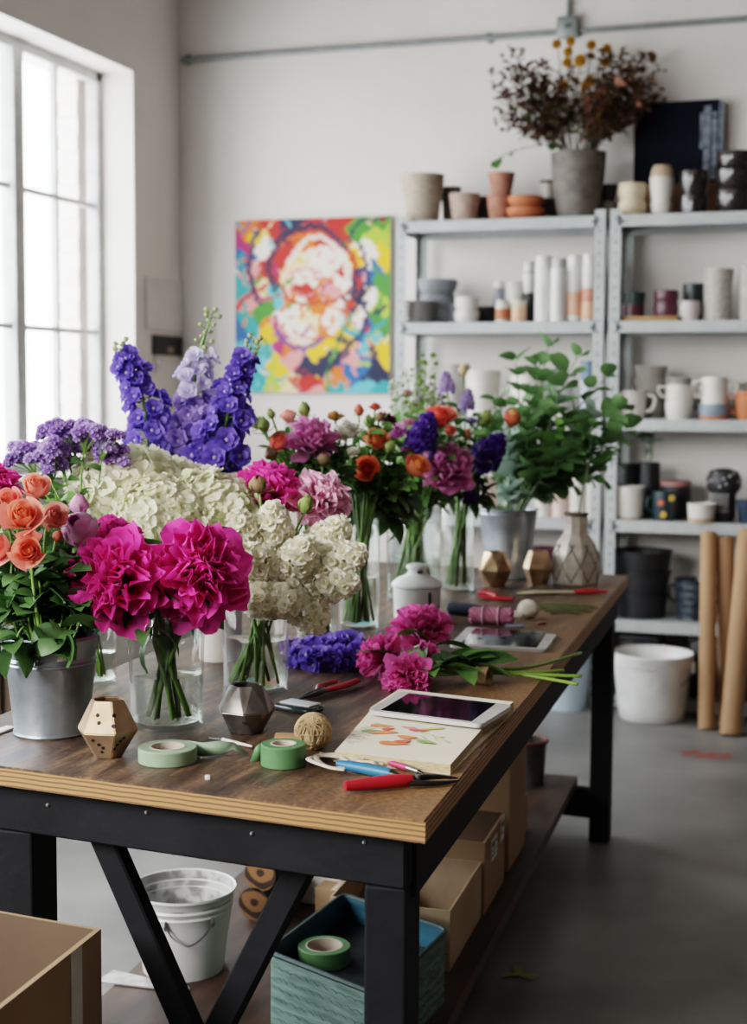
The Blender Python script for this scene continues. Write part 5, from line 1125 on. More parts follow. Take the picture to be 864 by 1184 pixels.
def hydrangea(seed, R=.085, n=230, c0='#e4e4c0', c1='#faf6ea'):
    r = random.Random(seed); b = B(); c0, c1 = lin(c0), lin(c1)
    for i in range(n):
        zz = 1 - 1.62 * (i + .5) / n; a = i * 2.39996; rr = math.sqrt(max(0, 1 - zz * zz)); lump = 1 + .07 * math.sin(3 * a + seed) * rr + r.uniform(-.07, .05)
        p = V((rr * math.cos(a) * 1.05, rr * math.sin(a) * 1.05, zz * .88)) * R * lump; nrm = (p + V((r.uniform(-.4, .4), r.uniform(-.4, .4), r.uniform(-.3, .3))) * R).normalized()
        g = r.random() ** 3
        M = Matrix.Translation(p) @ aim(nrm, twist=r.uniform(0, 6)).to_matrix().to_4x4()
        floret(b, M, R * .2 * r.uniform(.85, 1.15), 4, mixc(c0, lin('#c6cf95'), g), mixc(c1, lin('#e6e8c0'), g * .8), r, 5, 25, .56, .1, 2, 3, .1)
    ball(b, (0, 0, 0), R * .8, 0, 2, (1, 1, .85)); lay = layer(b); b.verts.ensure_lookup_table()
    for v in b.verts:
        if v[lay][3] == 0: v[lay] = (*lin('#a9b77c'), 1)
    return b
def stockhead(seed, L=.10, R=.03, c0='#e3e2c0', c1='#f8f3e6', n=22, fr=.0235):
    r = random.Random(seed); b = B(); c0, c1 = lin(c0), lin(c1)
    for i in range(n):
        t = i / (n - 1); a = i * 2.4; z = L * t; rr = R * (1 - .75 * t ** 2); p = V((rr * math.cos(a), rr * math.sin(a), z)); nrm = V((math.cos(a), math.sin(a), .15 + 1.6 * t ** 2))
        M = Matrix.Translation(p) @ aim(nrm, twist=r.uniform(0, 6)).to_matrix().to_4x4(); s = fr * (1 - .35 * t)
        floret(b, M, s, 5, c0, c1, r, 5, 35, .6, .1, 3, 3, .16); floret(b, M @ Matrix.Translation((0, 0, s * .12)), s * .72, 5, c0, c1, r, 40, 70, .55, .2, 3, 3, .16)
    return b
def delph_floret(seed, c0, c1, R=.026, bee='#c3b6dd'):
    r = random.Random(seed); b = B(); floret(b, Matrix(), R, 5, lin(c0), lin(c1), r, 15, 30, .58, .12, 3, 3, .12, bee); floret(b, Matrix.Translation((0, 0, R * .06)), R * .7, 4, lin(c0), lin(c1), r, 30, 55, .5, .1, 2, 3, .1)
    k = len(b.verts); tube(b, [(0, 0, 0), (-R * .2, 0, -R * .5), (-R * .6, 0, -R * .9)], [R * .12, R * .1, R * .03], 5); lay = layer(b); b.verts.ensure_lookup_table()
    for v in b.verts[k:]: v[lay] = (*lin(c0), 1)
    return b
def puff(seed, c0, c1, R=.014, n=18, cov=1.25):
    r = random.Random(seed); b = B(); c0, c1 = lin(c0), lin(c1); lay = layer(b); ball(b, (0, 0, R * .1), R * .72, 0, 1)
    for v in b.verts: v[lay] = (*c0, 1)
    for i in range(n):
        zz = 1 - cov * (i + .5) / n; a = i * 2.4; rr = math.sqrt(max(0, 1 - zz * zz)); nrm = V((rr * math.cos(a), rr * math.sin(a), zz)); floret(b, Matrix.Translation(nrm * R * .7) @ aim(nrm).to_matrix().to_4x4(), R * .42, 4, c0, c1, r, 35, 55, .5, .1, 1, 2, .05)
    return b
_P = {}
def proto(key, maker, mats=None):
    if key not in _P:
        b = maker(); me = bpy.data.meshes.new(key); b.to_mesh(me); b.free(); me.materials.append(PETAL if mats is None else mats); me.shade_smooth(); _P[key] = me
    return _P[key]
FUCHSIA = ('#c4177f', '#f04fae'); FUCH2 = ('#c01d80', '#ee55ae'); PALEP = ('#e29abc', '#f8c8dc'); MAUVE = ('#d06cb4', '#f09fd2'); HOTP = ('#d03a92', '#f67cc2')
MK = {
 'peony_a': (lambda: peony(1, *FUCHSIA), .065), 'peony_b': (lambda: peony(2, *FUCHSIA), .065), 'peony_dark': (lambda: peony(3, *FUCH2), .065), 'peony_pale': (lambda: peony(4, *PALEP), .065), 'peony_pink': (lambda: peony(5, *MAUVE), .065), 'peony_hot': (lambda: peony(6, *HOTP), .065), 'peony_hot2': (lambda: peony(7, *HOTP, full=.8), .065),
 'bud_pale': (lambda: budball(1, '#c884b4', '#e3b0d3', .025, 11, 1.75), .025), 'bud_green': (lambda: budball(2, '#a9606f', '#8f8b58', .025, 7, 1.6, .5), .025), 'bud_leaf': (lambda: budball(3, '#7d9850', '#a9b870', .025, 6, 2.1, .6), .025), 'bud_coral': (lambda: budball(4, '#e0705a', '#d9795f', .025, 8, 1.9), .025), 'bud_bicolour': (lambda: budball(5, '#e9c07a', '#d0463c', .025, 9, 1.8), .025), 'bud_cream': (lambda: budball(6, '#d9cfa8', '#cdb58c', .025, 7, 1.7), .025),
 'rose_coral': (lambda: rose(1, '#f08a5a', '#ef8f80'), .03), 'rose_coral2': (lambda: rose(2, '#ee7f62', '#ef8d84', opened=.6), .03), 'rose_salmon': (lambda: rose(3, '#ec8268', '#f0a292', opened=.35), .03), 'rose_orange': (lambda: rose(4, '#ea6c3c', '#ee7f5a', opened=.6), .03), 'rose_apricot': (lambda: rose(5, '#ea9444', '#ea8f70', opened=.5), .03), 'rose_red': (lambda: rose(6, '#d8503f', '#e06a58', opened=1.2), .03), 'rose_pinkish': (lambda: rose(7, '#e58f86', '#eeb0a4', opened=.5), .03),
 'hydrangea_a': (lambda: hydrangea(1), .085), 'hydrangea_b': (lambda: hydrangea(2), .085), 'hydrangea_c': (lambda: hydrangea(3), .085),
 'stock_a': (lambda: stockhead(1), .05), 'stock_b': (lambda: stockhead(2), .05), 'stock_purple': (lambda: stockhead(3, c0='#3f2370', c1='#5e3a9c'), .05), 'stock_lilac': (lambda: stockhead(4, c0='#9d84bf', c1='#c7b3dd'), .05),
 'pom_white': (lambda: pom(1, '#d8d6b8', '#f2efe4'), .022), 'pom_pink': (lambda: pom(2, '#c06a8e', '#e3a0b8'), .022), 'pom_lilac': (lambda: pom(3, '#9a86bd', '#cbbde0'), .022), 'pom_mauve': (lambda: pom(4, '#a8559c', '#cf88c2'), .022), 'pom_plum': (lambda: pom(5, '#5e2147', '#8e3e66'), .022), 'pom_coral': (lambda: pom(6, '#c9523f', '#e2765c'), .022), 'pom_rust': (lambda: pom(7, '#a06a38', '#c79258'), .022),
}
def PM(k): return proto('bloom_' + k, MK[k][0]), MK[k][1]

# ------------------------------------------------------------------ leaves
def leafw(v, tip=0): return math.sin(PI * min(1, .06 + .94 * v)) ** .8 * (1 - .25 * v)
def roundw(v, tip=0): return math.sqrt(max(.0, 1 - (2 * v - 1) ** 2)) * .98 + .03
GREENS = {'rose': ('#36522e', '#547742'), 'dark': ('#2f4a28', '#4b6e39'), 'mid': ('#41642f', '#6b944c'), 'euc': ('#47683f', '#6a8c58'), 'silver': ('#7d978a', '#a9bdb0'), 'lime': ('#5d7d34', '#9ab85a')}
def add_leaf(bm, p, d, L, W, r, tone='mid', prof=leafw, droop=.5, nu=2, nv=5):
    d = V(d).normalized(); ph = math.atan2(d.y, d.x); e = math.asin(max(-1, min(1, d.z))); c0, c1 = map(lin, GREENS[tone])
    M = Matrix.Translation(p) @ Matrix.Rotation(ph, 4, 'Z') @ Matrix.Rotation(r.uniform(-.6, .6), 4, 'X')
    petal(bm, M, L, W, e + .15, e - droop, .28, .03, jit(c0, r, .2), jit(c1, r, .2), r, nu, nv, prof)
def stem_path(ves, tip, n, frac=.55, spread=.9, bend=.45, seed=0):
    """from the vessel's floor past its rim to a point, in world space; n is the direction the head faces"""
    r = random.Random(seed); c = ves['c']; o = V((tip.x - c.x, tip.y - c.y, 0)); ol = o.length; dr = o / ol if ol > 1e-4 else V((1, 0, 0))
    dr = (dr + V((r.uniform(-.3, .3), r.uniform(-.3, .3), 0))).normalized()
    rim = c + dr * min(ves['rr'] * .72, ol * .8) * r.uniform(.55, 1.); rim.z = ves['zr']
    bd = Quaternion((0, 0, 1), r.uniform(-1.4, 1.4)) @ dr; bot = c - bd * ves['rb'] * spread * r.uniform(.5, 1.1); bot.z = ves['z0'] + .006
    l = (tip - rim).length; up = (rim - bot).normalized()
    if tip.z < rim.z + .05: p1 = rim + V((0, 0, .05)) + dr * .02
    else: p1 = rim + up * l * .4
    return [bot, bot + (rim - bot) * .5] + bez(rim, p1, tip - V(n).normalized() * l * .35, tip, 7)
def face(dx, dy, toward=.6): return (RT * dx + UP * dy - FW * toward).normalized()
def flower(name, label, cat, ves, px, py, d, size, key, n, group=None, leaves=4, tone='mid', twist=None, bloom='bloom', stem_r=.0028, seed=None, leafL=.05, zs=1., fr0=.42):
    seed = seed if seed is not None else int(px * 7 + py * 13)
    r = random.Random(seed); me, R = PM(key); s = size / F * d / 2 / R; n = V(n).normalized()
    ctr = PD(px, py, d); tip = ctr - n * (R * s * (.45 if 'hydr' not in key else 0)); path = stem_path(ves, tip, n, seed=seed)
    o = path[0]; t = thing(name, label, cat, o, group=group)
    inst(bloom, me, t, tip - o, aim(n, twist=r.uniform(0, 6) if twist is None else twist), (s, s, s * zs))
    b = B(); tube(b, [p - o for p in path], [stem_r] * len(path), 6); obj('stem', b, STEM, t, smooth=180)
    if leaves: leaf_mesh(t, path, o, leaves, leafL, r, tone, fr0, fr1=.86, single=True)
    return t
def leaf_mesh(t, path, o, k, L, r, tone, fr0=.4, prof=leafw, wr=.3, fr1=.97, name='leaf', single=False):
    b = B(); m = len(path)
    for i in range(k):
        f = fr0 + (fr1 - fr0) * (i + r.random() * .6) / k; q = f * (m - 1); j = int(q); p = path[j].lerp(path[min(j + 1, m - 1)], q - j); ax = (path[min(j + 1, m - 1)] - path[max(j - 1, 0)]).normalized()
        x, y = frame_of(ax); a = i * 2.4 + r.uniform(-.4, .4); d = x * math.cos(a) + y * math.sin(a) + ax * r.uniform(.2, .9); s = r.uniform(.75, 1.2)
        add_leaf(b, p - o, d, L * s, L * wr * s, r, tone, prof, droop=r.uniform(.2, 1.1))
        if single: obj(name, b, LEAF, t, smooth=180); b = B()
    if single: b.free(); return
    return obj(name, b, LEAF, t, smooth=180)
def greens(ves, spots, d, label, group, L=.055, k=11, tone='dark', wr=.3, name='foliage_sprig', cat='foliage', prof=leafw, fr0=.42, sr=.0022, jd=.08, fr1=1.):
    for i, (px, py) in enumerate(spots):
        r = random.Random(i * 31 + int(px)); tip = PD(px, py, d + r.uniform(-jd, jd)); path = stem_path(ves, tip, face((px - ves['px']) / 150, .6, .2), seed=i * 3 + int(px)); o = path[0]
        t = thing(name, label, cat, o, group=group)
        b = B(); tube(b, [p - o for p in path], [sr] * (len(path) - 1) + [sr * .4], 5); obj('stem', b, STEMD if tone in ('dark', 'euc') else STEM, t, smooth=180)
        leaf_mesh(t, path, o, k, L, r, tone, fr0, prof, wr, fr1, 'leaves')

# ------------------------------------------------------------------ vessels on the table
def vessel(px, base_y, rim_y, wt, wb, name, label, kind, cat='vase', water=None, d_=None):
    c = T0(px, base_y); d = dep(c); rt, rb = wt / F * d / 2, wb / F * d / 2; h = PD(px, rim_y, d).z - TZ
    t = thing(name, label, cat, c); th = .003 if kind == 'glass' else .0025
    ves = dict(c=c.copy(), px=px, rr=rt - th, rb=rb - th - .004, zr=TZ + h, z0=TZ + (.012 if kind == 'glass' else .004), d=d, t=t, h=h)
    if kind == 'glass':
        b = B(); lathe(b, [(0, 0), (rb * .95, 0), (rb, .004), (rt, h - .002), (rt - th * .5, h), (rt - th, h - .002), (rb - th, .013), (rb - th - .006, .009), (0, .008)], 40); obj('glass_wall', b, GLASS, t, smooth=50)
        b = B(); lathe(b, [(rb, .0005), (rb + .0006, .003), (rb, .006)], 40); obj('thick_base', b, thick, t, smooth=60); b = B(); lathe(b, [(rt - th, h), (rt - th / 2, h + .0015), (rt, h)], 40); obj('rim', b, thick, t, smooth=60)
        if water:
            wh = PD(px, water, d).z - TZ; rw = rb + (rt - rb) * wh / h - th - .0005
            b = B(); lathe(b, [(0, .0135), (rb - th - .001, .0135), (rw, wh - .001), (rw - .002, wh - .002), (0, wh - .002)], 40); obj('water', b, WATER, t, smooth=60)
    return ves
thick = thin_glass('thick_glass', (.9, .95, .93), (.6, .7, .67), 1.6)
GALV = mat('galvanized_steel', '#abb3ba', .36, .7, col2='#838b93', scale=16, detail=7, bump=.06, bscale=90, lo=.3, hi=.7)
def galv(px, base_y, rim_y, wt, wb, label, bands, handle=True, ears=True):
    v = vessel(px, base_y, rim_y, wt, wb, 'galvanized_bucket', label, 'metal', 'bucket'); t = v['t']; h = v['h']; rt, rb = v['rr'] + .0025, v['rb'] + .0065
    b = B(); pr = [(0, .004), (rb - .004, .004), (rb + .001, 0), (rb + .003, .003), (rb + .001, .008)]
    for k in bands: r = rb + (rt - rb) * k; pr += [(r, h * k - .006), (r + .0028, h * k - .001), (r, h * k + .004)]
    pr += [(rt, h - .006), (rt + .004, h - .003), (rt + .002, h), (rt - .002, h - .003), (rb - .002, .006), (0, .006)]
    lathe(b, pr, 48); obj('bucket_body', b, GALV, t, smooth=35)
    fw = V((CAM.x - v['c'].x, CAM.y - v['c'].y, 0)).normalized(); a0 = math.atan2(fw.y, fw.x)
    if ears:
        for s in (-1.45, 1.6):
            a = a0 + s; b = B(); n = V((math.cos(a), math.sin(a), 0)); tg = V((-n.y, n.x, 0)); p = n * (rt + .002)
            prism_pts = [p - tg * .012 + V((0, 0, h - .03)), p + tg * .012 + V((0, 0, h - .03)), p + tg * .009 + V((0, 0, h + .008)), p - tg * .009 + V((0, 0, h + .008))]
            quad(b, prism_pts); bmesh.ops.solidify(b, geom=b.faces[:], thickness=.003); obj('handle_ear', b, GALV, t)
    if handle:
        b = B(); n = V((math.cos(a0 - .35), math.sin(a0 - .35), 0)); tube(b, smooth_path([n * (rt + .004) + V((0, 0, h * .97)), n * (rt + .006) + V((.004, 0, h * .9)), n * (rt + .003) + V((-.004, 0, h * .86)), n * (rt + .004) + V((.012, 0, h * .81))], 4), .0028, 6); obj('handle_hook', b, STB, t)
    return v
V1 = galv(60, 846, 730, 108, 84, 'galvanized steel bucket of coral roses at the left front of the table', (.72, .76))
V9 = galv(587, 667, 587, 67, 50, 'tall galvanized bucket of eucalyptus at the far end of the table', (.93,), handle=False)
V2 = vessel(111, 790, 690, 50, 48, 'glass_vase', 'small clear glass vase between the galvanized bucket and the peony vase', 'glass', water=752)
V3 = vessel(193, 838, 706, 88, 84, 'glass_vase', 'clear cylinder vase of magenta peonies near the table front', 'glass', water=776)
V4 = vessel(296, 798, 692, 77, 74, 'glass_vase', 'clear cylinder vase holding the white stock flowers', 'glass', water=736)
V6 = vessel(366, 742, 606, 46, 46, 'glass_vase', 'tall clear glass behind the white stock, at the left of the mixed flowers', 'glass', water=690)
V6b = vessel(415, 726, 598, 48, 46, 'glass_vase', 'tall clear glass of orange roses left of the white canister', 'glass', water=665)
V7 = vessel(478, 694, 584, 64, 62, 'glass_vase', 'wide clear vase behind the white lidded canister', 'glass', water=641)
V8 = vessel(529, 683, 585, 38, 38, 'glass_vase', 'narrow clear glass between the wide vase and the far galvanized bucket', 'glass', water=640)
# white cylinder
V5 = vessel(255, 762, 668, 52, 50, 'white_vase', 'plain white cylinder vase holding the hydrangeas and delphiniums', 'metal', 'vase')
c, h = V5['c'], V5['h']; b = B(); rt, rb = V5['rr'], V5['rb'] + .004; lathe(b, [(0, 0), (rb, 0), (rb + .002, .003), (rt + .0015, h - .002), (rt, h), (rt - .003, h - .002), (rb - .003, .004), (0, .004)], 40); obj('vase_body', b, WHITEC, V5['t'])
# patterned vase
c = T0(665, 674); d = dep(c); k = 1 / F * d
VP = dict(c=c, px=668, rr=11 * k, rb=18 * k, zr=TZ + 80 * k, z0=TZ + .006)
t = thing('patterned_vase', 'cream bottle vase with dark crossed lines at the back corner of the table', 'vase', c); n_ = 9
pr = [(0, 0), (25.5 * k, 0), (26.5 * k, 2 * k), (28 * k, 16 * k), (27 * k, 34 * k), (22 * k, 47 * k), (14.5 * k, 57 * k), (13.5 * k, 62 * k), (13.8 * k, 79 * k), (14.2 * k, 81 * k), (12 * k, 81 * k), (11 * k, 60 * k), (20 * k, 40 * k), (22 * k, 4 * k), (0, 3 * k)]
b = B(); lathe(b, pr, n_, rot=.3); obj('vase_body', b, mat('crackled_cream', '#cfc5b7', .4, col2='#b5aa9c', scale=40, bump=.1), t, smooth=18)
b = B(); lathe(b, [(13.9 * k, 78 * k), (14.5 * k, 80 * k), (14.5 * k, 81.5 * k), (11.6 * k, 81.5 * k)], n_, rot=.3); obj('rim', b, mat('brown_rim', '#6d5a48', .6), t)
def vr(z):
    for (r0, z0), (r1, z1) in zip(pr[1:10], pr[2:11]):
        if z0 <= z <= z1: return r0 + (r1 - r0) * (z - z0) / max(1e-6, z1 - z0)
    return 14 * k
b = B()
for s in (-1, 1):
    for i in range(8):
        pts = []
        for j in range(9):
            z = (3 + 43 * j / 8) * k; a = i * 2 * PI / 8 + s * j * .11; q = ((a - .3) % (2 * PI / n_)) - PI / n_; rr = vr(z) * math.cos(PI / n_) / math.cos(q) + .0004; pts.append((rr * math.cos(a), rr * math.sin(a), z))
        tube(b, pts, .0016, 5)
obj('line_pattern', b, mat('scratched_line', '#4c4a48', .7), t)

# ------------------------------------------------------------------ bouquets
d1 = V1['d']
for i, (px, py, sz, key, dx, dy, lb, dd) in enumerate((
    (33, 637, 39, 'rose_coral', .1, .1, 'open coral rose hanging lowest over the galvanized bucket rim', -.06), (27, 600, 46, 'rose_coral', .05, .5, 'large coral rose in the middle of the galvanized bucket', -.04), (12, 585, 42, 'rose_coral2', -.2, .7, 'coral rose behind the large one at the left edge', .02),
    (41, 567, 38, 'rose_salmon', .1, .8, 'salmon pink rose at the top of the galvanized bucket', .03), (61, 600, 38, 'rose_pinkish', .5, .4, 'pinkish coral rose right of the large coral rose', .02), (3, 634, 40, 'rose_coral2', -.5, .1, 'coral rose cut by the left frame edge at bucket height', 0), (-6, 596, 44, 'rose_salmon', -.5, .5, 'salmon rose peeking in at the left frame edge', 0))):
    flower('rose', lb, 'rose', V1, px, py, d1 - .05 + dd, sz * 1.13, key, face(dx, dy, .8), leaves=4, tone='rose', leafL=.04)
flower('rose_bud', 'small pinkish bud between the roses and the pale peony bud', 'flower bud', V1, 66, 622, d1, 15, 'bud_coral', face(.3, .6, .3), leaves=2, tone='rose')
flower('peony', 'fuchsia peony cut by the left frame edge above the roses', 'peony', V1, -6, 556, d1 + .1, 62, 'peony_dark', face(.1, .6, .4), leaves=2)
greens(V1, ((20, 690), (45, 700), (70, 690), (95, 660), (10, 660), (60, 655), (40, 650), (85, 690), (-10, 690), (58, 735), (100, 700), (25, 660), (75, 665), (0, 640), (50, 680), (90, 640), (5, 665), (35, 660), (15, 735), (52, 745)), d1 + .02, 'dark leafy rose stem in the galvanized bucket under the roses', 'leafy stems in the galvanized bucket', L=.056, k=11, tone='rose', wr=.38, jd=.05)
greens(V1, ((62, 690), (30, 695), (88, 700), (8, 700), (45, 670), (75, 660)), d1 - .04, 'dark leafy rose stem at the front of the galvanized bucket', 'leafy stems at the front of the bucket', L=.06, k=8, tone='rose', wr=.42, jd=.02)
greens(V1, ((56, 738), (14, 742), (72, 726)), d1 - .1, 'leafy stem draping over the rim of the galvanized bucket', 'leafy stems over the bucket rim', L=.062, k=5, tone='rose', wr=.45, jd=.01, fr0=.7)
greens(V1, ((20, 615), (50, 620), (75, 625), (0, 610), (40, 600), (62, 590), (85, 610)), d1 + .12, 'dark leafy rose stem behind the coral roses in the galvanized bucket', 'leafy stems behind the coral roses', L=.055, k=11, tone='rose', wr=.38, jd=.04)
for px, py, sz in ((57, 720, .06), (10, 735, .05), (64, 705, .065), (-2, 715, .06)): pass
# statice
d2 = V2['d']
ST = lambda: puff(1, '#8a68b2', '#bfa2da'); me_st = proto('bloom_statice', lambda: ST()); me_st2 = proto('bloom_statice_pale', lambda: puff(2, '#9d80c0', '#cfb9e4'))
for i, (px, py) in enumerate(((28, 518), (47, 512), (65, 500), (76, 488), (88, 502), (100, 490), (110, 505), (124, 500), (72, 518), (52, 527), (130, 520))):
    r = random.Random(i + 50); tip = PD(px, py + 10, d2 + r.uniform(-.06, .1)); path = stem_path(V2, tip, face((px - 80) / 120, .8, .1), seed=i + 9); o = path[0]
    t = thing('statice', ['lavender statice sprig farthest left above the roses', 'lavender statice sprig second from the left above the roses', 'lavender statice sprig left of the tallest one', 'tallest lavender statice sprig in front of the window', 'lavender statice sprig low beneath the tallest one', 'lavender statice sprig just right of the tallest one', 'lavender statice sprig between the tall one and the delphinium', 'lavender statice sprig touching the left delphinium', 'lavender statice sprig low in the middle of its cluster', 'lavender statice sprig low at the left of its cluster', 'lavender statice sprig half behind the left delphinium'][i], 'statice', o)
    b = B(); tube(b, [p - o for p in path], .0022, 5)
    for k in range(13):
        q = tip + RT * r.uniform(-18, 18) / F * d2 + UP * r.uniform(-9, 13) / F * d2 - FW * r.uniform(-.03, .03); s = r.uniform(.8, 1.15)
        tube(b, [path[-2] - o, (path[-2] + q) / 2 - o + V((0, 0, .004)), q - o], .001, 4)
        inst('flower_cluster', me_st if k % 3 else me_st2, t, q - o, aim(face((px - 80) / 150 + r.uniform(-.3, .3), .9, .3)), s)
    obj('stem', b, STEM, t, smooth=180); leaf_mesh(t, path, o, 5, .045, r, 'mid', .5, fr1=.9, single=True)
greens(V2, ((95, 560), (60, 560), (120, 555), (75, 575), (50, 570)), d2, 'green leafy stem under the statice in the small glass vase', 'leafy stems under the statice', L=.06, k=9, tone='mid', wr=.42)
for px, py in ((128, 725), (118, 722)): pass
# delphiniums
d5 = V5['d'] + .05
DC = {'blue': ('#4d3da0', '#7d69cc'), 'pale': ('#a9a0d2', '#dad4ee'), 'violet': ('#7a62b4', '#a892d6')}
for k, v in DC.items(): proto('floret_' + k, lambda v=v: delph_floret(4, *v))
DB = proto('floret_bud', lambda: budball(8, '#a9b36a', '#c9cfae', .007, 5, 1.8))
def delphinium(label, ves, d, pts, w0, w1, n, cols, tipn, seed, lying=False, base=None):
    r = random.Random(seed); P_ = smooth_path([PD(x, y, d) for x, y in pts], 8) if not lying else smooth_path(pts, 8)
    if lying: o = P_[0]; path = P_
    else:
        path = stem_path(ves, P_[0], face(0, 1, 0), seed=seed)[:-1] + P_; o = path[0]
    t = thing('delphinium', label, 'delphinium', o); b = B(); tube(b, [p - o for p in path], [.0035] * (len(path) - 6) + [.0025, .0022, .002, .0018, .0015, .001], 6)
    m = len(P_) - 1
    for i in range(n):
        f = i / (n - 1); q = min(f * .98, .999) * m; j = int(q); p = P_[j].lerp(P_[j + 1], q - j); ax = (P_[min(j + 1, m)] - P_[max(0, j - 1)]).normalized(); x, y = frame_of(ax); a = i * 2.4 + r.uniform(-.3, .3)
        dn = x * math.cos(a) + y * math.sin(a); w = (w0 + (w1 - w0) * f) / F * d; bud = f > tipn
        if bud and i % 2: pass
        c_ = p + dn * w * (.55 if bud else r.uniform(.35, 1.)) + ax * w * .3
        if lying: c_.z = max(c_.z, TZ + .014)
        tube(b, [p - o, p.lerp(c_, .5) + ax * .003 - o, c_ - o], .0009, 4)
        key = 'floret_' + (cols[0] if f < cols[2] else cols[1]); n2 = (dn + ax * (.1 + .9 * f) - FW * .35).normalized()
        if bud: inst('bud', DB, t, c_ - o, aim((dn + ax).normalized()), r.uniform(.8, 1.2))
        else: inst('floret', _P[key], t, c_ - o, aim(n2, twist=r.uniform(0, 6)), r.uniform(.8, 1.15) * (1.1 - .35 * f))
    obj('stem', b, STEM, t, smooth=180); return t
delphinium('violet-blue delphinium spike nearest the window, left of the other spikes', V5, d5, [(172, 545), (170, 500), (164, 455), (150, 425), (140, 398)], 34, 9, 58, ('blue', 'blue', 2), .86, 1)
delphinium('pale lilac delphinium spike with a tall budded tip in the middle', V5, d5 + .05, [(222, 550), (222, 500), (224, 450), (232, 405), (247, 358)], 32, 10, 56, ('violet', 'pale', .42), .72, 2)
delphinium('violet-blue delphinium spike leaning right towards the painting', V5, d5 - .02, [(250, 548), (258, 510), (266, 465), (280, 425), (294, 392)], 34, 9, 58, ('blue', 'blue', 2), .84, 3)
delphinium('short violet delphinium spike low between the two taller right spikes', V5, d5 + .02, [(232, 560), (234, 530), (238, 500), (240, 480)], 32, 14, 34, ('blue', 'violet', .6), 1.1, 4)
# hydrangeas
dh = V5['d'] - .22
for px, py, sz, key, dx, dy, lb, dd in ((142, 577, 122, 'hydrangea_a', -.35, .7, 'large white hydrangea head at the left, behind the pale peony bud', 0), (185, 598, 92, 'hydrangea_b', .0, .4, 'white hydrangea head in the middle, just above the magenta peonies', -.1), (249, 599, 104, 'hydrangea_c', .35, .4, 'white hydrangea head at the right, beside the white stock', -.04), (203, 572, 84, 'hydrangea_b', .1, .9, 'white hydrangea head at the back between the two larger ones', .08)):
    flower('hydrangea', lb, 'hydrangea', V5, px, py, dh + dd, sz, key, face(dx, dy, .6), leaves=3, tone='mid', leafL=.09, stem_r=.004)
# magenta peonies
d3 = V3['d']
flower('peony', 'big magenta peony at the front, left of its pair', 'peony', V3, 130, 668, d3 - .08, 124, 'peony_a', face(-.25, .2, .8), leaves=3, tone='dark', leafL=.07, stem_r=.004)
flower('peony', 'big magenta peony at the front, right of its pair', 'peony', V3, 231, 660, d3 - .06, 124, 'peony_b', face(.25, .25, .8), leaves=3, tone='dark', leafL=.07, stem_r=.004)
flower('peony_bud', 'round pale pink peony bud above the left magenta peony', 'peony', V3, 95, 616, d3 - .02, 52, 'bud_pale', face(-.15, .45, .8), leaves=2, tone='dark', stem_r=.003)
flower('peony_bud', 'small pale pink bud behind the round peony bud', 'peony', V3, 92, 588, d3 + .06, 27, 'bud_pale', face(0, 1, .2), leaves=2, tone='dark', stem_r=.003)
flower('peony', 'half hidden magenta peony between the pale bud and the hydrangea', 'peony', V3, 133, 618, d3 + .04, 70, 'peony_dark', face(.1, .7, .3), leaves=2, tone='dark', stem_r=.003)
greens(V3, ((165, 690), (215, 700), (190, 670), (240, 700), (205, 655), (180, 735), (225, 690), (170, 660)), d3 + .03, 'leafy peony stem below the two big magenta peonies', 'leafy stems in the peony vase', L=.075, k=5, tone='dark', wr=.3, fr0=.5, sr=.0042)
# white stock
d4 = V4['d'] - .06
for i, (px, py, dx, dy, key, lb) in enumerate(((315, 622, .1, .8, 'stock_a', 'white stock head at the upper left of its cluster'), (345, 650, .2, .4, 'stock_b', 'white stock head in the centre of its cluster'), (374, 632, .5, .6, 'stock_a', 'white stock head at the upper right of its cluster'), (378, 672, .6, .0, 'stock_b', 'white stock head at the right of its cluster'), (330, 688, .1, -.2, 'stock_a', 'white stock head low in the front of its cluster'), (352, 700, .35, -.4, 'stock_b', 'white stock head lowest of its cluster'), (300, 655, -.4, .3, 'stock_b', 'white stock head at the left beside the magenta peony'), (310, 690, -.3, -.1, 'stock_a', 'white stock head at the lower left of its cluster'), (385, 652, .7, .3, 'stock_a', 'white stock head farthest right of its cluster'), (290, 628, -.3, .7, 'stock_b', 'white stock head touching the right hydrangea'))):
    n = face(dx, dy, .75); me, R = PM(key); flower('stock_flower', lb, 'stock flower', V4, px, py, d4 + (.03 if dy > .5 else -.02), 62, key, n, leaves=3, tone='lime', leafL=.05, stem_r=.0026)
greens(V4, ((300, 650), (330, 640), (355, 640), (280, 640), (320, 660), (345, 620), (310, 600), (290, 610)), d4 + .07, 'slender leafy stem behind the white stock flowers', 'leafy stems in the stock vase', L=.06, k=7, tone='mid', wr=.22, sr=.0036)
dm = V4['d'] + .1
flower('peony', 'deep magenta peony with a green bud before it, above the white stock', 'peony', V4, 311, 562, dm, 86, 'peony_dark', face(.1, .6, .5), leaves=3, tone='dark')
flower('peony', 'light pink peony above the white stock, facing right', 'peony', V4, 376, 574, dm, 76, 'peony_pale', face(.5, .45, .5), leaves=3, tone='dark')
flower('peony_bud', 'closed pinkish green peony bud in front of the deep magenta peony', 'flower bud', V4, 299, 563, dm - .12, 26, 'bud_green', face(-.1, .8, .3), leaves=1)
flower('flower_bud', 'lime green bud in front of the light pink peony', 'flower bud', V4, 352, 588, dm - .1, 22, 'bud_leaf', face(.3, .8, .2), leaves=2, tone='lime')
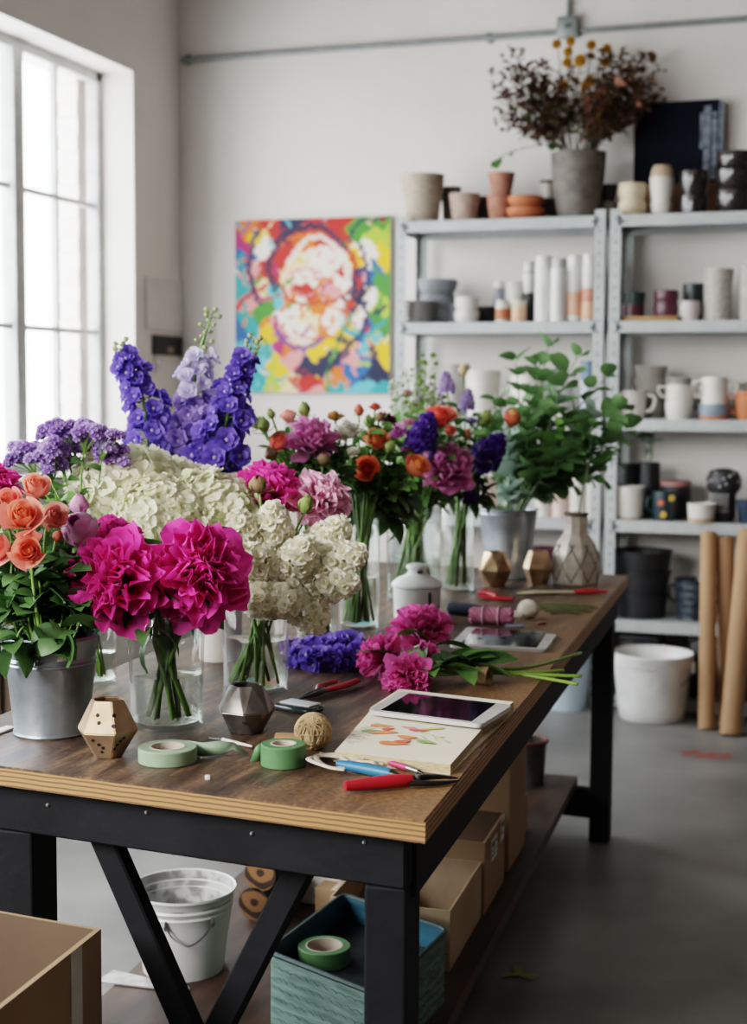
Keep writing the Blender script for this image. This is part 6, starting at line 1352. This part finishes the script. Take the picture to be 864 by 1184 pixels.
# mixed flowers in the middle glasses
d6, d6b, d7, d8 = V6['d'], V6b['d'], V7['d'], V8['d']
FL = [
 (V6, 360, 503, d6, 66, 'peony_pink', .0, .7, .4, 'pink peony standing up before the painting corner', 'peony'), (V6, 325, 513, d6, 30, 'rose_coral2', -.5, .4, .6, 'coral rose left of the upright pink peony', 'rose'), (V6, 334, 484, d6 + .08, 25, 'rose_pinkish', -.2, .9, .2, 'pinkish rose above the coral rose at the left of the mixed flowers', 'rose'),
 (V6, 315, 527, d6 - .05, 20, 'bud_green', -.4, .7, .3, 'brownish round bud left of the coral rose', 'flower bud'), (V6, 298, 492, d6, 17, 'bud_leaf', -.6, .8, .2, 'green bud farthest left of the mixed flowers', 'flower bud'), (V6, 306, 495, d6, 19, 'bud_leaf', -.3, .9, .2, 'slim green bud beside the leftmost bud', 'flower bud'), (V6, 314, 481, d6, 12, 'bud_leaf', -.3, .9, .2, 'tiny green bud left of the pinkish rose', 'flower bud'), (V6, 352, 478, d6 + .05, 18, 'bud_leaf', .0, 1, .2, 'green bud above the upright pink peony', 'flower bud'),
 (V6, 374, 533, d6 - .05, 20, 'bud_green', .1, .7, .4, 'brownish bud under the upright pink peony', 'flower bud'), (V6, 402, 498, d6 + .05, 46, 'pom_white', .1, .7, .4, 'white ruffled flower right of the upright pink peony', 'flower'), (V6, 388, 481, d6 + .1, 28, 'pom_rust', .0, .9, .2, 'rusty orange flower above the white ruffled flower', 'flower'), (V6, 408, 522, d6, 20, 'pom_white', .1, .6, .5, 'small white flower left of the orange roses', 'flower'),
 (V6b, 423, 542, d6b - .06, 35, 'rose_orange', .0, .15, 1, 'orange rose facing forward, lower of the pair', 'rose'), (V6b, 436, 512, d6b, 36, 'rose_apricot', .1, .5, .7, 'apricot orange rose above the forward-facing orange rose', 'rose'), (V6b, 480, 542, d6b - .02, 37, 'rose_apricot', .3, .45, .5, 'half open apricot rose left of the right pink peony', 'rose'), (V6b, 450, 520, d6b - .05, 16, 'bud_leaf', .4, .8, .2, 'pale green bud between the orange roses', 'flower bud'),
 (V6b, 415, 477, d6b + .1, 15, 'bud_coral', .0, 1, .2, 'coral bud above the white ruffled flower', 'flower bud'), (V6b, 434, 470, d6b + .1, 22, 'pom_coral', .1, .9, .2, 'coral red flower at the top of the orange group', 'flower'), (V6b, 439, 484, d6b + .05, 15, 'bud_green', .2, .8, .3, 'round brown bud under the coral red flower', 'flower bud'), (V6b, 448, 484, d6b + .12, 30, 'pom_plum', .3, .7, .3, 'raspberry pink flower beside the round brown bud', 'flower'), (V6b, 426, 490, d6b, 14, 'bud_leaf', .0, .9, .2, 'green bud above the apricot rose', 'flower bud'),
 (V7, 457, 500, d7 - .2, 40, 'pom_mauve', -.2, .7, .4, 'mauve ruffled flower above the half open apricot rose', 'flower'), (V7, 487, 510, d7 - .2, 44, 'stock_purple', .2, .6, .4, 'deep purple stock in the middle of the mixed flowers', 'stock flower'), (V7, 473, 523, d7 - .22, 26, 'pom_plum', .0, .5, .6, 'dark plum flower beneath the deep purple stock', 'flower'), (V7, 508, 486, d7 - .1, 37, 'rose_red', .0, .7, .5, 'coral red ruffled rose at the top of the wide vase', 'rose'),
 (V7, 520, 500, d7 - .15, 18, 'rose_coral2', .2, .5, .5, 'small coral rose just below the coral red one', 'rose'), (V7, 473, 489, d7, 24, 'pom_pink', -.1, .8, .4, 'pink pompom flower left of the coral red rose', 'flower'), (V7, 520, 480, d7 + .05, 40, 'pom_white', .2, .8, .3, 'white daisy-like flower behind the coral red rose', 'flower'), (V7, 470, 455, d7 + .2, 26, 'pom_pink', .0, .9, .2, 'light pink flower beside the painting corner', 'flower'),
 (V8, 516, 538, d8 - .3, 72, 'peony_pink', .1, .5, .6, 'pink peony right of the half open apricot rose', 'peony'), (V8, 562, 528, d8 - .1, 44, 'stock_purple', .3, .4, .5, 'deep purple stock right of the pink peony', 'stock flower'), (V8, 545, 486, d8, 21, 'pom_lilac', .1, .8, .4, 'lilac pompom right of the coral red rose', 'flower'), (V8, 517, 448, d8 + .1, 22, 'stock_lilac', -.1, 1, .2, 'lilac stock tip before the grey pot', 'stock flower'), (V8, 540, 468, d8 + .05, 22, 'stock_lilac', .1, .9, .3, 'lilac stock tip above the lilac pompom', 'stock flower'),
 (V8, 536, 430, d8 + .1, 16, 'bud_cream', .0, 1, .2, 'cream bud on a long stem before the white pot', 'flower bud'), (V8, 540, 505, d8 - .05, 14, 'bud_coral', .0, .7, .5, 'tiny coral bud right of the small coral rose', 'flower bud'), (V8, 560, 488, d8, 20, 'bud_leaf', .3, .9, .2, 'curled green bud between the lilac pompom and eucalyptus', 'flower bud'), (V8, 592, 487, d8, 24, 'bud_bicolour', .1, .8, .4, 'red and yellow bud in front of the eucalyptus', 'flower bud'), (V8, 542, 575, d8 - .1, 20, 'stock_purple', .2, .0, .5, 'small purple stock low above the narrow glass', 'stock flower')]
for ves, px, py, d, sz, key, dx, dy, tw, lb, cat in FL:
    flower({'peony': 'peony', 'rose': 'rose', 'flower bud': 'flower_bud', 'stock flower': 'stock_flower', 'flower': 'pompom_flower'}[cat], lb, cat, ves, px, py, d, sz, key, face(dx, dy, tw), leaves=3 if sz > 22 else 2, tone='mid' if px % 2 else 'dark', leafL=.055)
sp = lambda xs, ys: [(x, y) for x, y in zip(xs, ys)]
greens(V6, sp((320, 345, 370, 395, 335, 360, 385, 330, 350, 375, 400, 345, 385, 405, 365, 325), (520, 510, 530, 520, 550, 540, 550, 500, 490, 505, 490, 530, 515, 530, 560, 535)), d6 + .1, 'leafy green stem under the upright pink peony', 'leafy stems in the left tall glass', L=.065, k=10, tone='mid', wr=.26, sr=.0034)
greens(V6b, sp((405, 425, 445, 460, 415, 435, 455, 470, 410, 440, 462, 450, 425), (530, 560, 545, 560, 575, 580, 590, 570, 550, 500, 600, 575, 600)), d6b + .1, 'leafy green stem under the orange roses', 'leafy stems under the orange roses', L=.075, k=10, tone='dark', wr=.34, fr0=.48, sr=.0036)
greens(V7, sp((455, 475, 495, 515, 465, 485, 505, 490, 470, 500, 480, 520), (530, 540, 525, 510, 560, 570, 560, 545, 580, 580, 515, 560)), d7 + .06, 'leafy green stem in the wide vase of mixed flowers', 'leafy stems in the wide vase', L=.075, k=10, tone='dark', wr=.32, fr0=.5, sr=.004)
greens(V8, sp((520, 535, 550, 565, 530, 545, 560, 540, 555), (560, 550, 540, 510, 520, 575, 570, 500, 480)), d8, 'leafy green stem in the narrow glass', 'leafy stems in the narrow glass', L=.07, k=9, tone='dark', wr=.28, fr0=.52, sr=.0036)
greens(V6, sp((310, 330, 348, 365, 382, 398, 340, 372, 392, 320, 356), (505, 498, 515, 525, 505, 515, 535, 545, 535, 530, 492)), d6 + .06, 'mid-green leafy sprig among the flowers of the left tall glass', 'leafy sprigs among the left mixed flowers', L=.05, k=9, tone='mid', wr=.3, fr0=.6)
greens(V6b, sp((408, 420, 448, 462, 470, 435, 455, 445, 412, 428), (505, 525, 500, 515, 560, 560, 540, 480, 545, 488)), d6b + .05, 'mid-green leafy sprig among the orange roses', 'leafy sprigs among the orange roses', L=.055, k=9, tone='mid', wr=.3, fr0=.6)
greens(V7, sp((462, 480, 495, 510, 530, 500, 545, 488, 520, 540), (485, 495, 478, 500, 490, 520, 500, 540, 525, 520)), d7 - .05, 'mid-green leafy sprig among the flowers of the wide vase', 'leafy sprigs among the right mixed flowers', L=.06, k=9, tone='mid', wr=.28, fr0=.6)
# feathery green and white filler at the back
FIL = proto('filler_sprig', lambda: puff(9, '#6f8a4a', '#94ad68', .010, 12)); FIW = proto('filler_white', lambda: puff(10, '#c9d0bd', '#e9ece2', .009, 10)); FIP = proto('filler_mauve', lambda: puff(11, '#8f7f86', '#b7a5ae', .010, 12))
for i, (px, py, m_) in enumerate(((470, 428, FIW), (458, 442, FIW), (482, 424, FIL), (492, 416, FIL), (503, 430, FIP), (478, 450, FIL), (495, 445, FIP), (508, 455, FIL), (465, 465, FIW), (486, 470, FIL), (500, 470, FIP), (452, 455, FIL))):
    r = random.Random(i + 300); tip = PD(px, py, d7 + r.uniform(.05, .3)); path = stem_path(V7, tip, face(0, 1, 0), seed=i + 70); o = path[0]
    k_ = 'white' if m_ is FIW else 'green' if m_ is FIL else 'mauve'
    t = thing('filler_sprig', f'airy {k_} filler sprig behind the mixed flowers', 'filler sprig', o, group=f'airy {k_} filler sprigs'); b = B(); tube(b, [p - o for p in path], .0015, 4)
    for k in range(15):
        f = r.uniform(.0, 1); q = path[-4].lerp(tip, f) + V((r.uniform(-1, 1), r.uniform(-1, 1), r.uniform(-.3, .8))) * .045 * (1.1 - f * .6); tube(b, [path[-4].lerp(tip, f * .8) - o, q - o], .0008, 3); inst('tuft', m_, t, q - o, aim((0, 0, 1)), r.uniform(.6, 1.1))
    obj('stem', b, STEM, t, smooth=180)
# eucalyptus
d9 = V9['d']; ELEAF = [(596, 425, 25, 1), (620, 437, 25, 1), (634, 408, 22, 1), (641, 424, 15, 1), (590, 447, 22, 0), (638, 434, 14, 1)]
tips = [(596, 418), (622, 425), (634, 402), (667, 414), (650, 440), (700, 437), (712, 474), (722, 498), (640, 450), (610, 465), (690, 470), (575, 455), (565, 480), (660, 480), (680, 520), (700, 548), (640, 500), (600, 500), (720, 530), (660, 555), (612, 545), (575, 540), (590, 570), (632, 565), (570, 510), (655, 520), (685, 500), (625, 480), (585, 500), (645, 535), (610, 520), (670, 545)]
EL = ['round-leaved eucalyptus branch %s' % s for s in ('rising before the white pot, farthest left of the tall ones', 'rising left of the tallest branch', 'tallest above the far bucket', 'reaching up toward the blue canister', 'rising behind the tallest branch', 'arching over the shelf post', 'reaching right past the shelf post', 'farthest right, over the shelf mugs')]
for i, (px, py) in enumerate(tips):
    r = random.Random(i + 900); tip = PD(px, py, d9 + r.uniform(-.14, .12)); path = stem_path(V9, tip, face((px - 610) / 110, .9 if py < 520 else .1, .1), seed=i + 40); o = path[0]; low = i >= 8
    t = thing('eucalyptus_branch', EL[i] if not low else ('grey-green eucalyptus branch hanging low around the far bucket' if py > 525 else 'round-leaved eucalyptus branch filling the middle of the far bucket'), 'eucalyptus', o, group=None if not low else ('low eucalyptus branches' if py > 525 else 'middle eucalyptus branches'))
    b = B(); tube(b, [p - o for p in path], [.003] * (len(path) - 2) + [.002, .001], 5); obj('stem', b, STEMD, t, smooth=180)
    b = B(); m = len(path); tone = 'silver' if i % 6 == 4 else 'mid' if low and i % 3 == 1 else 'euc'
    for k in range(5 if not low else 9):
        f = (.6 + .4 * (k + 1) / 5) if not low else (.46 + .54 * (k + 1) / 10); q = min(f, 1) * (m - 1); j = min(int(q), m - 2); p = path[j].lerp(path[j + 1], q - j); ax = (path[j + 1] - path[j]).normalized(); x, y = frame_of(ax)
        for s in (0, PI):
            a = k * 1.4 + s + r.uniform(-.3, .3); dd = x * math.cos(a) + y * math.sin(a) + ax * r.uniform(.4, .9); L = (.074 if not low else .064) * r.uniform(.75, 1.15) * (1.1 - .25 * f); add_leaf(b, p - o + dd.normalized() * .008, dd, L, L * .46, r, tone, roundw, droop=r.uniform(-.2, .5), nu=4, nv=6)
    obj('leaves', b, LEAF, t, smooth=180)
# single stem in the patterned vase, sprig in the black canister
tip = PD(683, 500, dep(VP['c'])); path = stem_path(VP, tip, face(-.1, 1, 0), seed=3); o = path[0]; t = thing('eucalyptus_branch', 'single leafy branch standing in the patterned cream vase', 'eucalyptus', o); r = random.Random(77)
b = B(); tube(b, [p - o for p in path], .0026, 5); obj('stem', b, STEMD, t); leaf_mesh(t, path, o, 10, .075, r, 'dark', .62, wr=.4, name='leaves')
vs = dict(c=PY(750, 540, SY + .24), px=750, rr=.02, rb=.01, zr=PY(750, 536, SY + .24).z, z0=SHZ[3] + .01); vs['c'].z = SHZ[3]
vs['z0'] = vs['zr'] - .03
for i, (px, py) in enumerate(((741, 490), (760, 488), (752, 505))):
    tip = PD(px, py, dep(vs['c'])); path = stem_path(vs, tip, face((px - 750) / 40, .5, .2), seed=i); o = path[0]; r = random.Random(i); t = thing('leaf_sprig', ['pale leaf sprig curving left from the black canister', 'pale leaf sprig curving right from the black canister', 'short pale leaf sprig in the black canister'][i], 'foliage', o)
    b = B(); tube(b, [p - o for p in path], .0025, 5); obj('stem', b, STEM, t); leaf_mesh(t, path, o, 4, .09, r, 'silver' if i != 1 else 'mid', .6, wr=.28, name='leaves')

# ------------------------------------------------------------------ flowers lying on the table
def lying(label, pts, key, size, n, d, leaves=5):
    P_ = [T0(x, y, z) for x, y, z in pts]; me, R = PM(key); s = size / F * d / 2 / R; n = V(n).normalized(); path = smooth_path(P_, 5); o = path[-1].copy(); t = thing('peony', label, 'peony', o); r = random.Random(int(pts[0][0]))
    inst('bloom', me, t, P_[0] - o, aim(n, twist=r.uniform(0, 6)), s); b = B(); tube(b, [p - o for p in path], [.0036] * len(path), 7); obj('stem', b, mat('fresh_stem', '#7f9c3e', .45, col2='#6a8a32', scale=30), t, smooth=180)
    for i in range(leaves):
        b = B(); f = .12 + .33 * i / max(1, leaves - 1); p = path[int(f * (len(path) - 1))]; a = r.uniform(-1, 1) * 1.2; dn = (path[0] - path[-1]).normalized(); dd = Quaternion((0, 0, 1), a + (.6 if i % 2 else -.6)) @ (dn * (-1 if i % 3 else 1)) + V((0, 0, r.uniform(.05, .6))); add_leaf(b, p - o + V((0, 0, .01)), dd, .085, .024, r, 'dark' if i % 2 else 'mid', droop=.5); obj('leaf', b, LEAF, t, smooth=180)
dl = dep(T0(480, 770))
lying('hot pink peony on top of the bunch lying on the table', [(486, 736, .055), (520, 762, .045), (560, 772, .028), (610, 772, .018), (672, 755, .012)], 'peony_hot', 78, face(.1, .75, .35), dl, 6)
lying('hot pink peony at the left of the lying bunch, seen from the side', [(446, 764, .035), (500, 775, .032), (556, 776, .022), (610, 778, .014), (652, 775, .01)], 'peony_hot2', 62, face(-.7, .45, .3), dl - .03, 5)
lying('hot pink peony lowest in the lying bunch, facing down left', [(474, 781, .028), (515, 780, .03), (558, 778, .018), (615, 780, .012), (673, 782, .01)], 'peony_hot', 60, face(-.35, -.35, .7), dl - .08, 6)
lying('half open hot pink peony between the others of the lying bunch', [(484, 762, .04), (520, 770, .035), (557, 774, .02), (615, 782, .01), (668, 791, .008)], 'peony_hot2', 46, face(.5, .2, .6), dl - .05, 4)
c = T0(559, 781, .018); t = thing('twine_tie', 'brown twine tied around the stems of the lying peonies', 'twine', c); b = B(); ax = (T0(600, 783) - T0(540, 777)).normalized(); x, y = frame_of(ax)
for k in range(6): tube(b, [ax * (.0045 * (k - 2.5)) + (x * math.cos(a) * 1.0 + y * math.sin(a) * 1.0) * .0175 for a in [i * PI / 9 for i in range(18)]], .0026, 5, closed=True)
obj('twine_wrap', b, TWN, t)
P_ = [T0(x, y, .016) for x, y in ((425, 762), (395, 765), (368, 766), (338, 762))]
delphinium('violet-blue delphinium lying on the table behind the pliers', None, dep(T0(380, 765)), P_, 15, 12, 46, ('blue', 'blue', 2), 1.1, 21, lying=True)
P_ = [T0(x, y, .015) for x, y in ((420, 748), (390, 752), (360, 752), (336, 748))]
delphinium('second violet delphinium lying behind the other one on the table', None, dep(T0(380, 752)), P_, 14, 11, 36, ('blue', 'violet', .7), 1.1, 22, lying=True)

# ------------------------------------------------------------------ dried flowers in the tall grey vase
c, r1, r0, h = VZ; VD = dict(c=c, px=668, rr=r1 - .012, rb=r0 - .015, zr=c.z + h, z0=c.z + .012); dv = dep(c)
DRY = {'burg': ('#3a2320', '#5b3730'), 'brown': ('#4b3826', '#775a3c'), 'olive': ('#3f3d24', '#5f5a36'), 'rust': ('#5c3a26', '#8b5a3c')}
GREENS.update(DRY); DST = mat('dried_stem', '#46371f', .8, col2='#33281a', scale=30)
CR = proto('bloom_craspedia', lambda: puff(31, '#b07a1c', '#e0aa36', .018, 34, 2.)); DRR = proto('bloom_dried_rose', lambda: rose(33, '#b0705f', '#c08d7a', .03)); DPB = proto('bloom_dried_brown', lambda: puff(34, '#6a4830', '#8f6a48', .022, 22))
def dried(tip_px, label, group, tone, k, L, seed, bloom=None, bs=1., name='dried_flower', spread=.05):
    r = random.Random(seed); px, py = tip_px; tip = PD(px, py, dv + r.uniform(-.12, .12)); n = face((px - 668) / 90, .8, .15); path = stem_path(VD, tip, n, seed=seed); o = path[0]; t = thing(name, label, 'dried flower', o, group=group)
    b = B(); tube(b, [p - o for p in path], [.0022] * (len(path) - 1) + [.001], 4)
    if bloom: inst('bloom', bloom, t, tip - o, aim(n), bs)
    if k:
        b2 = B(); m = len(path)
        for i in range(k):
            f = .5 + .5 * r.random() ** .7; q = f * (m - 1); j = min(int(q), m - 2); p = path[j].lerp(path[j + 1], q - j); q2 = p + V((r.uniform(-1, 1), r.uniform(-1, 1), r.uniform(-.4, 1))) * spread * (1.3 - f * .4); tube(b, [p - o, q2 - o], .0008, 3)
            for _ in range(2): add_leaf(b2, q2 - o, V((r.uniform(-1, 1), r.uniform(-1, 1), r.uniform(-.5, 1))), L, L * .42, r, tone, droop=.6, nv=2)
        obj('leaves', b2, LEAF, t, smooth=180)
    obj('stem', b, DST, t, smooth=180)
left = [(590, 60), (578, 84), (570, 102), (572, 122), (582, 140), (590, 110), (600, 92), (610, 108), (600, 130), (615, 135), (590, 76), (608, 78), (622, 95), (630, 120), (618, 148), (598, 152), (640, 112), (625, 70)]
for i, p in enumerate(left): dried(p, 'dark burgundy dried sprig fanning left from the grey vase', 'burgundy dried sprigs', 'burg' if i % 3 else 'olive', 30, .03, i + 400)
right = [(700, 95), (716, 88), (735, 92), (752, 90), (764, 80), (768, 102), (755, 112), (742, 122), (728, 116), (712, 118), (722, 132), (738, 138), (705, 135), (690, 110), (750, 70), (694, 130), (760, 122)]
for i, p in enumerate(right): dried(p, 'brown dried sprig fanning right from the grey vase', 'brown dried sprigs', ('brown', 'rust', 'burg')[i % 3], 30, .03, i + 500)
for i, p in enumerate(((638, 95), (650, 88), (664, 84), (676, 92), (690, 96), (658, 112), (676, 116), (643, 122), (692, 124), (668, 128), (652, 135), (682, 138), (634, 140), (700, 140))): dried(p, 'brown dried filler sprig upright in the middle of the grey vase', 'upright dried filler sprigs', ('brown', 'olive', 'rust')[i % 3], 26, .026, i + 700)
for i, p in enumerate(((708, 60), (726, 52), (716, 68), (698, 58), (738, 62))): dried(p, 'tall feathery dried grass stem at the top of the dried flowers', 'feathery dried grasses', 'brown', 12, .03, i + 560, spread=.025)
YL = ['highest yellow ball flower, just below the junction box', 'yellow ball flower left of the highest one', 'yellow ball flower right of the highest one', 'yellow ball flower below the highest one', 'large yellow ball flower in the centre', 'yellow ball flower left of the central one', 'yellow ball flower at the right beside the grass', 'yellow ball flower low over the vase centre', 'yellow ball flower low at the right of centre', 'yellow ball flower at the left amid burgundy sprigs', 'yellow ball flower low at the left of centre', 'pale yellow ball flower in the upper right', 'small yellow ball flower lowest over the rim']
for i, p in enumerate(((660, 48), (644, 51), (684, 52), (657, 60), (671, 70), (656, 72), (700, 72), (682, 94), (677, 100), (627, 105), (652, 98), (702, 56), (645, 114))): dried(p, YL[i] + ' of the dried bouquet', None, 'brown', 0, .02, i + 600, CR, 1.5 if i in (4, 7) else 1.2, 'craspedia')
for i, (p, bl, s, lb) in enumerate((((713, 100), DRR, 1.1, 'dusty pink dried rose, largest of the dried bouquet'), ((727, 97), DRR, .8, 'dusty pink dried rose right of the largest'), ((727, 117), DRR, .85, 'dusty pink dried rose beneath the other two'), ((740, 107), DRR, .7, 'dark dried rose at the right of the pink ones'), ((753, 66), DPB, 1.15, 'round brown dried head at the upper right of the dried bouquet'), ((736, 124), DRR, .7, 'small dried rose low at the right'), ((728, 82), DPB, .9, 'tan dried head above the dusty pink roses'), ((683, 66), DPB, 1., 'brown dried head right of the central yellow ball'))): dried(p, lb, None, 'brown', 4, .022, i + 640, bl, s, 'dried_rose' if bl is DRR else 'dried_seed_head')
# drooping leafy sprig over the terracotta pots
P_ = smooth_path([PD(x, y, dv) for x, y in ((652, 176), (640, 166), (612, 170), (590, 176), (576, 184))], 4); P_[0] = c + V((-r1 * .8, 0, h - .01)); o = P_[0].copy(); t = thing('leaf_sprig', 'drooping sprig with dark round leaves hanging left from the grey vase', 'foliage', o)
b = B(); tube(b, [p - o for p in P_], .002, 5); obj('stem', b, DST, t); b = B(); r = random.Random(5)
for p, s in ((P_[-1], .06), (P_[-1], .05), (P_[-6], .04), (P_[4], .045), (P_[3], .04)): add_leaf(b, p - o, V((r.uniform(-.6, .2), -.5, -.5)), s, s * .5, r, 'dark', roundw)
obj('leaves', b, LEAF, t, smooth=180)
# ================================================================== LIGHT AND CAMERA
w = bpy.data.worlds.new('sky'); SC.world = w; w.use_nodes = True
nt = w.node_tree; bg = nt.nodes['Background']; bg.inputs['Color'].default_value = (.93, .97, 1, 1); bg.inputs['Strength'].default_value = 5.5
def area(name, loc, rot, sx, sy, power, col=(1, 1, 1), portal=False):
    l = bpy.data.lights.new(name, 'AREA'); l.shape = 'RECTANGLE'; l.size = sx; l.size_y = sy; l.energy = power; l.color = col
    if portal: l.cycles.is_portal = True
    o = bpy.data.objects.new(name, l); COL.objects.link(o); o.location = loc; o.rotation_euler = rot; return o
area('window_portal', (XF - .16, (WY0 + WY1) / 2, (WZ0 + WZ1) / 2), (0, -PI / 2, 0), WZ1 - WZ0, WY1 - WY0, 1, portal=True)
area('ceiling_fill', (.2, .2, ZC - .1), (0, 0, 0), 1.6, 1.6, 8, (1, .93, .85))  # weak fill added overhead to lift the room, not a real fitting
l_ = area('front_fill', (-2.7, -.5, 2.35), (0, 0, 0), 1.6, 1.4, 17, (1, .98, .95)); l_.rotation_euler = (V((-.9, 2.6, 1.0)) - V((-2.7, -.5, 2.35))).to_track_quat('-Z', 'Y').to_euler(); l_.data.spread = R2(75)  # unseen fill added at camera left to brighten the front flowers
cam = bpy.data.cameras.new('camera'); co = bpy.data.objects.new('camera', cam); COL.objects.link(co)
cam.sensor_fit = 'VERTICAL'; cam.sensor_height = 36; cam.lens = F / 1184 * 36
M = Matrix((RT, UP, -FW)).transposed().to_4x4(); M.translation = CAM; co.matrix_world = M
cam.clip_start = .05; cam.clip_end = 60
cam.dof.use_dof = True; cam.dof.focus_distance = 2.45; cam.dof.aperture_fstop = 4.0
SC.camera = co
SC.view_settings.view_transform = 'Filmic'; SC.view_settings.look = 'Medium High Contrast'; SC.view_settings.exposure = 1.3
SC.cycles.max_bounces = 10; SC.cycles.diffuse_bounces = 5; SC.cycles.transparent_max_bounces = 24; SC.cycles.sample_clamp_indirect = 6; SC.cycles.use_denoising = True
SC.cycles.caustics_reflective = False; SC.cycles.caustics_refractive = False
